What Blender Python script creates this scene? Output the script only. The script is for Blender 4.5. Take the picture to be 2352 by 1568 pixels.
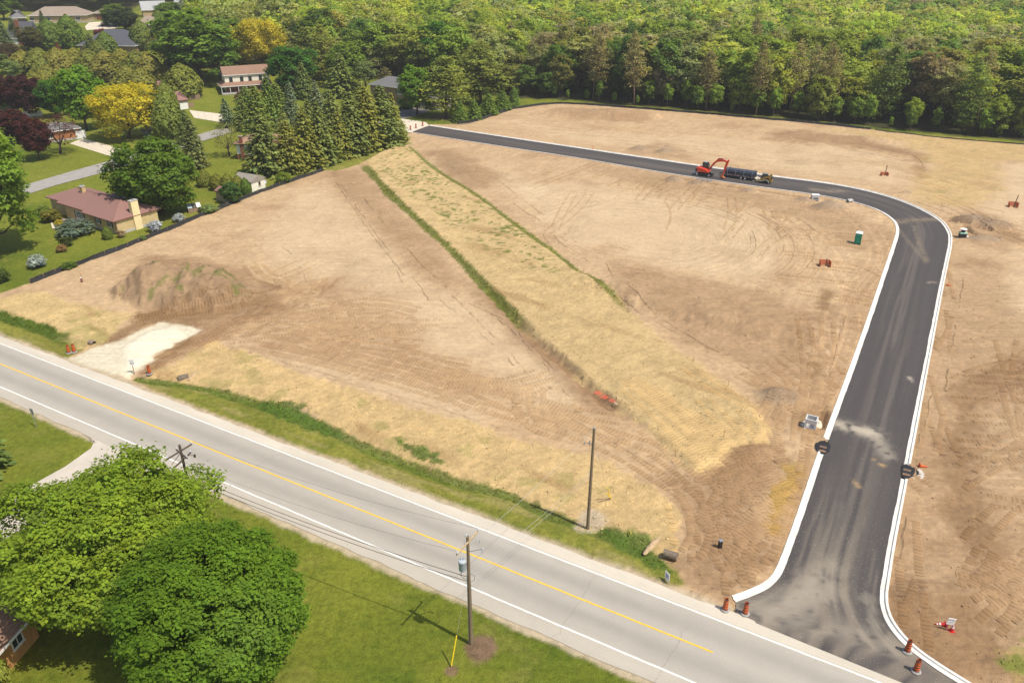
import bpy, bmesh, math, random
import numpy as np
from mathutils import Vector, Matrix

# ------------------------------------------------------------------ camera, sky, sun, exposure
scene = bpy.context.scene
for o in list(bpy.data.objects): bpy.data.objects.remove(o)
COL = scene.collection
CAM_H, PITCH, FPX, CX, CY = 51.0, math.radians(27.0), 1829.0, 1176.0, 784.0
cam_data = bpy.data.cameras.new('camera'); cam = bpy.data.objects.new('camera', cam_data); COL.objects.link(cam)
cam.location = (0, 0, CAM_H); cam.rotation_euler = (math.pi/2 - PITCH, 0, 0)
cam_data.sensor_width = 36.0; cam_data.lens = 36.0*FPX/2352.0
cam_data.clip_start = 0.5; cam_data.clip_end = 9000
scene.camera = cam
SUN_EL, SUN_AZ = math.radians(60.0), math.radians(-34.0)      # azimuth measured from +X towards +Y
sun_dir = Vector((math.cos(SUN_EL)*math.cos(SUN_AZ), math.cos(SUN_EL)*math.sin(SUN_AZ), math.sin(SUN_EL)))
world = bpy.data.worlds.new('World'); scene.world = world; world.use_nodes = True
wn = world.node_tree; bg = wn.nodes['Background']
sky = wn.nodes.new('ShaderNodeTexSky'); sky.sky_type = 'NISHITA'; sky.sun_disc = False
sky.sun_elevation = SUN_EL; sky.sun_rotation = math.pi/2 - SUN_AZ
sky.air_density = 1.0; sky.dust_density = 2.0; sky.ozone_density = 1.0
wn.links.new(sky.outputs['Color'], bg.inputs['Color']); bg.inputs['Strength'].default_value = 0.135
sl = bpy.data.lights.new('sun', 'SUN'); sl.energy = 4.3; sl.angle = math.radians(0.55); sl.color = (1.0, 0.94, 0.83)
sun = bpy.data.objects.new('sun', sl); COL.objects.link(sun)
sun.rotation_euler = sun_dir.to_track_quat('Z', 'Y').to_euler(); sun.location = (60, -40, 120)
scene.view_settings.view_transform = 'Standard'; scene.view_settings.look = 'None'
scene.view_settings.exposure = 0.14; scene.view_settings.gamma = 1.0
try: scene.view_settings.use_curve_mapping = False
except Exception: pass
scene.render.engine = 'CYCLES'
scene.cycles.max_bounces = 5; scene.cycles.diffuse_bounces = 3; scene.cycles.transmission_bounces = 4

rng = np.random.default_rng(7); random.seed(7)
R = math.radians

# ------------------------------------------------------------------ helpers
def sstep(a, b, x):
    t = np.clip((np.asarray(x, float)-a)/(b-a), 0, 1); return t*t*(3-2*t)
def rise(x, y):                                   # the land climbs gently behind the houses on the left
    return sstep(265, 420, y)*sstep(-15, -120, x)*13.0
def at(px, py, z=None):
    """ground point seen at (px, py) of a 2352 px wide picture"""
    a = (px-CX)/FPX; b = (py-CY)/FPX
    d = (a, math.cos(PITCH)-b*math.sin(PITCH), -math.sin(PITCH)-b*math.cos(PITCH))
    zz = 0.0 if z is None else z
    for _ in range(1 if z is not None else 14):
        k = (zz-CAM_H)/d[2]; x, y = d[0]*k, d[1]*k
        if z is None: zz = 0.5*zz+0.5*float(rise(x, y))
    return Vector((x, y, zz))
def at2(pts): return np.array([tuple(at(*p))[:2] for p in pts])
def height_from(bx, by, ty):
    p = at(bx, by); z = p.y*math.cos(PITCH)+(CAM_H-p.z)*math.sin(PITCH)
    b = (by-CY)/FPX; t = (ty-CY)/FPX
    return (b-t)*z/(math.cos(PITCH)-t*math.sin(PITCH)), FPX/z
def tag(o, label=None, cat=None, group=None, kind=None):
    if label: o['label'] = label
    if cat: o['category'] = cat
    if group: o['group'] = group
    if kind: o['kind'] = kind
    return o
def empty(name, loc, rz=0.0, label=None, cat=None, group=None, scale=None):
    o = bpy.data.objects.new(name, None); COL.objects.link(o); o.location = loc; o.rotation_euler = (0, 0, rz)
    o.empty_display_size = 0.3
    if scale: o.scale = scale
    return tag(o, label, cat, group)
def link(name, mesh, parent=None, loc=None):
    o = bpy.data.objects.new(name, mesh); COL.objects.link(o)
    if parent is not None: o.parent = parent
    if loc is not None: o.location = loc
    return o
def copy_tree(o, parent=None):
    c = o.copy(); COL.objects.link(c)
    if parent is not None: c.parent = parent
    for ch in o.children: copy_tree(ch, c)
    return c

class MB:
    def __init__(s): s.v = []; s.f = []; s.M = Matrix.Identity(4); s.smooth = False
    def add(s, vs, fs):
        n = len(s.v); s.v += [tuple(s.M @ Vector(p)) for p in vs]; s.f += [tuple(i+n for i in f) for f in fs]; return s
    def box(s, c, d, rz=0, ry=0, rx=0):
        m = Matrix.Translation(c) @ Matrix.Rotation(rz, 4, 'Z') @ Matrix.Rotation(ry, 4, 'Y') @ Matrix.Rotation(rx, 4, 'X')
        x, y, z = d[0]/2, d[1]/2, d[2]/2
        vs = [tuple(m @ Vector(p)) for p in ((-x,-y,-z),(x,-y,-z),(x,y,-z),(-x,y,-z),(-x,-y,z),(x,-y,z),(x,y,z),(-x,y,z))]
        return s.add(vs, [(3,2,1,0),(4,5,6,7),(0,1,5,4),(1,2,6,5),(2,3,7,6),(3,0,4,7)])
    def cyl(s, p0, p1, r0, r1=None, n=10, caps=True):
        p0 = Vector(p0); p1 = Vector(p1); r1 = r0 if r1 is None else r1
        d = (p1-p0).normalized(); a = d.orthogonal().normalized(); b = d.cross(a)
        vs = []
        for p, r in ((p0, r0), (p1, r1)):
            for i in range(n):
                t = 2*math.pi*i/n; vs.append(tuple(p+a*(r*math.cos(t))+b*(r*math.sin(t))))
        fs = [(i, (i+1) % n, n+(i+1) % n, n+i) for i in range(n)]
        if caps: fs += [tuple(range(n-1, -1, -1)), tuple(range(n, 2*n))]
        return s.add(vs, fs)
    def tube(s, pts, r, n=6):
        for a, b in zip(pts, pts[1:]): s.cyl(a, b, r, r, n)
        return s
    def lathe(s, prof, n=20, c=(0,0,0)):
        vs = []
        for r, z in prof:
            for i in range(n):
                t = 2*math.pi*i/n; vs.append((c[0]+r*math.cos(t), c[1]+r*math.sin(t), c[2]+z))
        fs = []
        for k in range(len(prof)-1):
            for i in range(n): fs.append((k*n+i, k*n+(i+1) % n, (k+1)*n+(i+1) % n, (k+1)*n+i))
        return s.add(vs, fs)
    def prism(s, poly, y0, y1):                    # polygon in local x,z extruded along y
        n = len(poly); vs = [(p[0], y0, p[1]) for p in poly]+[(p[0], y1, p[1]) for p in poly]
        return s.add(vs, [tuple(range(n)), tuple(range(2*n-1, n-1, -1))]+[(i, n+i, n+(i+1) % n, (i+1) % n) for i in range(n)])
    def slab(s, poly, z0, z1):                     # polygon in x,y extruded along z
        n = len(poly); vs = [(p[0], p[1], z0) for p in poly]+[(p[0], p[1], z1) for p in poly]
        return s.add(vs, [tuple(range(n-1, -1, -1)), tuple(range(n, 2*n))]+[(i, (i+1) % n, n+(i+1) % n, n+i) for i in range(n)])
    def build(s, name, m, parent=None, smooth=False, bevel=0.0):
        me = bpy.data.meshes.new(name); me.from_pydata(s.v, [], s.f)
        bm = bmesh.new(); bm.from_mesh(me); bmesh.ops.recalc_face_normals(bm, faces=bm.faces); bm.to_mesh(me); bm.free()
        if smooth or s.smooth:
            me.polygons.foreach_set('use_smooth', [True]*len(me.polygons))
            try: me.set_sharp_from_angle(angle=R(40))
            except Exception: pass
        me.materials.append(m)
        o = link(name, me, parent)
        if bevel > 0:
            b = o.modifiers.new('bevel', 'BEVEL'); b.width = bevel; b.segments = 2; b.limit_method = 'ANGLE'
        return o

FBM = {}
def grid_noise(x, y, seed):
    """value noise on the unit lattice"""
    xi = np.floor(x).astype(np.int64); yi = np.floor(y).astype(np.int64); fx = x-xi; fy = y-yi
    fx = fx*fx*(3-2*fx); fy = fy*fy*(3-2*fy)
    def h(a, b):
        n = (a*374761393+b*668265263+seed*1442695041) & 0x7fffffff
        n = ((n ^ (n >> 13))*1274126177) & 0x7fffffff
        n = n ^ (n >> 16); return (n & 0xffff)/65535.0
    v0 = h(xi, yi)*(1-fx)+h(xi+1, yi)*fx; v1 = h(xi, yi+1)*(1-fx)+h(xi+1, yi+1)*fx
    return v0*(1-fy)+v1*fy
def fbm(x, y, scale, octv=4, seed=0, sx=1.0, ang=0.0):
    """0..1 fractal noise; sx stretches it along direction ang"""
    key = (id(x), id(y), x.shape if hasattr(x, 'shape') else 0, scale, octv, seed, sx, ang)
    if key in FBM: return FBM[key]
    big_ = hasattr(x, 'size') and x.size > 200000
    c, s = math.cos(ang), math.sin(ang)
    u = (x*c+y*s)/(scale*sx); v = (-x*s+y*c)/scale
    t = 0; a = 1; w = 0
    for k in range(octv):
        t = t+a*grid_noise(u*2**k+17.3*k, v*2**k+9.1*k, seed+k*13); w += a; a *= .5
    t = t/w
    if big_: FBM[key] = t
    return t
def poly_sd(P, poly, closed=True):
    """signed distance (positive inside) of points to a polygon"""
    d = np.full(len(P), 1e9); ins = np.zeros(len(P), bool); n = len(poly)
    for i in range(n if closed else n-1):
        a = poly[i]; b = poly[(i+1) % n]; e = b-a; L = e@e+1e-12
        t = np.clip(((P-a)@e)/L, 0, 1); q = P-a-t[:, None]*e
        d = np.minimum(d, np.einsum('ij,ij->i', q, q))
        if closed:
            c = (a[1] > P[:, 1]) != (b[1] > P[:, 1])
            with np.errstate(divide='ignore', invalid='ignore'):
                xx = (b[0]-a[0])*(P[:, 1]-a[1])/(b[1]-a[1]+1e-15)+a[0]
            ins ^= c & (P[:, 0] < xx)
    d = np.sqrt(d)
    return np.where(ins, d, -d) if closed else d
def line_sd(P, line):
    """distance, arc length and side of points relative to an open polyline"""
    d = np.full(len(P), 1e18); arc = np.zeros(len(P)); side = np.zeros(len(P)); s0 = 0
    for a, b in zip(line, line[1:]):
        e = b-a; L = math.hypot(*e)+1e-9; t = np.clip(((P-a)@e)/(L*L), 0, 1); q = P-a-t[:, None]*e
        dd = np.einsum('ij,ij->i', q, q); m = dd < d
        d[m] = dd[m]; arc[m] = (s0+t*L)[m]; side[m] = (e[0]*q[:, 1]-e[1]*q[:, 0])[m]/L; s0 += L
    return np.sqrt(d), arc, side
def smooth_line(pts, it=2):
    p = np.array(pts, float)
    for _ in range(it):
        q = [p[0]]
        for a, b in zip(p, p[1:]): q += [a*.75+b*.25, a*.25+b*.75]
        q.append(p[-1]); p = np.array(q)
    return p
def resample(p, n):
    p = np.asarray(p, float); s = np.r_[0, np.cumsum(np.hypot(*np.diff(p, axis=0).T))]
    t = np.linspace(0, s[-1], n); return np.c_[np.interp(t, s, p[:, 0]), np.interp(t, s, p[:, 1])], t

# ------------------------------------------------------------------ materials
def new_mat(name):
    m = bpy.data.materials.new(name); m.use_nodes = True; nt = m.node_tree
    return m, nt, nt.nodes['Principled BSDF']
def N(nt, t, **kw):
    n = nt.nodes.new(t)
    for k, v in kw.items(): setattr(n, k, v)
    return n
def mathn(nt, op, a, b=None, clamp=False):
    n = nt.nodes.new('ShaderNodeMath'); n.operation = op; n.use_clamp = clamp
    for i, v in enumerate((a, b)):
        if v is None: continue
        if isinstance(v, (int, float)): n.inputs[i].default_value = v
        else: nt.links.new(v, n.inputs[i])
    return n.outputs[0]
def mixc(nt, fac, a, b, blend='MIX'):
    n = nt.nodes.new('ShaderNodeMix'); n.data_type = 'RGBA'; n.blend_type = blend
    for s, v in ((n.inputs['Factor'], fac), (n.inputs['A'], a), (n.inputs['B'], b)):
        if isinstance(v, (int, float)): s.default_value = v
        elif isinstance(v, tuple): s.default_value = (*v[:3], 1)
        else: nt.links.new(v, s)
    return n.outputs['Result']
def noise(nt, vec, scale, detail=3.0, rough=.55):
    n = nt.nodes.new('ShaderNodeTexNoise'); n.inputs['Scale'].default_value = scale
    n.inputs['Detail'].default_value = detail; n.inputs['Roughness'].default_value = rough
    if vec is not None: nt.links.new(vec, n.inputs['Vector'])
    return n.outputs['Fac']
def ramp(nt, fac, a, b):
    n = nt.nodes.new('ShaderNodeMapRange'); n.inputs['From Min'].default_value = a; n.inputs['From Max'].default_value = b
    nt.links.new(fac, n.inputs['Value']); return n.outputs['Result']
MATS = {}
def pm(name, col, rough=.6, var=.15, scale=6.0, bump=.0, metal=0.0, spec=.4, stretch=None, col2=None):
    """painted / plain surface with procedural mottling"""
    if name in MATS: return MATS[name]
    m, nt, b = new_mat(name)
    tc = N(nt, 'ShaderNodeTexCoord'); v = tc.outputs['Object']
    if stretch:
        mp = N(nt, 'ShaderNodeMapping'); mp.inputs['Scale'].default_value = stretch; nt.links.new(v, mp.inputs['Vector']); v = mp.outputs['Vector']
    f = noise(nt, v, scale, 4)
    c2 = col2 or tuple(min(1, c*(1+var)) for c in col); c1 = tuple(c*(1-var) for c in col) if not col2 else col
    nt.links.new(mixc(nt, ramp(nt, f, .3, .7), c1, c2), b.inputs['Base Color'])
    b.inputs['Roughness'].default_value = rough; b.inputs['Metallic'].default_value = metal
    b.inputs['Specular IOR Level'].default_value = spec
    if bump:
        bn = N(nt, 'ShaderNodeBump'); bn.inputs['Strength'].default_value = bump; bn.inputs['Distance'].default_value = .02
        nt.links.new(noise(nt, v, scale*4, 3), bn.inputs['Height']); nt.links.new(bn.outputs['Normal'], b.inputs['Normal'])
    MATS[name] = m; return m
def foliage_mat(name, trans=.35, rough=.55):
    m, nt, b = new_mat(name)
    at_ = N(nt, 'ShaderNodeAttribute', attribute_name='tint'); oi = N(nt, 'ShaderNodeObjectInfo')
    c = mixc(nt, 1.0, oi.outputs['Color'], at_.outputs['Color'], 'MULTIPLY')
    nt.links.new(c, b.inputs['Base Color']); b.inputs['Roughness'].default_value = rough; b.inputs['Specular IOR Level'].default_value = .14
    tr = N(nt, 'ShaderNodeBsdfTranslucent'); ct = mixc(nt, 1.0, c, (1.25, 1.2, .55), 'MULTIPLY'); nt.links.new(ct, tr.inputs['Color'])
    mx = N(nt, 'ShaderNodeMixShader'); mx.inputs[0].default_value = trans
    nt.links.new(b.outputs[0], mx.inputs[1]); nt.links.new(tr.outputs[0], mx.inputs[2])
    nt.links.new(mx.outputs[0], nt.nodes['Material Output'].inputs['Surface'])
    return m
def roof_mat(name, col, row=.28, var=.18):
    """shingle courses: fine rows with broken tones"""
    m, nt, b = new_mat(name); tc = N(nt, 'ShaderNodeTexCoord')
    mp = N(nt, 'ShaderNodeMapping'); mp.inputs['Scale'].default_value = (1.6, 1.6, 6.5); nt.links.new(tc.outputs['Object'], mp.inputs['Vector'])
    f = noise(nt, mp.outputs['Vector'], 1.6, 3); f2 = noise(nt, tc.outputs['Object'], .45, 2)
    w = N(nt, 'ShaderNodeTexWave', wave_type='BANDS', bands_direction='Z'); w.inputs['Scale'].default_value = 2.6; w.inputs['Distortion'].default_value = .25
    nt.links.new(tc.outputs['Object'], w.inputs['Vector'])
    k = mathn(nt, 'ADD', mathn(nt, 'MULTIPLY', f, .5), mathn(nt, 'MULTIPLY', f2, .35)); k = mathn(nt, 'ADD', k, mathn(nt, 'MULTIPLY', w.outputs['Fac'], .18))
    nt.links.new(mixc(nt, ramp(nt, k, .25, .75), tuple(c*(1-var) for c in col), tuple(c*(1+var) for c in col)), b.inputs['Base Color'])
    b.inputs['Roughness'].default_value = .85; b.inputs['Specular IOR Level'].default_value = .25
    bn = N(nt, 'ShaderNodeBump'); bn.inputs['Strength'].default_value = .35; bn.inputs['Distance'].default_value = .03
    nt.links.new(w.outputs['Fac'], bn.inputs['Height']); nt.links.new(bn.outputs['Normal'], b.inputs['Normal'])
    return m
def brick_mat(name, col, mortar):
    m, nt, b = new_mat(name); tc = N(nt, 'ShaderNodeTexCoord')
    sep = N(nt, 'ShaderNodeSeparateXYZ'); nt.links.new(tc.outputs['Object'], sep.inputs[0])
    cb = N(nt, 'ShaderNodeCombineXYZ'); nt.links.new(mathn(nt, 'ADD', sep.outputs[0], sep.outputs[1]), cb.inputs[0]); nt.links.new(sep.outputs[2], cb.inputs[1])
    br = N(nt, 'ShaderNodeTexBrick'); br.inputs['Scale'].default_value = 2.0; br.inputs['Mortar Size'].default_value = .012
    br.inputs['Color1'].default_value = (*[c*.88 for c in col], 1); br.inputs['Color2'].default_value = (*[c*1.1 for c in col], 1); br.inputs['Mortar'].default_value = (*mortar, 1)
    nt.links.new(cb.outputs[0], br.inputs['Vector'])
    f = noise(nt, tc.outputs['Object'], .8, 3)
    nt.links.new(mixc(nt, ramp(nt, f, .3, .7), br.outputs['Color'], mixc(nt, 1.0, br.outputs['Color'], (.86, .84, .8), 'MULTIPLY')), b.inputs['Base Color'])
    b.inputs['Roughness'].default_value = .85; b.inputs['Specular IOR Level'].default_value = .2
    return m
# ------------------------------------------------------------------ lines of the roads (picture points turned into ground points)
RD_A = np.array(at(0, 890)[:2]); RD_B = np.array(at(1471, 1518)[:2])
rd_d = (RD_B-RD_A)/np.linalg.norm(RD_B-RD_A); rd_n = np.array([-rd_d[1], rd_d[0]])       # n points to the building site
def road_pt(s, n): return RD_A+rd_d*s+rd_n*n
LANE_FAR = 7.15; SH_NEAR = -1.35; SH_FAR = 8.5
L_EDGE = [(1690,1382),(1730,1368),(1764,1352),(1784,1335),(1796,1318),(1814,1274),(1848,1176),(1891,1044),(1919,966),(1985,784),(2045,602),(2062,551),(2067,530),(2061,510),(2034,489),(2001,475),(1964,464),(1879,447),(1764,432),(1598,408),(1498,392),(1326,362),(1176,340),(945,304)]
R_EDGE = [(2330,1640),(2260,1604),(2194,1564),(2140,1530),(2089,1493),(2050,1452),(2026,1412),(2019,1370),(2026,1326),(2041,1238),(2054,1176),(2076,1066),(2132,784),(2164,624),(2180,556),(2176,530),(2154,502),(2089,469),(2014,444),(1914,423),(1774,406),(1608,382),(1426,355),(1176,318),(985,289)]
LW = smooth_line(at2(L_EDGE), 2); RW = smooth_line(at2(R_EDGE), 2)
road_poly = np.vstack([at2([(1692,1413)]), LW, RW[::-1]])

P_SITE = at2([(-400,700),(0,672),(40,660),(70,650),(175,610),(370,537),(588,447),(743,393),(763,384),(838,352),(925,323),(945,300),(985,286),(1045,286),(1103,276),(1176,251),(1251,239),(1316,238),(1421,246),(1526,254),(1764,274),(1924,289),(2139,314),(2352,332),(2900,372),(3000,900)])
P_SITE = np.vstack([P_SITE, [road_pt(130, 8)], [road_pt(-60, 8)]])
P_STRAW1 = at2([(838,370),(880,347),(920,333),(950,345),(998,392),(1101,452),(1176,513),(1263,574),(1336,632),(1388,672),(1441,717),(1486,752),(1526,784),(1586,831),(1671,884),(1741,944),(1764,985),(1761,1014),(1715,1022),(1676,1034),(1663,1059),(1641,1076),(1601,1091),(1576,1084),(1551,1049),(1500,1004),(1466,974),(1416,936),(1370,895),(1336,872),(1280,820),(1238,782),(1176,715),(1151,692),(1101,645),(1051,592),(1013,555),(951,500),(888,440),(850,400)])
P_STRAW2 = at2([(340,866),(385,842),(440,810),(498,788),(588,819),(688,856),(813,891),(938,936),(1070,971),(1176,1007),(1290,1035),(1401,1066),(1483,1109),(1533,1144),(1553,1176),(1562,1220),(1563,1268),(1546,1290),(1480,1262),(1426,1238),(1388,1221),(1251,1174),(1176,1131),(1038,1101),(875,1039),(795,1001),(728,959),(693,931),(588,919),(462,884)])
P_STRAW3 = at2([(-200,650),(0,684),(60,672),(110,676),(150,692),(225,708),(302,724),(288,742),(250,775),(228,792),(180,812),(120,772),(0,731),(-200,660)])
P_STRAW4 = at2([(2139,314),(2352,332),(2900,372),(2800,420),(2352,372),(2300,372),(2299,430),(2282,455),(2200,478),(2130,468),(2085,448),(2110,415),(2128,380),(2126,350),(2060,330),(1990,312),(1924,300)])
P_STRAW5 = at2([(2304,1500),(2330,1478),(2360,1470),(2420,1480),(2500,1640),(2330,1585)])
P_STRAW6 = at2([(1770,1130),(1812,1075),(1836,1060),(1832,1120),(1800,1200),(1776,1240),(1757,1200)])
P_VERGE = np.vstack([at2([(302,868),(350,872),(462,885),(588,917),(690,955),(795,1008),(875,1043),(1038,1105),(1176,1136),(1251,1176),(1330,1200),(1388,1221),(1440,1240),(1480,1262),(1546,1292),(1560,1330),(1576,1348),(1521,1336),(1401,1301),(1176,1213),(1063,1174),(888,1099),(738,1044),(588,986),(400,916)])])
P_VERGE2 = at2([(-200,640),(0,731),(100,765),(190,800),(178,812),(155,824),(37,784),(0,770),(-200,690)])
P_TRI = at2([(743,393),(763,383),(838,346),(923,322),(948,330),(922,335),(880,349),(840,372),(800,388),(768,392)])
P_LIME = at2([(155,824),(200,806),(250,793),(278,784),(310,766),(345,750),(367,740),(400,745),(457,760),(430,775),(410,784),(370,811),(335,838),(312,853),(298,876),(240,862)])
P_FOREST = at2([(-900,30),(0,36),(20,26),(70,28),(210,28),(262,34),(296,26),(318,14),(345,2),(420,6),(436,30),(440,110),(480,160),(520,150),(548,135),(650,150),(720,165),(830,178),(960,190),(1080,215),(1176,226),(1316,230),(1421,241),(1526,248),(1764,268),(1924,282),(2139,306),(2352,325),(2900,362),(3400,330),(3400,-20),(1176,-60),(-1500,-22)])
P_BROWN = [
    (at2([(2100,1000),(2150,700),(2200,600),(2280,590),(2330,700),(2420,760),(2500,1000),(2480,1600),(2300,1600),(2200,1560),(2095,1490),(2040,1430),(2035,1330),(2060,1200)]), .50),
    (at2([(1900,700),(1990,600),(2040,560),(2048,590),(1975,800),(1905,1000),(1850,1150),(1800,1290),(1790,1200),(1840,1050),(1860,900)]), .45),  # darker, churned earth
    (at2([(225,790),(300,735),(345,715),(430,700),(560,672),(610,650),(640,655),(660,700),(560,760),(500,785),(440,812),(370,845),(318,858),(370,811),(410,784),(457,760),(400,745),(345,750),(278,784)]), .85),
    (at2([(560,760),(660,690),(700,655),(745,650),(790,690),(900,712),(965,716),(950,790),(1000,830),(1060,860),(1150,880),(1190,895),(1180,925),(1080,910),(880,860),(760,838),(640,815),(560,800),(520,780)]), .22),
    (at2([(760,395),(800,388),(838,384),(880,440),(930,500),(990,560),(1040,610),(1070,650),(1040,670),(980,640),(930,600),(880,545),(830,490),(780,440)]), .6),
    (at2([(985,345),(1040,345),(1100,375),(1150,400),(1160,415),(1120,432),(1070,440),(1020,400)]), .7),
    (at2([(1400,610),(1460,608),(1600,640),(1740,670),(1840,700),(1870,760),(1880,800),(1780,860),(1700,840),(1600,790),(1520,745),(1440,690)]), .62),
    (at2([(1560,1084),(1620,1078),(1663,1059),(1676,1034),(1735,1014),(1765,1022),(1775,1060),(1800,1080),(1770,1130),(1757,1200),(1776,1240),(1800,1290),(1780,1330),(1690,1375),(1576,1348),(1550,1300),(1563,1268),(1560,1200),(1530,1140),(1480,1106),(1500,1085)]), .75),
    (at2([(2020,1350),(2060,1345),(2130,1380),(2190,1345),(2250,1370),(2285,1420),(2300,1480),(2310,1600),(2200,1560),(2095,1490),(2040,1430)]), .9),
    (at2([(2170,1150),(2185,980),(2200,900),(2250,850),(2330,820),(2420,830),(2420,880),(2300,930),(2240,960),(2230,1100),(2260,1180),(2330,1290),(2240,1330),(2180,1280)]), .8),
    (at2([(1764,306),(1840,300),(1924,312),(2000,325),(2080,345),(2128,352),(2132,395),(2118,410),(2090,360),(2000,345),(1880,328),(1790,318)]), .8),
    (at2([(1260,258),(1300,248),(1400,252),(1490,268),(1505,280),(1420,280),(1320,277),(1262,268)]), .6),
    (at2([(1350,372),(1500,398),(1620,425),(1770,450),(1870,470),(1960,490),(2030,520),(2048,560),(1960,580),(1880,520),(1750,480),(1600,450),(1450,420),(1350,392)]), .55),
    (at2([(1440,345),(1510,325),(1560,338),(1610,372),(1440,352)]), .6),
    (at2([(2190,520),(2230,480),(2290,495),(2340,530),(2370,560),(2300,580),(2230,560),(2195,545)]), .6),
    (at2([(1700,860),(1780,800),(1870,700),(1905,690),(1890,850),(1860,960),(1800,980),(1740,930)]), .5),
    (at2([(350,584),(440,590),(560,620),(605,645),(560,672),(430,700),(300,680),(275,650),(310,610)]), .75),
]
P_WET = [(at2([(2168,1150),(2178,980),(2196,900),(2250,850),(2330,815),(2420,820),(2410,860),(2300,880),(2240,935),(2222,1050),(2250,1180),(2300,1280),(2240,1300),(2180,1240)]), .42), (at2([(2022,1352),(2060,1347),(2130,1384),(2190,1348),(2250,1372),(2285,1420),(2300,1480),(2300,1560),(2180,1540),(2095,1485),(2040,1430)]), .35), (at2([(1880,690),(1900,668),(1912,690),(1895,715)]), .7), (at2([(1862,835),(1878,828),(1884,850),(1868,862)]), .7), (at2([(230,790),(330,720),(450,690),(560,672),(600,690),(540,720),(420,750),(440,790),(360,840),(320,856),(372,811),(410,784),(455,762),(400,745),(345,750),(278,784)]), .62), (at2([(1640,1070),(1680,1035),(1740,1018),(1762,1030),(1720,1060),(1690,1110),(1650,1110)]), .3)]
P_PALE = [
    (at2([(640,480),(720,430),(760,440),(830,500),(900,570),(960,650),(1050,680),(1200,760),(1310,880),(1330,940),(1250,930),(1150,860),(1000,800),(900,700),(780,640),(700,640),(640,600),(600,540)]), .55),
    (at2([(510,793),(588,800),(700,830),(900,880),(1100,945),(1080,965),(938,932),(813,888),(688,852),(588,815)]), .6),
    (at2([(1200,430),(1350,420),(1500,450),(1700,490),(1800,540),(1790,620),(1700,650),(1500,610),(1400,560),(1300,560),(1230,500)]), .6),
    (at2([(1120,370),(1180,400),(1260,430),(1240,470),(1160,440)]), .5),
    (at2([(1150,270),(1300,300),(1700,320),(2000,345),(2090,380),(2080,425),(1900,405),(1600,360),(1300,320)]), .45),
    (at2([(2305,372),(2500,375),(2700,520),(2420,560),(2330,520),(2250,490),(2300,430)]), .6),
    (at2([(2235,960),(2340,900),(2420,940),(2400,1080),(2280,1120),(2235,1080)]), .45),
    (at2([(2290,700),(2330,580),(2500,560),(2600,760),(2420,800),(2330,760)]), .5),
]
W_DITCH = smooth_line(at2([(-200,640),(0,724),(120,764),(178,800)]), 2)
W_DITCH2 = smooth_line(at2([(320,868),(462,886),(588,922),(728,965),(795,1003),(875,1041),(1038,1103),(1176,1134),(1251,1176),(1340,1206),(1426,1240),(1540,1282)]), 2)
W_BANDL = smooth_line(at2([(838,384),(862,410),(888,440),(951,500),(1013,555),(1051,592),(1101,645),(1151,692),(1190,735),(1230,778)]), 2)
W_BANDR = smooth_line(at2([(940,338),(998,392),(1101,452),(1176,513),(1263,574),(1336,632),(1388,672),(1441,717),(1480,748)]), 2)
W_CUT = smooth_line(at2([(1080,625),(1151,700),(1226,784),(1280,825),(1336,878),(1390,925),(1416,940),(1466,974)]), 2)

# ------------------------------------------------------------------ the ground sheet
NU = 600
ys = [33.0]
while ys[-1] < 620: ys.append(ys[-1]+.0034*ys[-1]+.055)
ys = np.array(ys); NV = len(ys); us = np.linspace(-1, 1, NU)
GX = us[None, :]*(ys[:, None]*.74+16); GY = np.repeat(ys[:, None], NU, 1)
X = GX.ravel(); Y = GY.ravel(); P = np.c_[X, Y]
far = Y > 150
wob = (fbm(X, Y, 3.0, 4, 3)-.5); wob2 = (fbm(X, Y, .9, 3, 5)-.5)
def mask(poly, w=.35, amp=1.0, amp2=.5):
    sd = np.full(len(P), -9e9)
    lo = poly.min(0)-4; hi = poly.max(0)+4
    m = (X > lo[0]) & (X < hi[0]) & (Y > lo[1]) & (Y < hi[1])
    sd[m] = poly_sd(P[m], poly)
    return sstep(-w, w, sd+wob*amp*2+wob2*amp2*2), sd
def near_line(line, r):
    lo = line.min(0)-r; hi = line.max(0)+r
    return np.nonzero((X > lo[0]) & (X < hi[0]) & (Y > lo[1]) & (Y < hi[1]))[0]
def mixa(c, k, m):
    k = np.asarray(k, float)
    return c*(1-m[:, None])+(k if k.ndim == 2 else k[None, :])*m[:, None]

n_big = fbm(X, Y, 22, 4, 11); n_mid = fbm(X, Y, 5, 4, 21); n_fine = fbm(X, Y, 1.1, 3, 31); n_vf = fbm(X, Y, .45, 2, 41)
# lawns
lawn = np.array([.135, .165, .016]); lawn2 = np.array([.205, .208, .026]); lawn3 = np.array([.076, .115, .010])
C = lawn[None]*(1-n_mid[:, None])+lawn2[None]*n_mid[:, None]
C = mixa(C, lawn3, sstep(.5, .72, n_big)*.55+sstep(.58, .75, n_fine)*.3)
C = mixa(C, np.array([.24, .215, .05]), sstep(.60, .78, fbm(X, Y, 3.2, 4, 23))*.35)
yardy = Y > 100
mow = .5+.5*np.sin((X*.32+Y*.95)*2*math.pi/2.6+wob*1.6)
C = np.where(yardy[:, None], C*(.975+.05*mow[:, None]), C)
Hh = rise(X, Y)+(fbm(X, Y, 14, 3, 51)-.5)*.25
cls = np.zeros(len(P), int)                                     # 0 lawn 1 dirt 2 straw 3 verge grass 4 forest floor 5 limestone
GRASS = np.ones(len(P)); STRAW = np.zeros(len(P)); TRK = np.zeros(len(P)); PH = np.zeros(len(P))
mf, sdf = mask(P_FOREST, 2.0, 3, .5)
C = mixa(C, np.array([.045, .042, .018])*(.7+.6*n_mid[:, None]), mf*.93); cls[mf > .5] = 4
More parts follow.
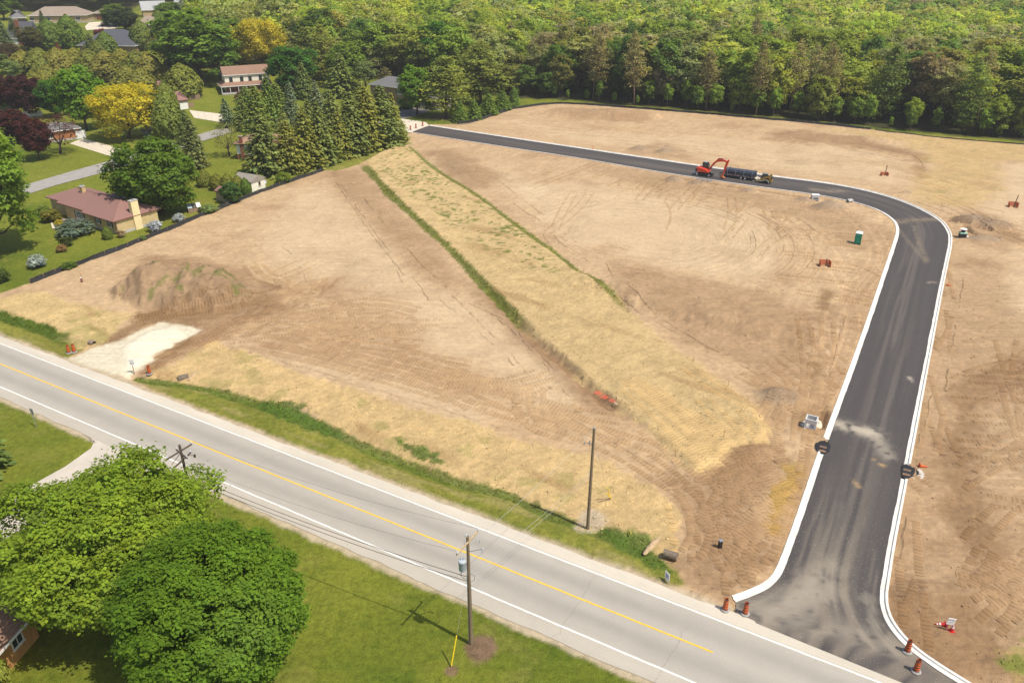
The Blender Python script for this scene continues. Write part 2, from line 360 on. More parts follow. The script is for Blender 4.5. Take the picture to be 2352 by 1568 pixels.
# earth
ms, sds = mask(P_SITE, .3, .35, .35)
tan = np.array([.412, .274, .150]); tan2 = np.array([.478, .335, .194]); brown = np.array([.262, .160, .086]); pale = np.array([.555, .420, .262])
st1 = fbm(X, Y, .55, 3, 61, 14, R(62)); st2 = fbm(X, Y, .6, 3, 71, 12, R(-24)); st3 = fbm(X, Y, .5, 3, 77, 12, R(20))
D = tan[None]*(1-n_mid[:, None])+tan2[None]*n_mid[:, None]
wst = sstep(.35, .65, n_big)
D = D*(1+.26*(st1-.5)*wst+.24*(st2-.5)*(1-wst))[:, None]
D = mixa(D, brown*1.12, sstep(.56, .80, fbm(X, Y, 9, 5, 81))*.5)
D = D*(1+.22*(n_fine-.5)+.30*(n_vf-.5))[:, None]
for poly, k in P_PALE:
    m, _ = mask(poly, 3.0, 3.0, .6); D = mixa(D, pale*(.9+.2*n_mid[:, None]), m*k*(.55+.5*n_fine))
rough_m = np.zeros(len(P))
for poly, k in P_BROWN:
    m, _ = mask(poly, 2.2, 2.6, 1.4); m = m*np.where(k > .7, 1, .85)*(.72+.56*st3); m = m.clip(0, 1); D = mixa(D, brown*(.82+.36*n_mid[:, None])*(1+.30*(st3-.5)+.25*(n_vf-.5))[:, None], m*k); rough_m = np.maximum(rough_m, m*k)
for poly, k in P_WET:
    m, _ = mask(poly, .9, 1.8, 1.2); D = mixa(D, np.array([.205, .122, .058])*(.85+.3*n_mid[:, None]), m*k)
# arcs of the grader blade in the middle lot
ac = np.array(at(1465, 535)[:2]); rr = np.hypot(X-ac[0], Y-ac[1])
arcs = fbm(rr*1.0, np.arctan2(Y-ac[1], X-ac[0])*rr*.06, .7, 3, 91)
am, _ = mask(at2([(1180,430),(1400,420),(1700,450),(1880,520),(1890,640),(1800,670),(1600,630),(1400,600),(1250,560)]), 3, 2, .4)
ARC = am*ms*sstep(6, 14, rr)
LIN = ms*(1-am)*(.5+.5*n_big)
C = mixa(C, D, ms); cls[ms > .5] = 1; GRASS *= 1-ms

# heights on the site
Hh = Hh*(1-ms)+ms*((n_mid-.5)*.22+(n_fine-.5)*.11+(n_vf-.5)*.05+.10+rough_m*((n_fine-.5)*.22+(st3-.5)*.14))
def dome(cx, cy, rx, ry, h, ang=0, sharp=1.0, plateau=0, rough=.30):
    global Hh
    p = at(cx, cy); c, s = math.cos(ang), math.sin(ang); u = ((X-p.x)*c+(Y-p.y)*s)/rx; v = (-(X-p.x)*s+(Y-p.y)*c)/ry
    q = np.sqrt(u*u+v*v)*(1+.28*(fbm(X, Y, 4, 3, 101)-.5)+.2*wob2); k = np.clip((1-q)*(plateau or 1), 0, 1)
    k = k if sharp < 0 else sstep(0, 1, k)**sharp if sharp != 1 else sstep(0, 1, k)
    Hh = Hh+k*h*(1+rough*(fbm(X, Y, 1.6, 5, 111)-.5)+rough*.9*(fbm(X, Y, 4.5, 3, 113)-.5)); return k
pile = dome(425, 672, 13.0, 8.2, 3.1, R(-14), .9, 1.9, .7)
dome(352, 672, 6.5, 5.5, .7, 0, 1)
berm = dome(1600, 712, 25, 6.5, 1.6, R(-33), .9, 1.7, .3)
dome(1075, 392, 16, 5.0, 1.3, R(-58), .9); dome(1380, 268, 24, 5.0, 2.0, R(-6), .9, 1.8, .4)
dome(1960, 322, 34, 3.2, 1.1, R(-12), .9); dome(860, 470, 24, 3.6, .55, R(-58), .9)
greypile = np.zeros(len(P))
for a in ((1905,480,4.6,3.2,1.9),(1548,418,3.4,2.4,1.4),(1602,424,3.0,2.2,1.1),(1470,345,4.0,2.6,1.2),(1530,352,3.6,2.4,1.3),(2232,512,5.5,2.6,1.6),(2290,522,5,2.6,1.4),(2262,552,4.5,2.4,.8),(1792,915,3.6,3.0,1.0),(1850,462,3.6,1.9,.9),(1720,440,2.4,1.6,.8),(2080,445,2,1.4,.5),(2115,1372,4.5,2.6,.45),(2210,1368,5.0,2.6,.5),(1700,1040,6,2.4,.45)):
    k = dome(*a[:5], R(-8), .9); greypile = np.maximum(greypile, k if a[1] < 1000 else k*0)
C = mixa(C, np.array([.27, .20, .135])*(.8+.4*n_fine[:, None]), sstep(.08, .5, greypile)*.75)
pc = sstep(.03, .25, pile); C = mixa(C, np.array([.300, .198, .115])*(.70+.55*n_fine[:, None])*(.85+.3*n_vf[:, None]), pc*.8)
C = mixa(C, np.array([.14, .145, .04]), pc*sstep(.58, .68, fbm(X, Y, 1.5, 4, 131))*sstep(.15, .45, pile)*.75)
# trenches
def trench(pts, w, d, dark=.6):
    global Hh, C
    ln = smooth_line(at2(pts), 1); i = near_line(ln, w*4); dd, ar, sd = line_sd(P[i], ln)
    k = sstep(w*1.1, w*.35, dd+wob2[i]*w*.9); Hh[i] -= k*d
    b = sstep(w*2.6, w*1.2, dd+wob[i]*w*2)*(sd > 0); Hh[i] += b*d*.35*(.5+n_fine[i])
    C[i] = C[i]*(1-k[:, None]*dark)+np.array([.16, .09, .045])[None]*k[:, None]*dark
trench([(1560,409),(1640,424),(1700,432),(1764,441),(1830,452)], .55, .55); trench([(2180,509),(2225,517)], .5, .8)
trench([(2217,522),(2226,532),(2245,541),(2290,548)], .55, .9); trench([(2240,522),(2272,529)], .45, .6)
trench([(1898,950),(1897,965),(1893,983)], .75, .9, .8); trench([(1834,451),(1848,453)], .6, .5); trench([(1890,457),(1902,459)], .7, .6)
# strip cut bank: the straw strip stands higher than the lot on its left
m1, sd1 = mask(P_STRAW1, .55, .8, .8)
i = near_line(W_CUT, 8); dd, ar, sid = line_sd(P[i], W_CUT); k = sstep(0, 12, ar)*sstep(0, 6, W_CUT.shape[0]*0+np.hypot(*np.diff(W_CUT, axis=0).T).sum()-ar)
Hh += sstep(-.2, 1.1, sd1)*.40
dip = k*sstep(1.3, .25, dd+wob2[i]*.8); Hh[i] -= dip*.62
C[i] = mixa(C[i], np.array([.17, .10, .05])*(.8+.5*n_vf[i][:, None]), dip*.72)  # shade of the cut face painted into the soil colour along the dip
cw = k*sstep(4.2, 1.0, dd)*(sid < 0); C[i] = mixa(C[i], brown*.95*(.8+.4*n_fine[i][:, None]), cw*.75); Hh[i] += cw*(n_fine[i]-.4)*.3

# straw
def straw(m, base, green):
    global C, STRAW
    s1 = fbm(X, Y, .35, 3, 141, 3.2, R(35)); s2 = fbm(X, Y, 1.6, 4, 151)
    k = np.array(base)[None]*(.78+.38*s2[:, None])*(.84+.32*s1[:, None])
    k = mixa(k, np.array([.33, .20, .085]), sstep(.60, .78, fbm(X, Y, 3.4, 5, 161, 3, R(-40)))*.55)
    g = sstep(.60-.16*green, .70-.16*green, fbm(X, Y, 2.6, 5, 171)+.10*(n_vf-.5))*min(1, .35+green)
    k = mixa(k, np.array([.115, .15, .02]), np.clip(g, 0, 1)*.9)
    C = mixa(C, k, m); STRAW = np.maximum(STRAW, m*(1-g)); return g
sv = [(P_STRAW1, (.550,.392,.188), -.33), (P_STRAW2, (.590,.412,.190), .05), (P_STRAW3, (.580,.415,.190), .10), (P_STRAW4, (.500,.345,.145), .03), (P_STRAW5, (.48,.35,.14), .55), (P_STRAW6, (.42,.27,.09), .1)]
for poly, base, gr in sv:
    m, sd = (m1, sd1) if poly is P_STRAW1 else mask(poly, *((.45, .9, .9) if poly is not P_STRAW4 else (2.5, 4.5, 2.0)))
    if poly is P_STRAW4: m = m*.62
    straw(m, base, gr); cls[m > .5] = 2
# greener weeds towards the head of the strip
hd, _ = mask(at2([(845,372),(935,335),(1010,400),(1100,455),(1260,575),(1290,640),(1180,620),(1090,560),(1000,500),(900,430)]), 2, 2, 1)
wg = hd*sstep(.59, .70, fbm(X, Y, .8, 4, 181)+.30*(fbm(X, Y, 7, 3, 183)-.5)); C = mixa(C, np.array([.105, .145, .018])*(.7+.6*n_vf[:, None]), wg*.8)
# edge of the roadside straw: thin brown rim
# verge grass, bands beside the strip
weeds = wg*.5
def band(line, w0, w1, col, dens=1.0, taper=8):
    global C, weeds, GRASS
    i = near_line(line, w1*3); dd, ar, sid = line_sd(P[i], line); L = np.hypot(*np.diff(line, axis=0).T).sum()
    w = w0+(w1-w0)*fbm(X[i], Y[i], 7, 3, 191); k = sstep(w*1.15, w*.75, dd+wob2[i]*w*.9)*sstep(0, taper, L-ar)
    C[i] = mixa(C[i], np.array(col)*(.7+.6*n_fine[i][:, None]), k*dens); GRASS[i] = np.maximum(GRASS[i], k); weeds[i] = np.maximum(weeds[i], k)
    c = cls[i]; c[k > .5] = 3; cls[i] = c
for poly in (P_VERGE, P_VERGE2, P_TRI):
    m, sd = mask(poly, .4, .5, .4); g = np.array([.205, .198, .034])*(.8+.4*n_mid[:, None])
    g = mixa(g, np.array([.135, .160, .020]), sstep(.45, .65, n_fine)*.6); g = mixa(g, np.array([.33, .27, .10]), sstep(.54, .70, fbm(X, Y, .8, 4, 201, 8, math.atan2(rd_d[1], rd_d[0])))*.55)
    C = mixa(C, g, m); cls[m > .5] = 3; GRASS = np.maximum(GRASS, m)
band(W_DITCH, .5, 1.6, (.085,.125,.016)); band(W_DITCH2, .35, 1.25, (.105,.145,.022), .85, 6); band(W_BANDL, .45, 1.3, (.125,.150,.024), .88, 10); band(W_BANDR, .35, 1.05, (.125,.150,.024), .85, 14)
for poly in (at2([(588,919),(640,924),(693,931),(728,959),(797,998),(790,1008),(700,985),(600,940)]), at2([(905,1005),(960,1025),(1028,1060),(1030,1072),(980,1055),(915,1022)]), at2([(1385,1212),(1430,1216),(1490,1232),(1505,1262),(1545,1290),(1535,1320),(1470,1290),(1420,1262)])):
    m, sd = mask(poly, .3, .6, .9); C = mixa(C, np.array([.080, .135, .020])*(.7+.6*n_fine[:, None]), m*.85); weeds = np.maximum(weeds, m); GRASS = np.maximum(GRASS, m); cls[m > .5] = 3
i = near_line(W_DITCH2, 5); dd, ar, sid = line_sd(P[i], W_DITCH2); Hh[i] -= sstep(2.2, .2, dd)*.45
i = near_line(W_DITCH, 5); dd, ar, sid = line_sd(P[i], W_DITCH); Hh[i] -= sstep(2.2, .2, dd)*.35
# limestone entrance
ml, sd = mask(P_LIME, .45, .9, .5); lime = np.array([.58, .51, .37])*(.86+.28*n_mid[:, None])*(.93+.14*n_vf[:, None])
C = mixa(C, lime, ml); cls[ml > .5] = 5; STRAW *= 1-ml
lt, _ = mask(at2([(285,800),(340,765),(398,752),(410,772),(370,800),(330,835),(290,850)]), .8, .8, .3); C = mixa(C, np.array([.70,.63,.48])*(.93+.14*n_mid[:, None]), lt*.8); Hh += lt*.25
# soil scars on the lawn by the poles, worn ground by the house
for p, r_, k in ((at(1105,1488), 1.5, (.20,.12,.08)), (at(1035,1540), .7, (.22,.14,.08)), (at(1358,1195), 2.0, (.50,.40,.27)), (at(1010,268), 6, (.21,.15,.08)), (at(1060,282), 4, (.26,.19,.10)), (at(640,372), 4.5, (.30,.14,.06))):
    q = np.hypot(X-p.x, Y-p.y)*(1+.8*wob+.6*wob2); C = mixa(C, np.array(k)*(.8+.4*n_fine[:, None]), sstep(r_, r_*.6, q)*.9)

# tyre and crawler tracks
TD = np.zeros(len(P)); TL = np.zeros(len(P)); PRINTS = []
def tracks(pts, gauge=1.7, w=.42, dark=.80, bars=True, rails=2, light=False, sm=2):
    global C
    ln = smooth_line(at2(pts) if not isinstance(pts, np.ndarray) else pts, sm)
    i = near_line(ln, gauge+1); 
    if not len(i): return
    dd, ar, sid = line_sd(P[i], ln); L = np.hypot(*np.diff(ln, axis=0).T).sum()
    e = np.abs(dd*1.0-(gauge/2 if rails == 2 else 0)); ends = sstep(0, .5, ar)*sstep(0, .5, L-ar)
    k = sstep(w*.62, w*.42, e)*ends*(cls[i] != 5)*(cls[i] != 0)
    if light: TL[i] = np.maximum(TL[i], k*(dark-1))
    else: TD[i] = np.maximum(TD[i], k*(1-dark)*(.35 if bars else 1))
    if bars: PRINTS.append((ln, gauge if rails == 2 else 0.0, w))
T = tracks
for pts in ([(1010,905),(1080,895),(1150,893),(1200,880),(1268,862)],[(985,880),(1080,878),(1150,882),(1240,858)],[(1205,888),(1195,930),(1208,965),(1245,990),(1300,1000)],[(1232,890),(1232,930),(1245,960),(1290,985)],
            [(1260,925),(1275,950),(1262,980)],[(1300,930),(1312,950),(1290,975)],[(588,800),(700,822),(850,862),(1000,905),(1120,940),(1300,985),(1420,1040),(1520,1100),(1590,1150),(1640,1220)],
            [(600,780),(760,808),(900,845),(1060,880)],[(560,770),(640,720),(700,680),(740,650)],[(660,690),(690,660),(735,648)],[(720,800),(770,770),(800,730),(770,690)],[(690,770),(730,735),(790,700),(850,690),(940,705)],
            [(1600,1080),(1640,1100),(1700,1105),(1752,1105)],[(1480,1050),(1560,1110),(1600,1160),(1612,1240),(1570,1290)],[(1552,1160),(1570,1230),(1565,1290)],[(1640,1290),(1700,1270),(1745,1235),(1765,1195)],[(1660,1330),(1720,1305),(1770,1260)],
            [(1600,1190),(1625,1240),(1618,1258)],[(1560,1000),(1620,1040),(1660,1062)],[(1480,985),(1560,1050),(1640,1110)],[(1500,900),(1560,960),(1640,1050)],[(1440,880),(1520,940),(1600,1000)],
            [(320,745),(400,722),(500,712),(560,700)],[(300,740),(420,716),(560,694)],[(430,800),(520,762),(620,718)],[(380,830),(470,790),(590,742)],[(450,790),(560,742),(660,700)],
            [(1840,750),(1862,840),(1858,920),(1840,1000)],[(1900,740),(1900,840),(1880,930),(1850,1000)],[(1880,1000),(1868,1080),(1840,1180),(1800,1280)],[(1860,1060),(1840,1150),(1815,1230)]):
    T(pts, dark=.74)
for pts in ([(1850,520),(1900,545),(1950,600),(1960,660),(1910,720),(1900,800),(1880,870)],[(1780,500),(1850,560),(1920,620),(1950,680),(1962,760),(1930,850),(1890,930)],[(2000,520),(2030,560),(2030,610),(1990,650),(1960,700)],[(1900,470),(1960,500),(2010,560),(2015,600),(1970,650),(1935,700)],
            [(1770,455),(1900,480),(2000,500),(2070,512),(2170,505)],[(1760,470),(1880,492),(1990,508),(2080,518)]):
    T(pts, gauge=1.9, w=.35, dark=1.22, bars=False, light=True)
for pts in ([(330,850),(450,790),(560,735),(640,690),(690,650)],[(350,838),(470,780),(580,728),(660,676),(726,640)],[(560,735),(650,722),(760,702),(860,692),(960,714)],[(570,752),(660,735),(770,716),(880,704),(950,722)],[(600,740),(700,762),(800,776),(970,790)],[(610,760),(700,778),(820,792),(960,806)],[(690,690),(640,650),(590,640),(570,600)],[(690,700),(740,668),(766,640)],[(720,690),(735,660),(728,640)],[(690,760),(760,800),(900,832),(1060,866),(1180,905)],[(740,715),(795,755),(812,800),(780,830)],[(710,715),(768,748),(790,790),(750,822)],[(300,735),(420,716),(560,690),(640,668)],[(500,790),(620,770),(760,745),(860,735)],[(1180,890),(1210,930),(1220,975),(1290,1000)],[(620,700),(660,720),(720,740),(840,760)],[(650,660),(700,690),(760,690),(840,720)],[(590,610),(620,640),(650,640),(665,690)],[(900,800),(1000,830),(1100,880),(1190,890),(1250,870)],[(880,820),(1000,850),(1090,890),(1200,905),(1262,882)],[(560,790),(700,815),(850,850),(1000,890)]):
    T(pts, dark=.80, gauge=1.9)
def family(poly_px, a, b, n, L0, L1, seed, dark=.8, bend=.15, w=.42, light=False):
    r_ = np.random.default_rng(seed); poly = at2(poly_px); lo, hi = poly.min(0), poly.max(0); k = 0; tries = 0
    dv = np.array(at(*b)[:2])-np.array(at(*a)[:2]); ang0 = math.atan2(dv[1], dv[0])
    n = max(4, int(n*.68))
    while k < n and tries < 4000:
        tries += 1; c = lo+r_.random(2)*(hi-lo)
        if poly_sd(c[None], poly)[0] < 0: continue
        ang = ang0+r_.normal(0, .12); L = r_.uniform(L0, L1); kap = r_.normal(0, bend)/L; pts = []; p = c.copy()
        for s in range(7): pts.append(p.copy()); p = p+np.array([math.cos(ang), math.sin(ang)])*L/6; ang += kap*L/6
        tracks(np.array(pts), dark=dark+r_.uniform(-.06, .08), sm=1, w=w, light=light, bars=not light, rails=r_.choice([1, 2, 2])); k += 1
family([(2160,820),(2400,780),(2400,1330),(2300,1400),(2180,1340)], (2180,1000), (2330,1010), 38, 6, 15, 1, .70, .5)
family([(2120,620),(2200,600),(2180,900),(2120,1060),(2090,1320),(2050,1330),(2100,1000)], (2150,700), (2090,1100), 14, 10, 30, 2, .84, .1)
family([(2200,1360),(2330,1330),(2380,1480),(2300,1480)], (2200,1480), (2330,1380), 12, 5, 10, 3, .70, .6)
family([(640,690),(960,715),(1000,840),(880,850),(640,800)], (640,770), (850,770), 30, 3, 9, 4, .76, .6)
family([(880,810),(1180,880),(1300,990),(1100,930),(900,870)], (800,830), (1100,920), 14, 8, 20, 5, .82, .25)
family([(1800,520),(1960,540),(1960,760),(1830,760),(1780,640)], (1800,580), (1930,600), 26, 5, 14, 6, .78, .5)
family([(1480,800),(1700,860),(1880,760),(1900,960),(1780,1000),(1700,960)], (1600,800), (1780,930), 24, 6, 16, 7, .78, .5)
family([(1570,1090),(1780,1040),(1800,1260),(1600,1330)], (1580,1250), (1780,1100), 24, 5, 12, 8, .78, .7)
family([(1350,385),(1600,440),(1900,510),(1880,545),(1600,470),(1350,420)], (1500,390), (1460,420), 30, 3, 7, 9, .84, .2)
family([(1300,800),(1500,850),(1720,980),(1640,1060),(1450,950)], (1300,800), (1560,1010), 16, 8, 22, 10, .86, .1)
family([(1150,270),(1500,300),(1900,350),(2090,400),(1900,400),(1500,340),(1200,300)], (1200,290), (1700,340), 14, 15, 40, 11, .90, .1)
family([(560,700),(620,670),(680,640),(600,590),(660,680),(600,720)], (560,720), (660,660), 8, 5, 9, 12, .78, .4)
family([(2060,430),(2330,480),(2380,540),(2250,560),(2080,470)], (2050,430), (2330,530), 16, 10, 26, 13, .84, .2)
family([(1700,300),(2000,330),(2100,400),(2060,440),(1800,410)], (1760,330), (2050,390), 14, 8, 25, 14, .88, .3)
family([(2160,820),(2400,780),(2400,1330),(2300,1400),(2180,1340)], (2180,1000), (2330,1010), 10, 5, 12, 15, 1.25, .5, .5, True)
family([(1150,420),(1400,430),(1800,500),(1800,640),(1500,610),(1250,540)], (1300,560), (1450,440), 16, 14, 30, 16, .91, .25, .3)
family([(2100,1000),(2160,700),(2300,620),(2420,800),(2420,1330),(2180,1340),(2060,1330)], (2150,700), (2090,1100), 16, 10, 26, 21, .86, .2)
family([(2180,860),(2400,820),(2400,1330),(2230,1330)], (2200,1180), (2330,1060), 22, 6, 14, 22, .80, .4)
family([(1570,1090),(1800,1040),(1800,1280),(1600,1340)], (1640,1080), (1690,1330), 12, 5, 10, 23, .82, .6)
family([(1700,860),(1880,760),(1905,900),(1840,1010),(1760,1000)], (1880,760), (1830,1000), 10, 8, 18, 24, .84, .2)
family([(640,690),(960,715),(1000,840),(880,850),(640,800)], (680,720), (900,820), 12, 4, 9, 25, .82, .6)
tk = .52*(.75+.5*n_fine); C = C*(1-TD*tk)[:, None]*(1-TD[:, None]*np.array([0, .05, .12]))*(1+TL*.8)[:, None]
WIND = [smooth_line(at2(q), 2) for q in ([(765,398),(800,450),(850,520),(905,590),(960,650),(985,690)],[(785,395),(850,478),(920,556),(990,630),(1060,690)],[(772,420),(820,490),(870,560),(935,640)],[(860,545),(900,590),(925,650)],[(640,560),(690,600),(705,650)],[(1060,690),(1150,730),(1230,800),(1290,870)],[(1010,690),(1100,760),(1180,840)],[(1040,680),(1130,770),(1215,860)],[(1100,700),(1190,770),(1270,860),(1320,930)],[(640,500),(720,455),(760,440)],[(500,560),(640,520),(740,470)],[(2112,1000),(2090,1150),(2062,1300)],[(2140,900),(2112,1060)],[(2170,640),(2140,800),(2120,960)],[(2215,640),(2190,780),(2170,900)],[(1945,720),(1905,860),(1882,940)],[(1180,290),(1400,310),(1700,335),(1950,362)],[(1250,300),(1600,345),(1900,380)],[(1450,330),(1600,352),(1800,378),(2050,410)],[(1764,304),(1850,316),(2000,336),(2112,360),(2128,400)],[(1800,322),(1950,342),(2060,372)],[(1150,285),(1250,262),(1400,268)],[(1700,300),(1900,330),(2080,372)],[(1390,600),(1420,660),(1480,710),(1560,760),(1650,810)],[(1405,612),(1500,622),(1640,652),(1800,690)],[(1420,690),(1520,750),(1620,800),(1720,850)],[(1380,560),(1500,590),(1640,620),(1800,650)],[(1180,470),(1260,520),(1350,600)],[(1150,420),(1230,480),(1300,540)],[(2230,780),(2300,740),(2400,730)],[(2060,450),(2150,480),(2250,520),(2400,570)],[(2090,440),(2200,490),(2330,530)],[(1300,960),(1400,1010),(1500,1075)],[(1480,1000),(1560,1080),(1600,1110)],[(600,840),(800,880),(1000,935),(1150,985)],[(520,795),(640,830),(820,880),(960,925)])]
for rad in np.arange(9, 52, 1.9):
    th = np.linspace(-math.pi, math.pi, 240); q = np.c_[ac[0]+rad*(1+.04*math.sin(rad))*np.cos(th), ac[1]+rad*np.sin(th)]; inside = poly_sd(q, at2([(1180,430),(1400,420),(1700,450),(1880,520),(1890,640),(1800,670),(1600,630),(1400,600),(1250,560)])) > 0
    run = []
    for k_, ok_ in zip(q, inside):
        if ok_: run.append(k_)
        else:
            if len(run) > 8: WIND.append(np.array(run))
            run = []
# shoulder of the main road and ground beneath the pavement
q = (P-RD_A); nn = q@rd_n; ss = q@rd_d
wn_ = wob*.9+wob2*.7
shn = sstep(SH_NEAR-.95, SH_NEAR-.45, nn+wn_*.7)*(nn < 3); shf = sstep(SH_FAR+.9, SH_FAR+.3, nn+wn_*.7)*(nn > 3)
in_r = np.where(nn < 3, shn, shf)
C = mixa(C, np.array([.44, .35, .235])*(.78+.44*n_vf[:, None]), in_r*.92)
GRASS *= 1-in_r; STRAW *= 1-in_r; weeds *= 1-in_r
Hh = np.where(in_r > .01, Hh*(1-in_r)+in_r*.0, Hh); Hh = np.where((nn > SH_NEAR+.6) & (nn < SH_FAR-.6), -.06, Hh)
# new road bed: earth meets the back of the kerb
i = np.nonzero((X > 15) & (X < 130) & (Y > 30) & (Y < 260) | (X > -60) & (Y > 150) & (Y < 260))[0]
sdr = np.full(len(P), -99.0); sdr[i] = poly_sd(P[i], road_poly)
bk = sstep(-2.2, -.6, sdr)*(nn > SH_FAR+.6); Hh = Hh*(1-bk)+.10*bk
Hh = np.where(sdr > -.45, -.08, Hh); C = mixa(C, C*np.array([.94,.9,.85]), sstep(-3, -.7, sdr)*.4)
TRK *= (sdr < -.8)
# paved lanes, drives: press the ground a little under them (done further down with PAVE)
PAVE = []
def pave_under(poly):
    global Hh
    lo = poly.min(0)-1; hi = poly.max(0)+1; i = np.nonzero((X > lo[0]) & (X < hi[0]) & (Y > lo[1]) & (Y < hi[1]))[0]
    if len(i): 
        sd = poly_sd(P[i], poly); Hh[i] = np.where(sd > -.25, rise(X[i], Y[i])-.06, Hh[i])
def ground_material():
    m, nt, b = new_mat('earth_and_grass')
    col = N(nt, 'ShaderNodeAttribute', attribute_name='Col').outputs['Color']
    g = N(nt, 'ShaderNodeAttribute', attribute_name='grass').outputs['Fac']; s = N(nt, 'ShaderNodeAttribute', attribute_name='straw').outputs['Fac']
    geo = N(nt, 'ShaderNodeNewGeometry'); pos = geo.outputs['Position']
    n1 = noise(nt, pos, 1.7, 5, .62); n2 = noise(nt, pos, 7.0, 4, .6); n3 = noise(nt, pos, 22.0, 3, .6)
    mp = N(nt, 'ShaderNodeMapping'); mp.inputs['Rotation'].default_value = (0, 0, .6); mp.inputs['Scale'].default_value = (2.2, 9.0, 1); nt.links.new(pos, mp.inputs['Vector'])
    ns = noise(nt, mp.outputs['Vector'], 2.2, 4, .65)
    k = mathn(nt, 'ADD', mathn(nt, 'MULTIPLY', n1, .48), mathn(nt, 'MULTIPLY', n2, .36)); k = mathn(nt, 'ADD', k, mathn(nt, 'MULTIPLY', n3, .16))
    kd = ramp(nt, k, .32, .68)                                    # 0..1 mottling
    amp = mathn(nt, 'ADD', mathn(nt, 'MULTIPLY', g, .50), .44); amp = mathn(nt, 'ADD', amp, mathn(nt, 'MULTIPLY', s, .10))
    f = mathn(nt, 'ADD', 1.0, mathn(nt, 'MULTIPLY', mathn(nt, 'SUBTRACT', kd, .5), amp))
    fs = mathn(nt, 'ADD', 1.0, mathn(nt, 'MULTIPLY', mathn(nt, 'MULTIPLY', mathn(nt, 'SUBTRACT', ns, .5), 1.1), s))
    arcm = N(nt, 'ShaderNodeAttribute', attribute_name='arc').outputs['Fac']; linm = N(nt, 'ShaderNodeAttribute', attribute_name='lin').outputs['Fac']
    sub = N(nt, 'ShaderNodeVectorMath', operation='SUBTRACT'); nt.links.new(pos, sub.inputs[0]); sub.inputs[1].default_value = (float(ac[0]), float(ac[1]), 0)
    sx = N(nt, 'ShaderNodeSeparateXYZ'); nt.links.new(sub.outputs[0], sx.inputs[0])
    rad_ = mathn(nt, 'SQRT', mathn(nt, 'ADD', mathn(nt, 'MULTIPLY', sx.outputs[0], sx.outputs[0]), mathn(nt, 'MULTIPLY', sx.outputs[1], sx.outputs[1]))); ang_ = mathn(nt, 'ARCTAN2', sx.outputs[1], sx.outputs[0])
    cb = N(nt, 'ShaderNodeCombineXYZ'); nt.links.new(mathn(nt, 'MULTIPLY', rad_, 1.15), cb.inputs[0]); nt.links.new(mathn(nt, 'MULTIPLY', ang_, 2.2), cb.inputs[1])
    na = noise(nt, cb.outputs[0], 1.0, 5, .68)
    ml_ = N(nt, 'ShaderNodeMapping'); ml_.inputs['Rotation'].default_value = (0, 0, R(-38)); ml_.inputs['Scale'].default_value = (.075, 1.25, 1); nt.links.new(pos, ml_.inputs['Vector']); nl = noise(nt, ml_.outputs['Vector'], 1.0, 5, .66)
    ml2 = N(nt, 'ShaderNodeMapping'); ml2.inputs['Rotation'].default_value = (0, 0, R(22)); ml2.inputs['Scale'].default_value = (.09, 1.4, 1); nt.links.new(pos, ml2.inputs['Vector']); nl2 = noise(nt, ml2.outputs['Vector'], 1.0, 5, .66)
    sw = ramp(nt, noise(nt, pos, .035, 2), .42, .58); nlm = mathn(nt, 'ADD', mathn(nt, 'MULTIPLY', nl, sw), mathn(nt, 'MULTIPLY', nl2, mathn(nt, 'SUBTRACT', 1.0, sw)))
    strk = mathn(nt, 'ADD', mathn(nt, 'MULTIPLY', mathn(nt, 'SUBTRACT', na, .5), arcm), mathn(nt, 'MULTIPLY', mathn(nt, 'SUBTRACT', nlm, .5), linm))
    f = mathn(nt, 'MULTIPLY', f, mathn(nt, 'ADD', 1.0, mathn(nt, 'MULTIPLY', strk, .62)))
    f = mathn(nt, 'MULTIPLY', f, fs)
    vm = N(nt, 'ShaderNodeVectorMath', operation='SCALE'); nt.links.new(col, vm.inputs[0]); nt.links.new(f, vm.inputs['Scale'])
    nt.links.new(vm.outputs[0], b.inputs['Base Color']); b.inputs['Roughness'].default_value = .95; b.inputs['Specular IOR Level'].default_value = .12
    h = mathn(nt, 'MULTIPLY', k, mathn(nt, 'ADD', .9, mathn(nt, 'MULTIPLY', g, 1.4)))
    h = mathn(nt, 'ADD', h, mathn(nt, 'MULTIPLY', mathn(nt, 'MULTIPLY', ns, s), .9)); h = mathn(nt, 'ADD', h, mathn(nt, 'MULTIPLY', strk, 1.6))
    bn = N(nt, 'ShaderNodeBump'); bn.inputs['Strength'].default_value = .9; bn.inputs['Distance'].default_value = .18
    nt.links.new(h, bn.inputs['Height']); nt.links.new(bn.outputs['Normal'], b.inputs['Normal'])
    return m
GM = ground_material()
def ground_height(x, y):
    """bilinear height of the finished sheet"""
    v = float(np.interp(y, ys, np.arange(NV))); j = min(int(v), NV-2); fv = v-j
    out = 0
    for jj, w in ((j, 1-fv), (j+1, fv)):
        u = (x/(ys[jj]*.74+16)+1)/2*(NU-1); u = min(max(u, 0), NU-1.001); i0 = int(u); fu = u-i0
        r_ = HG[jj]; out += w*(r_[i0]*(1-fu)+r_[i0+1]*fu)
    return out
def sample(x, y, arr):
    """values of the sheet at many points"""
    v = np.interp(y, ys, np.arange(NV)); j = np.clip(v.astype(int), 0, NV-2); fv = v-j; out = 0
    for jj, w in ((j, 1-fv), (j+1, fv)):
        u = np.clip((x/(ys[jj]*.74+16)+1)/2*(NU-1), 0, NU-1.001); i0 = u.astype(int); fu = u-i0
        q = arr[jj, i0].T*(1-fu)+arr[jj, i0+1].T*fu; out = out+(q*w)
    return out.T
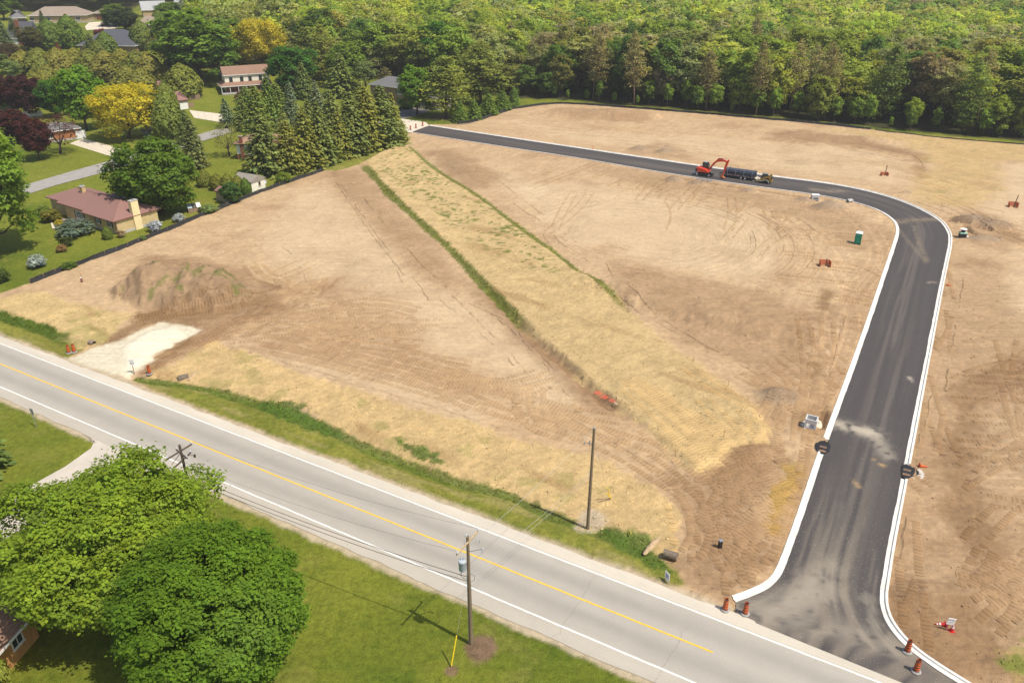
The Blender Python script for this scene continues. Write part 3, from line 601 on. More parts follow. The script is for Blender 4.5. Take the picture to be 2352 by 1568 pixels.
def track_prints():
    CG = C.reshape(NV, NU, 3); KG = cls.reshape(NV, NU); SG_ = sdr.reshape(NV, NU); Vs = []; Fs = []; Cs = []; n0 = 0; PIT = .23; r_ = np.random.default_rng(3)
    for ln, gauge, w in PRINTS:
        L = np.hypot(*np.diff(ln, axis=0).T).sum(); n = int(L/PIT)
        if n < 6: continue
        q, t = resample(ln, n)
        for off in ((-gauge/2, gauge/2) if gauge else (0.0,)):
            c = offset_line(q, off, True); hw = w*.72; a = offset_line(c, hw, True); b = offset_line(c, -hw, True)
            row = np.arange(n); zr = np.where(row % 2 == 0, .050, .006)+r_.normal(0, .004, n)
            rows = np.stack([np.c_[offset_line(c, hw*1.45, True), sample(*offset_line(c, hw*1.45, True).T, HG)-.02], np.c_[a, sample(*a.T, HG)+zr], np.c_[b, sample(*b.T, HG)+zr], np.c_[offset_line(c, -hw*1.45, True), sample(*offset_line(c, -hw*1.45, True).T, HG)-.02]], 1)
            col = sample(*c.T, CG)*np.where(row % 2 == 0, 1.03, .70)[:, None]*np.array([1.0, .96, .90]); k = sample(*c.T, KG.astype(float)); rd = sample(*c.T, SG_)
            ok = (k > .8) & (k < 2.2) & (rd < -1.0) & (r_.random(n) > .06); ok = ok[:-1] & ok[1:]
            idx = n0+np.arange(n*4).reshape(n, 4); f = np.stack([idx[:-1, :-1], idx[1:, :-1], idx[1:, 1:], idx[:-1, 1:]], -1)[ok].reshape(-1, 4)
            Vs.append(rows.reshape(-1, 3)); Fs.append(f); Cs.append(np.repeat(col, 4, 0)); n0 += n*4
    V = np.vstack(Vs); F = np.vstack(Fs); Cc = np.vstack(Cs); used, inv = np.unique(F, return_inverse=True); F = inv.reshape(-1, 4)
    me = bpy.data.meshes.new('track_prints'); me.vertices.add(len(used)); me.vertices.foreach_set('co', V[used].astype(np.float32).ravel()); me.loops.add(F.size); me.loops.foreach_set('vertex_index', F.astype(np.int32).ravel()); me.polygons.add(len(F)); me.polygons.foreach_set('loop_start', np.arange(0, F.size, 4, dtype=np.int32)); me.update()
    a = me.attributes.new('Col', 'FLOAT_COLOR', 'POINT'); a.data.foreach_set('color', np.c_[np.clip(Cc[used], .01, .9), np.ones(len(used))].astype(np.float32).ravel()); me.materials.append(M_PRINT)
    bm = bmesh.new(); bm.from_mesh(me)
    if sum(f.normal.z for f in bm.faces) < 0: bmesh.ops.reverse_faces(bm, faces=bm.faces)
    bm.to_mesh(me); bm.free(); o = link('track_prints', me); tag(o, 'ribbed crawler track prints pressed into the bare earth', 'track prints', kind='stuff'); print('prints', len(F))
def windrows():
    CG = C.reshape(NV, NU, 3); KG = cls.reshape(NV, NU); SG_ = sdr.reshape(NV, NU); Vs = []; Fs = []; Cs = []; n0 = 0; r_ = np.random.default_rng(8)
    for w_i, ln in enumerate(WIND):
        L = np.hypot(*np.diff(ln, axis=0).T).sum(); n = int(L/.35)
        if n < 8: continue
        q, t = resample(ln, n); hgt = .11*sstep(.40, .62, fbm(t, t*0+w_i*3.7, 4.0, 3, 77))*r_.uniform(.6, 1.2, n); jit = (fbm(t, t*0+w_i*1.9, 1.6, 3, 79)-.5)*.5; q = offset_line(q, jit, True); hw = .14+.16*r_.random(n)
        e1, e2 = offset_line(q, hw, True), offset_line(q, -hw, True); rows = np.stack([np.c_[e1, sample(*e1.T, HG)-.015], np.c_[q, sample(*q.T, HG)+hgt], np.c_[e2, sample(*e2.T, HG)-.015]], 1)
        col = sample(*q.T, CG)*r_.uniform(.72, .98, (n, 1)); ok = (hgt > .012) & (np.abs(sample(*q.T, KG.astype(float))-1) < .2) & (sample(*q.T, SG_) < -1); ok = ok[:-1] & ok[1:]
        idx = n0+np.arange(n*3).reshape(n, 3); Fs.append(np.stack([idx[:-1, :-1], idx[1:, :-1], idx[1:, 1:], idx[:-1, 1:]], -1)[ok].reshape(-1, 4)); Vs.append(rows.reshape(-1, 3)); Cs.append(np.repeat(col, 3, 0)); n0 += n*3
    V = np.vstack(Vs); F = np.vstack(Fs); Cc = np.vstack(Cs); used, inv = np.unique(F, return_inverse=True); F = inv.reshape(-1, 4)
    me = bpy.data.meshes.new('windrows'); me.from_pydata(V[used].tolist(), [], F.tolist()); a = me.attributes.new('Col', 'FLOAT_COLOR', 'POINT'); a.data.foreach_set('color', np.c_[Cc[used], np.ones(len(used))].astype(np.float32).ravel()); me.materials.append(M_PRINT)
    tag(link('windrows', me), 'thin broken ridges of earth left by the grader blade', 'earth ridges', kind='stuff')
def ground_objects():
    names = {0: 'lawn', 1: 'bare_earth', 2: 'straw_mulch', 3: 'grass_verge', 4: 'forest_floor', 5: 'limestone_entrance'}
    idx = np.arange(NV*NU).reshape(NV, NU)
    q = np.stack([idx[:-1, :-1], idx[:-1, 1:], idx[1:, 1:], idx[1:, :-1]], -1).reshape(-1, 4)
    qc = cls[q[:, 0]]
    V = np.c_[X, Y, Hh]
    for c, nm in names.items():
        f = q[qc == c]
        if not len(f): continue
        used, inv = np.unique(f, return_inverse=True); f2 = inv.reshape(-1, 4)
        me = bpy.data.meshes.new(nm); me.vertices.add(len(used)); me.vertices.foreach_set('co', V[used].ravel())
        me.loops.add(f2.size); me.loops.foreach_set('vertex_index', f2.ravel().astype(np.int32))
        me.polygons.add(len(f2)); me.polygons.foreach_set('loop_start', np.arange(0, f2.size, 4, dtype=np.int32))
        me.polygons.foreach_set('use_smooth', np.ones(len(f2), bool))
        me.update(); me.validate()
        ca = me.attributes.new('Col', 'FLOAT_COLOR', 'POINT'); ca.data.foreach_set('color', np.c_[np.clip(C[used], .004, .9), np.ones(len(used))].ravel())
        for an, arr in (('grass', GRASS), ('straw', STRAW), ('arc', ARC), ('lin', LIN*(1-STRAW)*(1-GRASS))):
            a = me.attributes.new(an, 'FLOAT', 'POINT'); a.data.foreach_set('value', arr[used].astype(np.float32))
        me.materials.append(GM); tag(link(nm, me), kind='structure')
    big = MB(); big.add([(-5000,-1500,-3.2),(5000,-1500,-3.2),(5000,8000,-3.2),(-5000,8000,-3.2)], [(0,1,2,3)])
    tag(big.build('ground', pm('distant_ground', (.07,.085,.025), .95, .3, .05)), kind='structure')
# ------------------------------------------------------------------ paved surfaces
def strip(name, rows, m, attrs=None, parent=None, col=None):
    """rows: (n, k, 3) grid of points"""
    n, k = rows.shape[:2]; idx = np.arange(n*k).reshape(n, k)
    q = np.stack([idx[:-1, :-1], idx[:-1, 1:], idx[1:, 1:], idx[1:, :-1]], -1).reshape(-1, 4)
    me = bpy.data.meshes.new(name); me.from_pydata(rows.reshape(-1, 3).tolist(), [], q.tolist())
    bm = bmesh.new(); bm.from_mesh(me); bmesh.ops.recalc_face_normals(bm, faces=bm.faces)
    if sum(f.normal.z*f.calc_area() for f in bm.faces) < 0: bmesh.ops.reverse_faces(bm, faces=bm.faces)
    bm.to_mesh(me); bm.free()
    for an, arr in (attrs or {}).items():
        a = me.attributes.new(an, 'FLOAT', 'POINT'); a.data.foreach_set('value', np.asarray(arr, np.float32).ravel())
    if col is not None:
        a = me.attributes.new('Col', 'FLOAT_COLOR', 'POINT'); a.data.foreach_set('color', np.c_[col, np.ones(len(col))].ravel().astype(np.float32))
    me.polygons.foreach_set('use_smooth', [True]*len(me.polygons)); me.materials.append(m)
    return link(name, me, parent)
def col_mat(name, rough=.85, amp=.3, scale=14, bump=.3, spec=.25):
    m, nt, b = new_mat(name); col = N(nt, 'ShaderNodeAttribute', attribute_name='Col').outputs['Color']
    pos = N(nt, 'ShaderNodeNewGeometry').outputs['Position']; k = noise(nt, pos, scale, 4, .65); k2 = noise(nt, pos, .5, 3)
    f = mathn(nt, 'ADD', 1.0, mathn(nt, 'MULTIPLY', mathn(nt, 'SUBTRACT', k, .5), amp*2)); f = mathn(nt, 'MULTIPLY', f, mathn(nt, 'ADD', .93, mathn(nt, 'MULTIPLY', k2, .14)))
    vm = N(nt, 'ShaderNodeVectorMath', operation='SCALE'); nt.links.new(col, vm.inputs[0]); nt.links.new(f, vm.inputs['Scale'])
    nt.links.new(vm.outputs[0], b.inputs['Base Color']); b.inputs['Roughness'].default_value = rough; b.inputs['Specular IOR Level'].default_value = spec
    bn = N(nt, 'ShaderNodeBump'); bn.inputs['Strength'].default_value = bump; bn.inputs['Distance'].default_value = .02
    nt.links.new(k, bn.inputs['Height']); nt.links.new(bn.outputs['Normal'], b.inputs['Normal']); return m
M_PAVE = col_mat('worn_pavement', .9, .14, 9, .2); M_TAR = col_mat('fresh_asphalt', .75, .28, 16, .4, .35)
M_PAINT_W = pm('white_road_paint', (.74,.72,.66), .6, .14, 2.5); M_PAINT_Y = pm('yellow_road_paint', (.78,.46,.03), .6, .12, 2.5)
M_CONC = pm('pale_concrete', (.60,.55,.47), .85, .07, .9, .15, col2=(.80,.77,.71)); M_CONC_D = pm('grey_concrete', (.42,.41,.39), .9, .12, 3, .2)
M_CRACK = pm('crack_filler', (.24,.21,.18), .9, .2)

# main road
sv_ = np.arange(-75, 150, .8); nv_ = np.r_[np.linspace(SH_NEAR, 0, 5), np.linspace(.35, LANE_FAR, 20), np.linspace(LANE_FAR+.3, SH_FAR, 5)]
SG, NG = np.meshgrid(sv_, nv_, indexing='ij'); jn = (fbm(SG, NG*0, 2.2, 3, 301)-.5)*.5
NGr = NG.copy(); NGr[:, 0] -= .1+jn[:, 0]; NGr[:, -1] += .1+jn[:, -1]
pts = RD_A[None, None]+SG[..., None]*rd_d+NGr[..., None]*rd_n
crown = .012+.068*(1-((NG-3.6)/6.6)**2).clip(0, 1)
rows = np.dstack([pts[..., 0], pts[..., 1], crown])
lane = np.where((NG > 0) & (NG < LANE_FAR), 1.0, 0.0); ctr = np.exp(-((NG-1.95)/.85)**2)+np.exp(-((NG-5.25)/.85)**2)
c = np.zeros(NG.shape+(3,)); c[:] = (.385, .350, .296); c *= (1-.17*ctr*lane*(.75+.5*fbm(SG, NG, 1.2, 3, 311, 14)))[..., None]
edge = np.where(lane > 0, 0, 1.0); c = c*(1-edge[..., None])+np.array([.420, .374, .305])*edge[..., None]*(.93+.14*fbm(SG, NG, 1.4, 4, 321, 5))[..., None]
far_sh = (NG > LANE_FAR+.2); c = np.where(far_sh[..., None], np.array([.530, .470, .375])*(.9+.2*fbm(SG, NG, 1.4, 4, 331, 4))[..., None], c)
c *= (.95+.10*fbm(SG, NG, .7, 4, 341, 9))[..., None]
main_road = tag(strip('main_road', rows, M_PAVE, col=c.reshape(-1, 3)), kind='structure')
def road_line(name, n0, s0, s1, w, m, parent=main_road, z=.012):
    s = np.arange(s0, s1, .5); wj = (fbm(s, s*0, .8, 3, 351)-.5)*.05; zz = .012+.068*max(0, 1-((n0-3.6)/6.6)**2)+z
    a = RD_A+s[:, None]*rd_d+(n0-w/2+wj)[:, None]*rd_n; b = RD_A+s[:, None]*rd_d+(n0+w/2+wj)[:, None]*rd_n
    return strip(name, np.dstack([np.stack([a[:, 0], b[:, 0]], 1), np.stack([a[:, 1], b[:, 1]], 1), np.full((len(s), 2), zz)]), m, parent=parent)
s_end = float((np.array(at(1640, 1505)[:2])-RD_A)@rd_d)
road_line('edge_line', .08, -75, 150, .17, M_PAINT_W); road_line('edge_line', LANE_FAR-.02, -75, 150, .17, M_PAINT_W); road_line('centre_line', 3.62, -75, s_end, .17, M_PAINT_Y)
def crack(p0, p1, parent, seed, w=.03, z=.1):
    r_ = np.random.default_rng(seed); n = 26; a = np.array(at(*p0)[:2]); b = np.array(at(*p1)[:2]); t = np.linspace(0, 1, n)
    q = a[None]*(1-t[:, None])+b[None]*t[:, None]; per = np.array([-(b-a)[1], (b-a)[0]])/np.linalg.norm(b-a)
    q += per[None]*np.cumsum(r_.normal(0, .10, n))[:, None]; ww = w*(.5+r_.random(n))
    nn_ = (q-RD_A)@rd_n; zz = .012+.068*(1-((nn_-3.6)/6.6)**2).clip(0, 1)+.009
    L_ = q-per[None]*ww[:, None]/2; R_ = q+per[None]*ww[:, None]/2
    return strip('crack', np.dstack([np.stack([L_[:, 0], R_[:, 0]], 1), np.stack([L_[:, 1], R_[:, 1]], 1), np.stack([zz, zz], 1)]), M_CRACK, parent=parent)
crack((1364,1322),(1272,1464), main_road, 1); crack((1580,1440),(1504,1565), main_road, 2); crack((650,1040),(588,1075), main_road, 3); crack((205,1008),(222,1016), main_road, 4, .1)

# new road: 1.2 m cells carry dust, streaks and spills
NR = 620; Lr, tL = resample(np.vstack([at2([(1692,1413)]), LW]), NR); Rr, tR = resample(np.vstack([at2([(2150,1600)]), RW[(RW[:, 1] > at(2200, 1570).y)]]), NR)
KV = 34; vv = np.linspace(0, 1, KV); G = Lr[:, None]*(1-vv[None, :, None])+Rr[:, None]*vv[None, :, None]
S_ = np.repeat(tR[:, None], KV, 1); V_ = np.repeat(vv[None]*8.5, NR, 0); gx, gy = G[..., 0], G[..., 1]; G2 = np.c_[gx.ravel(), gy.ravel()]
tar = np.zeros((NR, KV, 3)); tar[:] = (.064, .055, .051)
stk = fbm(S_, V_, .35, 3, 401, 40); stk2 = fbm(S_, V_, .9, 3, 411, 25)
tar *= (.82+.22*stk+.22*stk2)[..., None]
dust = np.array([.36, .29, .21])
near_m = sstep(34, 6, S_)*sstep(.50, .72, fbm(S_, V_, .45, 4, 421, 26)+.12*sstep(24, 4, S_))
tar = tar*(1-near_m[..., None]*.34)+dust*near_m[..., None]*.34
midd = sstep(3.0, .6, np.abs(V_-4.0-.8*np.sin(S_*.05)))*sstep(.42, .62, fbm(S_, V_, .4, 3, 425, 60)); tar = tar*(1-midd[..., None]*.13)+dust*midd[..., None]*.13
def splash(px, w, k, seed, col=(.42,.36,.27)):
    global tar
    ln = smooth_line(at2(px), 2); dd, ar, sd = line_sd(G2, ln); dd = dd.reshape(NR, KV)
    m = np.exp(-(dd/w)**2)*sstep(.38, .62, fbm(gx, gy, .7, 4, seed)+.15*np.exp(-(dd/w)**2)); tar = tar*(1-m[..., None]*k)+np.array(col)*m[..., None]*k
splash([(1915,972),(1960,985),(2005,995)], 1.1, .85, 431); splash([(1985,990),(2020,1015),(2040,1050)], .9, .45, 441); splash([(1700,1400),(1800,1380),(1870,1330),(1905,1300)], 1.3, .32, 451)
splash([(1720,1425),(1830,1400),(1900,1350)], 1.6, .36, 461); splash([(1850,1440),(1960,1450),(2080,1510)], 1.2, .28, 471); splash([(1990,1370),(2000,1430),(2060,1480)], .8, .26, 481)
splash([(2100,520),(2110,560),(2130,600)], .5, .26, 491, (.34,.25,.15)); splash([(2060,520),(2090,560),(2125,600),(2128,604)], .4, .24, 501, (.34,.25,.15)); splash([(2060,510),(2110,505),(2170,503)], 1.3, .34, 511, (.36,.26,.15))
splash([(1870,436),(1900,440),(1930,440)], 1.4, .35, 521, (.38,.28,.17)); splash([(2088,868),(2092,880)], .3, .9, 531); splash([(2008,1057),(2028,1070)], .28, .8, 541, (.42,.27,.12)); splash([(1955,1098),(1975,1122)], .25, .6, 551, (.42,.27,.12)); splash([(2150,650),(2140,648),(2132,650)], .3, .5, 553, (.4,.3,.2))
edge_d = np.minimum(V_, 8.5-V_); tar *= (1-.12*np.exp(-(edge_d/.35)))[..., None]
rows = np.dstack([gx, gy, np.full(gx.shape, .025)+.05*(1-(2*vv-1)**2)[None]])
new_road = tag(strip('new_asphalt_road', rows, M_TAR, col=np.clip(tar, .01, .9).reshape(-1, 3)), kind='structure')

def offset_line(p, d, left):
    t = np.gradient(p, axis=0); t /= np.linalg.norm(t, axis=1)[:, None]+1e-9
    n = np.c_[-t[:, 1], t[:, 0]]*(1 if left else -1); return p+n*(d[:, None] if np.ndim(d) else d)
def kerb(name, line, left):
    n = max(8, int(np.hypot(*np.diff(line, axis=0).T).sum()/.4)); p, t = resample(line, n); wv = (fbm(t, t*0, 1.6, 3, 601+int(left))-.5)*.10
    prof = [(-.02, -.05), (0, .045), (.33, .04), (.37, .06), (.41, .185), (.44, .195), (.60, .195), (.63, .18), (.64, -.1)]
    rows = np.stack([np.c_[offset_line(p, np.full(n, o)+(wv if k < 2 else 0)*1.0, left), np.full(n, z)] for k, (o, z) in enumerate(prof)], 1)
    o = strip(name, rows, M_CONC); tag(o, kind='structure')
    ends = MB()
    for r_ in (rows[0], rows[-1]): ends.add([tuple(x) for x in r_], [tuple(range(len(prof)))])
    e = ends.build('end_face', M_CONC, o); 
    for poly in o.data.polygons: poly.use_smooth = False
    return o
def cut(line, a_px, b_px):
    a = np.array(at(*a_px)[:2]); b = np.array(at(*b_px)[:2]); i = np.argmin(np.hypot(*(line-a).T)); j = np.argmin(np.hypot(*(line-b).T)); return line[min(i, j):max(i, j)+1]
LD = resample(LW, 900)[0]; RDn = resample(RW, 900)[0]
kerb('kerb', cut(LD, (1690,1382), (1892,1042)), True); kerb('kerb', cut(LD, (1906,1012), (945,304)), True)
kerb('kerb', cut(RDn, (2330,1640), (2070,1099)), False); kerb('kerb', cut(RDn, (2077,1064), (985,289)), False)

# patches of black asphalt round the two catch basins set in the kerb line
M_PATCH = pm('black_cold_patch', (.018,.017,.018), .7, .35, 9, .8); M_RUST = pm('rusty_grate', (.36,.22,.14), .8, .3, 9); M_BASE = pm('crushed_stone', (.50,.46,.40), .95, .2, 8, .6)
def ragged(name, px, z, m, seed, h=.03, parent=None):
    ln = at2(px); ln = smooth_line(np.vstack([ln, ln[:1]]), 2); ln, t = resample(ln, 70); r_ = np.random.default_rng(seed)
    c = ln.mean(0); ln = c+(ln-c)*(1+r_.normal(0, .05, len(ln)))[:, None]
    b = MB(); nn_ = len(ln); inner = c+(ln-c)*.55
    vs = [(x, y, z-.05) for x, y in ln]+[(x, y, z+h) for x, y in c+(ln-c)*.96]+[(x, y, z+h*1.6+r_.normal(0, .008)) for x, y in inner]+[(c[0], c[1], z+h*1.8)]
    fs = [(i, (i+1) % nn_, nn_+(i+1) % nn_, nn_+i) for i in range(nn_)]+[(nn_+i, nn_+(i+1) % nn_, 2*nn_+(i+1) % nn_, 2*nn_+i) for i in range(nn_)]+[(2*nn_+i, 2*nn_+(i+1) % nn_, 3*nn_) for i in range(nn_)]
    b.add(vs, fs); return b.build(name, m, parent, smooth=True)
tag(ragged('stone_bedding', [(2074,1064),(2096,1066),(2118,1078),(2125,1092),(2118,1106),(2090,1108),(2074,1100)], .03, M_BASE, 5, .04), kind='structure')
for nm, px, basin, lab in (('asphalt_patch', [(1893,1012),(1878,1015),(1868,1024),(1872,1038),(1882,1043),(1896,1044),(1906,1036),(1908,1020)], [(1891,1025),(1889,1034)], 'black asphalt patch round twin grates in the left kerb beside the concrete box'),
                       ('asphalt_patch', [(2072,1066),(2086,1068),(2104,1078),(2113,1088),(2106,1094),(2090,1099),(2078,1103),(2070,1096),(2068,1080)], [(2084,1078),(2082,1088)], 'black asphalt patch round twin grates in the right kerb near the fallen cone')):
    o = ragged(nm, px, .07, M_PATCH, 9, .05); tag(o, lab, 'asphalt patch')
    for q in basin:
        p = at(*q, .24); g = MB(); g.M = Matrix.Translation((p.x, p.y, .17)) @ Matrix.Rotation(R(-24), 4, 'Z')
        g.box((0, .13, 0), (.72, .05, .05)).box((0, -.13, 0), (.72, .05, .05)).box((.34, 0, 0), (.05, .3, .05)).box((-.34, 0, 0), (.05, .3, .05)).box((0, 0, -.03), (.68, .26, .02))
        for k in range(5): g.box((-.24+.12*k, 0, .002), (.035, .26, .04))
        g.build('grate', M_RUST, o)

def pave(name, px, m, z=.025, kind='structure', parent=None, sub=3):
    poly = at2(px); pave_under(poly)
    bm = bmesh.new(); vs = [bm.verts.new((x, y, 0)) for x, y in poly]; bm.faces.new(vs)
    bmesh.ops.triangulate(bm, faces=bm.faces)
    if poly[:, 1].max() > 262:
        for _ in range(sub): bmesh.ops.subdivide_edges(bm, edges=bm.edges, cuts=1, use_grid_fill=True); bmesh.ops.triangulate(bm, faces=bm.faces)
    for v in bm.verts: v.co.z = float(rise(v.co.x, v.co.y))+z
    bmesh.ops.recalc_face_normals(bm, faces=bm.faces)
    if sum(f.normal.z for f in bm.faces) < 0: bmesh.ops.reverse_faces(bm, faces=bm.faces)
    me = bpy.data.meshes.new(name); bm.to_mesh(me); bm.free(); me.materials.append(m); o = link(name, me, parent)
    if kind: tag(o, kind=kind)
    return o
M_STREET = pm('street_asphalt', (.31,.285,.255), .9, .10, .6, .2); M_LANE = pm('lane_asphalt', (.50,.44,.36), .9, .08, .5, .15); M_DRIVE = pm('driveway_concrete', (.60,.52,.40), .9, .10, .7, .15); M_DRIVE2 = pm('dark_driveway', (.17,.155,.14), .9, .15, .6, .2)
def s_of(px, py): return float((np.array(at(px, py)[:2])-RD_A)@rd_d)
def pave_pts(name, poly, m, z): 
    pave_under(poly); b_ = MB(); b_.add([(x, y, z) for x, y in poly], [tuple(range(len(poly)))]); o = b_.build(name, m); bm = bmesh.new(); bm.from_mesh(o.data); bmesh.ops.triangulate(bm, faces=bm.faces)
    for f in bm.faces:
        if f.normal.z < 0: f.normal_flip()
    bm.to_mesh(o.data); bm.free(); return tag(o, kind='structure')
s0_, s1_ = s_of(190, 1000), s_of(500, 1130)
pave_pts('side_lane', np.vstack([at2([(216,1014),(209,1029),(150,1071),(0,1154),(-160,1245),(-160,1350),(0,1250),(150,1180),(300,1126),(420,1118)]), [road_pt(s1_-2.5, SH_NEAR-1.2), road_pt(s1_, SH_NEAR+.12), road_pt(s0_, SH_NEAR+.12)]]), M_LANE, .020)
pave('street', [(-250,545),(-60,482),(60,447),(127,426),(250,393),(330,368),(400,346),(472,322),(540,302),(640,290),(760,292),(850,292),(915,302),(935,298),(925,280),(880,276),(760,276),(620,272),(560,276),(510,294),(470,305),(387,330),(300,356),(170,392),(60,424),(-60,458),(-250,515)], M_STREET)
pave('concrete_pad', [(917,272),(978,281),(986,289),(944,305),(922,303),(915,285)], M_DRIVE, .04)
pave('dark_driveway', [(917,256),(940,248),(966,238),(1000,244),(985,256),(956,267),(926,273),(916,270)], M_DRIVE2, .03)
def slabs(name, quad_px, nu, nv, m, gap=.03):
    q = at2(quad_px); pave_under(q); root = None
    def pt(u, v): return q[0]*(1-u)*(1-v)+q[1]*u*(1-v)+q[2]*u*v+q[3]*(1-u)*v
    root = empty(name, (*q.mean(0), 0)); tag(root, kind='structure'); bpy.context.view_layer.update()
    c = q.mean(0); W = np.linalg.norm(q[1]-q[0])/nu; H = np.linalg.norm(q[3]-q[0])/nv; r_ = random.Random(3)
    for i in range(nu):
        for j in range(nv):
            u0, u1, v0, v1 = (i+gap/W)/nu, (i+1-gap/W)/nu, (j+gap/H)/nv, (j+1-gap/H)/nv
            b = MB(); b.slab([tuple(pt(u, v)-c) for u, v in ((u0, v0), (u1, v0), (u1, v1), (u0, v1))], -.1, .03+r_.uniform(0, .012)); b.build('panel', m, root)
    return root
slabs('driveway', [(160,330),(189,318),(292,345),(266,363)], 5, 2, M_DRIVE); slabs('driveway', [(434,253),(525,264),(512,282),(446,271)], 5, 2, M_DRIVE)
pave('driveway', [(195,62),(205,52),(232,50),(262,56),(280,60),(265,66),(228,68),(199,70)], M_DRIVE, .05); pave('driveway', [(-40,103),(18,96),(16,106),(-40,112)], M_DRIVE, .05)
pave('front_walk', [(95,498),(106,500),(122,508),(122,517),(140,524),(170,533),(182,536),(176,541),(150,533),(120,524),(116,511),(95,503)], M_DRIVE, .03)
pave('paver_court', [(139,500),(160,505),(185,512),(190,520),(170,524),(148,515)], pm('mauve_pavers', (.30,.23,.20), .9, .2, 3), .05)
HG = Hh.reshape(NV, NU)
ground_objects()
M_PRINT = col_mat('pressed_earth', .95, .16, 8, .3, .1)
track_prints()
windrows()
def gz(p):
    return Vector((p.x, p.y, ground_height(p.x, p.y)))
# ------------------------------------------------------------------ trees
M_LEAF = foliage_mat('leaves', .48); M_NEEDLE = foliage_mat('needles', .35, .65)
M_BARK = pm('bark', (.075,.055,.04), .95, .3, 5, .6, stretch=(1, 1, .25)); M_BARK_R = pm('pine_bark', (.27,.18,.13), .95, .25, 5, .5, stretch=(1, 1, .25))
def unit(a): return a/(np.linalg.norm(a, axis=-1, keepdims=True)+1e-9)
def leaf_mesh(name, Cn, Nm, size, tint, aspect=.75, mat=None, dirs=None, r_=None, SN=None):
    """one pointed card of four corners per leaf spray"""
    n = len(Cn); r_ = r_ or np.random.default_rng(1)
    Nm = unit(Nm); d = r_.normal(size=(n, 3)) if dirs is None else dirs
    t = unit(d-(d*Nm).sum(1, keepdims=True)*Nm); b = np.cross(Nm, t); s = np.asarray(size).reshape(-1, 1)*np.ones((n, 1))
    bend = Nm*s*.18
    V = np.stack([Cn-t*s*.5-bend, Cn-b*s*aspect*.5, Cn+t*s*.5-bend, Cn+b*s*aspect*.5], 1).reshape(-1, 3)
    me = bpy.data.meshes.new(name); me.vertices.add(4*n); me.vertices.foreach_set('co', V.astype(np.float32).ravel())
    me.loops.add(4*n); me.loops.foreach_set('vertex_index', np.arange(4*n, dtype=np.int32)); me.polygons.add(n); me.polygons.foreach_set('loop_start', np.arange(0, 4*n, 4, dtype=np.int32))
    me.update(); a = me.attributes.new('tint', 'FLOAT_COLOR', 'POINT'); a.data.foreach_set('color', np.c_[np.repeat(tint, 4, 0), np.ones(4*n)].astype(np.float32).ravel())
    if SN is not None: q = me.attributes.new('custom_normal', 'FLOAT_VECTOR', 'POINT'); q.data.foreach_set('vector', np.repeat(unit(SN), 4, 0).astype(np.float32).ravel())
    me.materials.append(mat or M_LEAF); return me
def tints(cl, n, r_, hue=.07, val=.20, leafval=.11):
    """per-clump and per-leaf colour variation; cl = clump index of each leaf"""
    k = cl.max()+1; v = 1+r_.normal(0, val*.55, k)[cl]+r_.normal(0, leafval, n); h = r_.normal(0, hue, k)[cl]+r_.normal(0, hue*.5, n)
    v = np.clip(v, .45, 1.75); return np.c_[v*(1+h*.8), v*(1+h*.25), v*(1-h*.6)].clip(.1, 2)
def shade_n(Cs, Ns, ctr, mid, own=.55):
    """normals of the leafy surface: away from the nearest bough, away from the crown's middle, a little of the leaf itself"""
    d2 = ((Cs[:, None, :]-ctr[None, :, :])**2).sum(-1) if len(Cs)*len(ctr) < 9e6 else None
    near = ctr[d2.argmin(1)] if d2 is not None else mid
    return unit(unit(Cs-near)*.8+unit(Cs-mid)*.5+np.array([0, 0, .25])+unit(Ns)*own)
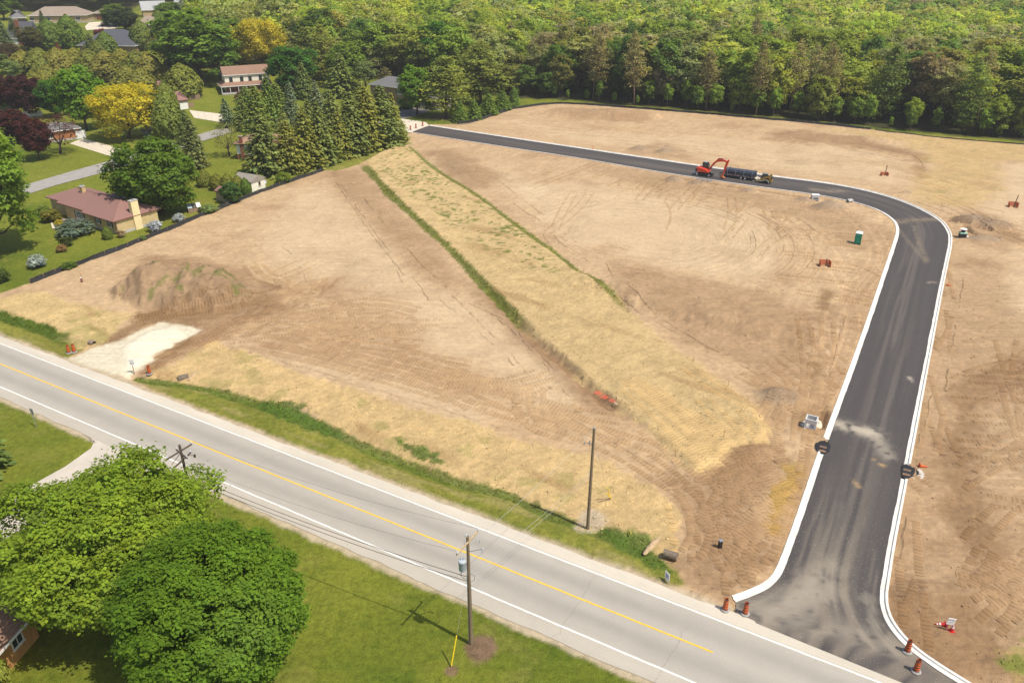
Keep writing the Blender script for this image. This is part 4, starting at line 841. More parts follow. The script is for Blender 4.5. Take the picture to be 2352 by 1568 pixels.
def broadleaf(name, H, W, base=.22, lobes=16, tufts=26, leaves=9, size=.55, seed=1, round_=1.0, spread=.33, loose=0.0, val=.22, tuft_r=.42, limbs=True, fill=True, reg=0.0):
    r_ = np.random.default_rng(seed); zc = H*(base+(1-base)*.52); rz = H*(1-base)*.52; rx = W/2
    i = np.arange(lobes)+.5; phi = np.arccos(1-1.85*i/lobes); th = math.pi*(1+5**.5)*i+r_.uniform(0, 6.28)
    dirs = np.c_[np.cos(th)*np.sin(phi), np.sin(th)*np.sin(phi), np.cos(phi)]+r_.normal(0, .12*(1-reg), (lobes, 3))
    rad = spread*rx*r_.uniform(.75, 1.2, lobes)*(1 if round_ else 1)
    prof = np.where(dirs[:, 2] > 0, 1.0, .92)
    ctr = dirs*np.array([rx, rx, rz])*(1-spread*.85)*(r_.uniform(.82, 1.06, lobes)*(1-reg)+.98*reg)[:, None]*prof[:, None]; ctr[:, 2] += zc
    nc = max(2, lobes//7); ctr = np.vstack([ctr, np.c_[r_.normal(0, .16*rx, (nc, 2)), zc+r_.uniform(-.25, .30, nc)*rz]]); rad = np.r_[rad, np.full(nc, .50*min(rx, rz))]
    Cs = []; Ns = []; cl = []; ci = 0
    for k in range(lobes+nc):
        out = unit(ctr[k]-np.array([0, 0, zc-.25*rz])); m = tufts
        u = unit(r_.normal(size=(m*3, 3))+out*.75+np.array([0, 0, .25])); u = u[(u@out) > -.35][:m]
        tp = ctr[k]+u*rad[k]*r_.uniform(.72, 1.08+loose, (len(u), 1))*np.array([1, 1, .92])
        for q, uu in zip(tp, u):
            nl = r_.integers(max(2, leaves-3), leaves+4); off = r_.normal(size=(nl, 3))*tuft_r*np.array([1, 1, .55]); Cs.append(q+off)
            Ns.append(unit(uu*.55+np.array([0, 0, .75])+r_.normal(size=(nl, 3))*.33)); cl += [ci]*nl; ci += 1
        nf = tufts*leaves//3 if fill else 0; Cs.append(ctr[k]+r_.normal(size=(nf, 3))*rad[k]*.42); Ns.append(unit(np.array([0, 0, 1.0])+r_.normal(size=(nf, 3))*.6)); cl += [ci]*nf; ci += 1
    Cs = np.vstack(Cs); Ns = np.vstack(Ns); cl = np.array(cl); keep = Cs[:, 2] > H*base*.75; Cs, Ns, cl = Cs[keep], Ns[keep], cl[keep]; SN = shade_n(Cs, Ns, ctr, np.array([0, 0, zc-.3*rz]), .55 if fill else .22)
    sz = size*(.5+1.15*r_.random(len(Cs))**1.4); me = leaf_mesh(name+'_crown', Cs, Ns, sz, tints(cl, len(Cs), r_, val=val) if fill else tints(cl, len(Cs), r_, .03, .10, .05), .8, r_=r_, SN=SN)
    t = MB(); t.smooth = True; tr = max(.12, W*.022+.06); fork = Vector((r_.normal(0, .1), r_.normal(0, .1), H*max(base, .16)*1.05))
    t.cyl((0, 0, -.3), (0, 0, .25), tr*1.5, tr*1.1, 8); t.cyl((0, 0, .25), fork, tr*1.1, tr*.85, 8)
    if limbs:
        for k in range(0, lobes, 2):
            mid = fork.lerp(Vector(ctr[k]), .5)+Vector((0, 0, -.05*H)); t.cyl(fork, mid, tr*.5, tr*.3, 5, False); t.cyl(mid, ctr[k], tr*.3, tr*.08, 4, False)
    return me, t
def conifer(name, H, W, seed=1, whorl=.42, per=9, cards=9, size=.5, droop=.30, bare=.04, taper=.85, gap=0.0, val=.2, tip=1.25):
    r_ = np.random.default_rng(seed); Cs = []; Ns = []; Ds = []; cl = []; sz = []; lum = []; ci = 0; z = H*bare; t = MB(); t.smooth = True
    while z < H*.985:
        f = (z-H*bare)/(H*(1-bare)); L0 = W/2*((1-f)**taper)*(1 if f > .06 else .8+3*f)+.12; n = max(4, int(per*(.55+.45*(1-f))))
        a0 = r_.uniform(0, 6.28)
        for k in range(n):
            if r_.random() < gap: continue
            a = a0+6.28*k/n+r_.normal(0, .16); L = L0*r_.uniform(.72, 1.14); rise_ = (.25*f-.02)*L; zz = z+r_.normal(0, whorl*.25)
            m = max(2, int(cards*(L/(W/2))+1.5)); s = np.linspace(.25, 1, m)+r_.normal(0, .03, m); d = np.array([math.cos(a), math.sin(a)])
            px = d[None]*(L*s)[:, None]; pz = zz+rise_*s-droop*L*s*s*.9+.10*L*s**4
            side = r_.normal(0, .17*L*(.35+s*.5), m)[:, None]*np.array([-d[1], d[0]])[None]
            c = np.c_[px+side, pz+r_.normal(0, .05, m)-.06*np.abs(side).sum(1)]; Cs.append(c)
            nn_ = np.c_[d[None]*.40+side*.5/(L+.1)+r_.normal(0, .3, (m, 2)), np.ones(m)*.9+r_.normal(0, .25, m)]; Ns.append(nn_)
            Ds.append(np.c_[np.repeat(d[None], m, 0)+side*1.2/(L+.1), -droop*1.2*s]); cl += [ci]*m; sz.append(size*(.75+.5*r_.random(m))*(1.1-.35*f)); lum.append(1+(tip-1)*(s-.4)); ci += 1
            if r_.random() < .3 and f < .9: t.cyl((0, 0, zz), (d[0]*L*.8, d[1]*L*.8, zz+rise_*.8-droop*L*.55), .035, .01, 3, False)
        z += whorl*r_.uniform(.8, 1.2)*(1.05-.35*f)
    Cs = np.vstack(Cs); Ns = np.vstack(Ns); Ds = np.vstack(Ds); cl = np.array(cl); tn = tints(cl, len(Cs), r_, .08, val, .14)*np.concatenate(lum)[:, None]
    me = leaf_mesh(name+'_crown', Cs, Ns, np.concatenate(sz)*1.5, tn, .62, M_NEEDLE, Ds, r_, SN=unit(Ns)*.7+np.c_[unit(Cs[:, :2])*.55, np.full(len(Cs), .35)])
    tr = max(.09, H*.011); t.cyl((0, 0, -.3), (0, 0, H*.5), tr*1.3, tr*.8, 8); t.cyl((0, 0, H*.5), (0, 0, H*.97), tr*.8, .02, 6)
    return me, t
def pine(name, H, W, seed=1, bare=.35, layers=11, per=6, tuft=9, size=.55, val=.2, flat=.35):
    """plumes held out on bare limbs"""
    r_ = np.random.default_rng(seed); Cs = []; Ns = []; cl = []; ci = 0; t = MB(); t.smooth = True; tr = max(.13, H*.0105)
    for z in np.linspace(H*bare, H*.98, layers):
        f = (z-H*bare)/(H*(1-bare)); L0 = W/2*(math.sin(math.pi*(.20+.78*f))**.75)*(1.0 if f < .85 else .75); n = max(3, int(r_.normal(per, 1)))
        a0 = r_.uniform(0, 6.28)
        for k in range(n):
            a = a0+6.28*k/n+r_.normal(0, .3); L = L0*r_.uniform(.45, 1.15)+.25; zz = z+r_.normal(0, H*.012); up_ = r_.uniform(.0, .30)*L
            e = np.array([math.cos(a)*L, math.sin(a)*L, zz+up_]); t.cyl((0, 0, zz-.1), tuple(e), tr*.22, .02, 3, False)
            for s in (1.0, .72, .48)[:3 if L > 1.2 else 1]:
                c = np.array([e[0]*s, e[1]*s, zz+up_*s+.15]); m = tuft if s > .6 else tuft//2+1
                Cs.append(c+r_.normal(size=(m, 3))*np.array([.16*L+.22, .16*L+.22, flat])); Ns.append(unit(np.array([math.cos(a)*.25, math.sin(a)*.25, .9])+r_.normal(size=(m, 3))*.42)); cl += [ci]*m; ci += 1
    Cs = np.vstack(Cs); Ns = np.vstack(Ns); cl = np.array(cl); me = leaf_mesh(name+'_crown', Cs, Ns, size*r_.uniform(.6, 1.4, len(Cs)), tints(cl, len(Cs), r_, .1, val, .18), .6, M_NEEDLE, r_=r_)
    t.cyl((0, 0, -.3), (0, 0, H*.5), tr*1.25, tr*.9, 8); t.cyl((0, 0, H*.5), (0, 0, H*.97), tr*.9, .03, 6)
    return me, t
def cedar(name, H, W, n=2600, size=.5, seed=1, pw=.75, lump=.25, val=.2, base=.02):
    r_ = np.random.default_rng(seed); u = r_.random(n); th = r_.uniform(0, 6.28, n); z = base+(1-base)*u
    prof = np.clip(np.sin(math.pi*np.clip(.22+.78*u, 0, 1)), 0, 1)**pw
    cc = fbm(np.cos(th)*3+9, u*7+np.sin(th)*3, 1.0, 3, seed); rr = W/2*prof*(1-lump/2+lump*1.6*(cc-.35))*(1-.22*r_.random(n)**2)
    Cs = np.c_[np.cos(th)*rr, np.sin(th)*rr, z*H]; Ns = np.c_[np.cos(th), np.sin(th), .35+.5*u]+r_.normal(size=(n, 3))*.45
    cl = (fbm(np.cos(th)*6+3, u*14+np.sin(th)*6, 1, 2, seed+5)*60).astype(int); D_ = np.c_[np.cos(th)*.3, np.sin(th)*.3, np.ones(n)]+r_.normal(size=(n, 3))*.35
    me = leaf_mesh(name+'_crown', Cs, Ns, size*r_.uniform(.6, 1.3, n), tints(cl, n, r_, .08, val, .15), .6, M_NEEDLE, D_, r_, SN=np.c_[np.cos(th), np.sin(th), .25+.7*u]+unit(Ns)*.6)
    t = MB(); t.smooth = True; t.cyl((0, 0, -.2), (0, 0, H*.8), .12+W*.012, .04, 6); return me, t
PROTO = {}
def proto(key, made, H, W, bark=None):
    me, t = made; tm = bpy.data.meshes.new(key+'_trunk'); tm.from_pydata(t.v, [], t.f); tm.polygons.foreach_set('use_smooth', [True]*len(tm.polygons)); tm.materials.append(bark or M_BARK)
    PROTO[key] = (me, tm, H, W)
for k in range(4): proto('maple%d' % k, broadleaf('maple%d' % k, 14, 11, .06, 26, 30, 8, .58, 10+k, spread=.30), 14, 11)
for k in range(4): proto('airy%d' % k, broadleaf('airy%d' % k, 20, 10, .28, 17, 17, 8, .60, 20+k, spread=.30, loose=.22, tuft_r=.55), 20, 10)
for k in range(3): proto('oak%d' % k, broadleaf('oak%d' % k, 20, 12, .12, 26, 20, 8, .66, 30+k, spread=.27, loose=.1, tuft_r=.5), 20, 12)
for k, (dr_, tp_, gp_, pr_) in enumerate(((.26, .72, .02, 13), (.36, .88, .14, 12), (.18, .60, .06, 13), (.30, 1.0, .22, 12), (.42, .78, .10, 12))): proto('spruce%d' % k, conifer('spruce%d' % k, 15, 7.4, 40+k, .44, pr_, 12, .52, dr_, taper=tp_, gap=gp_), 15, 7.4)
for k in range(3): proto('redpine%d' % k, pine('redpine%d' % k, 24, 8.0, 50+k, .30, 17, 6, 11, .62), 24, 8.0, M_BARK_R)
for k in range(2): proto('whitepine%d' % k, pine('whitepine%d' % k, 23, 11, 60+k, .12, 19, 7, 13, .70, flat=.28), 23, 11)
for k in range(3): proto('cedar%d' % k, cedar('cedar%d' % k, 7, 5.5, 2600, .55, 70+k), 7, 5.5)
for k in range(2): proto('shrub%d' % k, broadleaf('shrub%d' % k, 2, 2.4, .02, 12, 14, 6, .26, 80+k, spread=.4, tuft_r=.14, limbs=False), 2, 2.4)
proto('sapling', broadleaf('sapling', 8, 5, .12, 12, 16, 6, .46, 90, spread=.36, loose=.2, tuft_r=.35), 8, 5)
proto('sparse', broadleaf('sparse', 8, 6.5, .25, 16, 12, 4, .26, 95, spread=.34, loose=.3, tuft_r=.3), 8, 6.5)
proto('locust', broadleaf('locust', 12, 14, .14, 40, 24, 8, .40, 96, spread=.22, loose=.25, tuft_r=.40), 12, 14)
proto('bigmaple', broadleaf('bigmaple', 16, 18, .10, 60, 52, 20, .27, 97, spread=.21, loose=.22, tuft_r=.34, val=.26, reg=.45), 16, 18)
proto('roundmaple', broadleaf('roundmaple', 15, 14, .06, 80, 56, 17, .235, 98, spread=.175, loose=.03, tuft_r=.26, val=.24, reg=.8), 15, 14)
proto('yardmaple', broadleaf('yardmaple', 14, 15, .10, 40, 36, 9, .50, 99, spread=.24, loose=.08, tuft_r=.4), 14, 15)
proto('leftmaple', broadleaf('leftmaple', 20, 18, .10, 40, 34, 9, .52, 100, spread=.23, loose=.2, tuft_r=.42), 20, 18)
trng = random.Random(5)
def tree_at(kind, p, H, W, color, name, label=None, cat='tree', group=None, rz=None):
    cm, tm, h0, w0 = PROTO[kind]; root = empty(name, p, trng.uniform(0, 6.28) if rz is None else rz, label, cat, group, (W/w0, W/w0*trng.uniform(.92, 1.08), H/h0)); root.rotation_euler = (trng.gauss(0, .03), trng.gauss(0, .03), root.rotation_euler.z)
    t = link('trunk', tm, root); c = link('crown', cm, root); f_ = 1.8 if cm.materials[0] is M_LEAF else 2.2; c.color = (color[0]*f_, color[1]*f_, color[2]*f_, 1); return root
def tree(kind, bx, by, ty, wpx, color, name, label, cat='tree', group=None):
    p = at(bx, by); H, sc = height_from(bx, by, ty)
    if ground_height(p.x, p.y) > -9: p.z = ground_height(p.x, p.y)-.05
    return tree_at(kind, p, H, wpx/sc*1.0, color, name, label, cat, group)
# colours of foliage
G_BRIGHT = (.145,.198,.018); G_MAPLE = (.075,.140,.014); G_DEEP = (.045,.105,.012); G_LIGHT = (.185,.215,.038); G_OLIVE = (.125,.125,.022); G_SPRUCE = (.085,.105,.026); G_SPRUCE2 = (.060,.090,.030); G_BLUE = (.085,.125,.085)
G_YEL = (.33,.285,.02); G_PURP = (.045,.014,.014); G_BROWN = (.085,.070,.024); G_PALE = (.16,.19,.065); G_PINE = (.10,.13,.028)
tree_at('bigmaple', at(280, 1402), 12.4, 17.4, G_BRIGHT, 'maple_tree', 'huge yellow-green maple covering the lower left beside the lane')
tree_at('roundmaple', at(530, 1560), 13.0, 12.9, (.084,.142,.012), 'maple_tree', 'dense dark green round maple in the lower left foreground')
tree('leftmaple', -22, 588, 285, 250, (.125,.190,.022), 'maple_tree', 'tall bright green maple at the left edge above the lawn')
tree('yardmaple', 372, 489, 330, 190, (.080,.130,.014), 'maple_tree', 'round deep green maple behind the red roofed bungalow')
tree('locust', 297, 318, 196, 158, G_YEL, 'honey_locust_tree', 'golden yellow tree beside the pale driveway on the left')
tree('locust', 603, 160, 46, 124, (.31,.265,.02), 'honey_locust_tree', 'golden yellow tree behind the cream two-storey house')
Y_ = [ # kind, base x, base y, top y, width, colour, name, label
 ('maple1',200,300,150,108,(.10,.18,.016),'maple_tree','bright green maple to the left behind the golden tree by the driveway'),
 ('maple2',128,270,182,66,G_DEEP,'broadleaf_tree','dark green tree between the purple maple and the bright maple'),
 ('maple0',66,268,170,80,G_PURP,'purple_maple_tree','large round burgundy maple above the white tarp'),
 ('maple3',2,262,168,70,G_PURP,'purple_maple_tree','burgundy maple cut by the left edge of the picture'),
 ('sparse',140,354,266,98,(.075,.028,.022),'purple_plum_tree','thin wine-red tree in front of the grey garage roof'),
 ('maple1',92,368,268,70,(.060,.018,.014),'purple_maple_tree','dark red maple just right of the tall left maple'),
 ('maple2',40,330,250,80,(.055,.016,.014),'purple_maple_tree','wide burgundy maple behind the tall left maple'),
 ('cedar0',392,316,208,82,(.095,.115,.020),'cedar_tree','plump olive cedar right of the golden tree'),
 ('cedar1',425,224,146,98,(.105,.115,.018),'cedar_tree','broad domed cedar left of the cream two-storey house'),
 ('spruce1',345,262,192,34,G_BLUE,'blue_spruce_tree','blue-grey spruce tip behind the golden driveway tree'),
 ('spruce2',268,218,166,26,G_BLUE,'blue_spruce_tree','small blue spruce between bright maple and olive cedars'),
 ('spruce0',448,384,270,72,(.085,.095,.030),'spruce_tree','brownish green spruce standing alone beside the street'),
 ('spruce2',432,330,250,52,G_SPRUCE,'spruce_tree','spruce behind the lone street-side spruce'),
 ('sparse',528,360,284,66,(.17,.17,.05),'young_tree','thin half-leafed tree left of the white house'),
 ('spruce1',528,292,222,50,(.085,.11,.05),'spruce_tree','bluish spruce beside the concrete driveway of the red roofed garage'),
 ('redpine1',392,158,72,60,G_BROWN,'pine_tree','brownish pine standing against the tall green tree'),
 ('oak0',462,188,18,158,(.105,.165,.018),'broadleaf_tree','very tall green tree left of the yellow tree top'),
 ('maple3',675,216,110,112,(.045,.110,.014),'maple_tree','dark green maple right of the cream two-storey house'),
 ('maple0',290,72,16,62,(.042,.060,.020),'broadleaf_tree','very dark round tree beside the far detached garage'),
 ('cedar2',165,108,34,62,(.075,.11,.018),'cedar_tree','tall dense evergreen in front of the tan stone bungalow'),
 ('cedar0',122,112,44,66,(.070,.10,.018),'cedar_tree','broad evergreen below the tan stone bungalow'),
 ('spruce0',100,58,22,18,(.055,.075,.028),'spruce_tree','slim dark spruce before the roof of the tan bungalow'),
 ('spruce1',243,60,32,26,(.10,.11,.03),'spruce_tree','small spruce on the island of the far driveway'),
 ('spruce0',18,112,44,36,(.075,.095,.035),'spruce_tree','grey-green spruce left of the red brick chimney'),
 ('spruce2',38,100,40,30,(.07,.09,.03),'spruce_tree','spruce right behind the far left grey garage'),
 ('maple2',78,122,60,58,(.075,.072,.020),'broadleaf_tree','brown-green tree covering the chimney house roof'),
 ('maple1',26,148,100,62,(.070,.052,.022),'broadleaf_tree','dark brownish tree on the left below the chimney house'),
 ('spruce1',140,132,94,20,(.12,.040,.022),'red_cedar_tree','narrow rust-red evergreen among olive cedars'),
 ('spruce2',212,124,76,40,(.085,.105,.03),'pine_tree','bushy conifer in front of the large charcoal roof'),
 ('cedar1',250,128,72,52,(.075,.105,.02),'pine_tree','rounded pine against the right half of the charcoal roof'),
 ('cedar2',330,114,46,54,(.085,.105,.02),'cedar_tree','tall olive cedar right of the charcoal roof'),
 ('airy1',28,204,130,64,(.12,.16,.05),'willow_tree','pale feathery tree above the burgundy maples on the left'),
 ('spruce2',682,140,44,34,(.06,.085,.026),'spruce_tree','slim dark spruce right of the far yellow tree'),
 ('whitepine0',748,182,56,70,(.135,.145,.026),'pine_tree','tall yellowish pine behind the dark maple'),
 ('spruce0',782,222,118,84,(.095,.115,.026),'spruce_tree','broad spruce left of the grey roofed brick house'),
 ('spruce1',728,262,182,58,(.088,.105,.05),'spruce_tree','grey-green spruce in the second row above the white house'),
 ('spruce2',674,300,186,46,(.082,.105,.055),'spruce_tree','bluish spruce in front of the dark maple'),
 ('spruce1',622,318,168,72,(.070,.100,.018),'spruce_tree','deep green spruce right of the cream house porch'),
 ('spruce0',568,250,198,58,(.105,.135,.03),'spruce_tree','spruce hiding the right corner of the porch'),
 ('airy2',842,222,140,52,(.12,.15,.05),'broadleaf_tree','grey-green tree left of the brick house'),
 ('redpine2',888,224,155,36,(.105,.095,.035),'spruce_tree','thin brownish spruce in front of the brick house windows'),
 ('maple2',958,264,153,86,(.095,.165,.016),'maple_tree','bright green maple in front of the brick house garage'),
 ('whitepine1',1024,270,130,104,(.125,.140,.026),'pine_tree','large pine over the shaded yard at the end of the new road'),
 ('whitepine0',1104,240,100,128,(.115,.130,.024),'pine_tree','big yellow-green pine at the left end of the wood'),
 ('maple1',1006,190,44,122,(.050,.115,.012),'maple_tree','tall dark green maple above the pines behind the brick house'),
 ('oak1',1086,182,48,96,(.15,.17,.04),'broadleaf_tree','pale rounded tree right of the tall dark maple'),
 ('maple0',724,62,-4,66,(.055,.12,.014),'maple_tree','dark green maple top rising from the far wood near the yellow tree'),
]
for t in Y_: tree(*t)
ORD = ['first','second','third','fourth','fifth','sixth','seventh','eighth','ninth','tenth','eleventh','twelfth','thirteenth']
for i, (bx, by, ty, w, cc) in enumerate(((612,400,256,88,0),(664,396,266,72,1),(702,386,250,80,1),(740,374,226,86,0),(780,362,232,78,1),(814,352,212,80,0),(848,342,198,84,1),(880,333,188,92,0),(904,323,212,66,1))):
    tree('spruce%d' % (i*2 % 5), bx, by, ty+[0, 8, -6, 4, 12, -4, 0, 6, -2][i], w*[1.3, 1.1, 1.35, 1.2, 1.05, 1.3, 1.15, 1.3, 1.2][i], [(.090,.105,.026), (.112,.115,.022)][cc], 'spruce_tree', ORD[i]+' spruce from the left in the front row above the silt fence', 'tree', 'spruces in the front row beside the bare lot')
for bx, by, ty, w, lb in ((655,352,252,62,'spruce rising behind the second spruce of the front row'),(716,330,226,66,'spruce rising behind the fourth spruce of the front row'),(770,318,202,66,'spruce rising behind the fifth spruce of the front row'),(836,300,178,58,'spruce rising behind the seventh spruce of the front row')):
    tree('spruce1', bx, by, ty, w*1.3, (.098,.112,.028), 'spruce_tree', lb)
for i, (bx, by, ty, w) in enumerate(((62,182,116,66),(100,186,110,70),(140,184,110,66),(178,176,110,62),(214,180,114,64),(250,184,116,66),(288,182,112,64),(322,188,116,66),(352,196,120,58))):
    tree('cedar%d' % (i % 3), bx, by, ty, w*1.25, [(.120,.112,.020),(.100,.110,.020),(.130,.120,.024)][i % 3], 'cedar_tree', ORD[i]+' olive cedar from the left in the wide belt behind the golden tree', 'tree', 'olive cedars in the belt behind the yards')
for bx, by, ty, w, lb in ((118,218,150,66,'olive cedar below the belt between purple and bright maples'),(296,216,150,60,'olive cedar just above the golden driveway tree'),(330,224,156,60,'olive cedar left of the small red roofed house'),(90,240,164,60,'olive cedar behind the large burgundy maple')):
    tree('cedar1', bx, by, ty, w*1.25, (.115,.115,.021), 'cedar_tree', lb)
for a_ in (('spruce2',598,336,196,84,(.088,.11,.022),'spruce_tree','bushy spruce between the cream house porch and the white house'),('spruce3',560,300,218,60,(.095,.115,.026),'spruce_tree','loose spruce beside the street above the white house chimney'),('maple3',470,150,52,90,(.09,.14,.018),'broadleaf_tree','full green tree above the broad domed cedar'),('cedar2',384,262,190,60,(.10,.115,.02),'cedar_tree','olive cedar between the two small red roofs'),('maple1',236,268,196,64,(.095,.15,.018),'broadleaf_tree','green tree peeking over the left side of the golden tree'),('oak1',506,190,64,110,(.085,.14,.016),'broadleaf_tree','tall mid-green tree just left of the far yellow tree'),('maple2',428,170,58,96,(.080,.13,.016),'broadleaf_tree','bushy dark green tree under the very tall green tree'),('oak2',540,150,40,96,(.11,.16,.022),'broadleaf_tree','light green tree half hidden by the far yellow tree'),
           ('whitepine1',712,190,64,84,(.115,.13,.026),'pine_tree','broad pine behind the dark maple by the cream house'),('spruce0',700,226,140,60,(.08,.10,.024),'spruce_tree','spruce right behind the dark maple by the cream house'),('maple1',800,200,96,92,(.11,.16,.02),'broadleaf_tree','leafy tree above the broad spruce near the brick house'),('spruce2',640,262,190,66,(.085,.11,.022),'spruce_tree','spruce at the right end of the cream house porch'),
           ('maple0',30,250,180,66,(.10,.15,.02),'broadleaf_tree','green tree between the burgundy maples at the left'),('oak0',10,46,-20,80,(.10,.15,.02),'broadleaf_tree','tall green tree at the very top left corner'),('maple3',268,60,10,60,(.09,.13,.02),'broadleaf_tree','green tree behind the far detached garage'),('cedar0',368,66,24,44,(.075,.10,.02),'cedar_tree','dark evergreen in front of the blue-grey roof'),('maple1',395,60,4,70,(.085,.13,.018),'broadleaf_tree','green tree between the two pale far roofs'),('cedar1',232,132,92,50,(.09,.105,.02),'cedar_tree','cedar in front of the charcoal roof middle'),('maple2',398,110,40,76,(.085,.14,.016),'broadleaf_tree','rounded green tree right of the tan roof')): tree(*a_)
for i, (bx, by, ty, w) in enumerate(((1056,280,232,40),(1088,274,226,42),(1122,264,214,42),(1152,254,206,40),(1180,244,196,34))):
    tree('spruce%d' % (i % 3), bx, by, ty, w*1.15, (.078,.115,.020), 'young_spruce_tree', 'low young evergreen in the row along the silt fence below the big pine', 'tree', 'young evergreens by the silt fence')
for i, (bx, by, ty, w) in enumerate(((470,428,388,36),(500,436,398,34),(526,440,398,34),(548,444,402,36))):
    tree('cedar%d' % (i % 3), bx, by, ty, w*1.1, (.105,.110,.018), 'cedar_hedge_bush', 'dark cedar bush in the hedge left of the cream shed', 'bush', 'cedars of the hedge by the sheds')
SHRUBS = [('cedar1',249,549,520,26,(.075,.100,.016),'cedar_bush','conical cedar at the front corner of the bungalow'),
 ('shrub0',358,532,508,30,(.30,.31,.36),'spirea_bush','white flowering bush beside the yellow brick end wall'),
 ('shrub1',412,509,491,26,(.29,.31,.35),'spirea_bush','white flowering bush under the round maple near the silt fence'),
 ('shrub0',87,613,587,40,(.25,.28,.27),'spirea_bush','white flowering bush alone on the lower left lawn'),
 ('shrub1',172,540,508,70,(.10,.13,.09),'juniper_bush','spreading blue-green juniper by the bungalow front'),
 ('shrub1',137,520,504,18,(.30,.25,.03),'golden_bush','small golden bush beside the front walk'),
 ('shrub0',118,508,482,46,(.14,.13,.02),'forsythia_bush','ochre bush left of the bungalow door'),
 ('shrub1',100,494,474,34,(.12,.16,.03),'shrub','green shrub at the left corner of the bungalow'),
 ('shrub0',152,566,544,26,(.06,.075,.018),'shrub','dark shrub in the round lawn bed'),
 ('shrub1',143,578,562,20,(.20,.13,.05),'shrub','dry brownish shrub in the round lawn bed'),
 ('shrub0',6,648,618,36,(.075,.10,.02),'shrub','dark clipped shrub at the left edge above the straw'),
 ('maple0',532,466,418,46,(.060,.110,.024),'lilac_bush','tall leafy lilac hiding the red roofed garden shed'),
 ('cedar2',566,446,408,28,(.060,.095,.014),'cedar_bush','columnar cedar touching the cream shed'),
 ('shrub1',651,420,396,28,(.12,.16,.02),'young_bush','small round bush between the cream shed and the spruces'),
 ('shrub0',480,488,472,40,(.15,.19,.06),'garden_plant','leafy rhubarb patch beside the greenhouse frame'),
 ('shrub0',280,545,528,18,(.26,.20,.12),'shrub','pinkish dry shrub at the foot of the bungalow corner'),
 ('shrub1',328,552,541,16,(.12,.16,.05),'shrub','small green shrub on the lawn strip near the silt fence'),
 ('shrub1',158,616,604,34,(.08,.12,.02),'shrub','low weedy clump along the silt fence on the lower lawn'),
 ('shrub0',340,312,288,24,(.28,.30,.33),'spirea_bush','white flowering bush under the golden driveway tree'),
 ('shrub1',588,224,210,60,(.20,.17,.02),'porch_shrub','clipped yellowish hedge under the porch of the cream house'),
 ('shrub0',560,232,212,40,(.10,.03,.03),'shrub','dark red shrub in front of the cream house porch'),
 ('shrub0',232,86,66,32,(.16,.05,.05),'shrub','reddish shrub left of the charcoal roof'),
 ('shrub0',880,236,218,30,(.08,.075,.025),'shrub','brown shrub at the foot of the brick house'),
]
for t in SHRUBS: tree(*t, cat='bush')
tree('cedar0', -30, 1660, 1440, 150, (.17,.18,.03), 'cedar_tree', 'yellow-green evergreen filling the bottom left corner')
tree('spruce1', -40, 1085, 900, 140, (.075,.10,.022), 'spruce_tree', 'dark evergreen poking in at the left edge by the lane')
tree('shrub0', 32, 1380, 1345, 50, (.09,.045,.03), 'shrub', 'dark reddish shrub by the brown roof in the lower left', 'bush')
tree('shrub1', 18, 1352, 1330, 26, (.10,.03,.03), 'shrub', 'small wine-red shrub in the gravel bed at the left edge', 'bush')
tree('shrub0', 66, 1442, 1405, 40, (.08,.04,.025), 'shrub', 'reddish shrub under the brown roof corner', 'bush')

# ------------------------------------------------------------------ the wood
frng = np.random.default_rng(77)
def in_view(x, y, z=10.0, mgn=1.12):
    d = y*math.cos(PITCH)+(CAM_H-z)*math.sin(PITCH); u = x/d*FPX; v = ((CAM_H-z)*math.cos(PITCH)-y*math.sin(PITCH))/d*FPX
    return abs(u) < CX*mgn+30 and -CY*1.12 < v < CY*1.1
SP = 8.2; cand = []
for yy in np.arange(190, 640, SP*.87):
    for xx in np.arange(-420, 460, SP):
        p = np.array([xx+frng.uniform(-3.2, 3.2)+(SP/2 if int(yy/SP) % 2 else 0), yy+frng.uniform(-3, 3)])
        cand.append(p)
cand = np.array(cand); sdc = poly_sd(cand, P_FOREST); keep = (sdc > .8) & ((cand[:, 1] < 540) | (cand[:, 0] < -60)) & np.array([in_view(x, y) for x, y in cand]); cand = cand[keep]; sdc = sdc[keep]
order = np.argsort(np.hypot(cand[:, 0], cand[:, 1])); cand, sdc = cand[order], sdc[order]
site_edge = smooth_line(at2([(1176,226),(1316,230),(1421,241),(1526,248),(1764,268),(1924,282),(2139,306),(2352,325),(2900,362)]), 1)
dE = line_sd(cand, site_edge)[0]
CLS = [('light yellow-green', (.200,.226,.036)), ('mid green', (.150,.196,.026)), ('pale grey-green', (.185,.195,.070)), ('dark green', (.078,.130,.020)), ('olive', (.165,.162,.036)), ('tawny bare-branched', (.180,.158,.085))]
nz = fbm(cand[:, 0], cand[:, 1], 26, 3, 701)
far_list = []; n_ind = 0
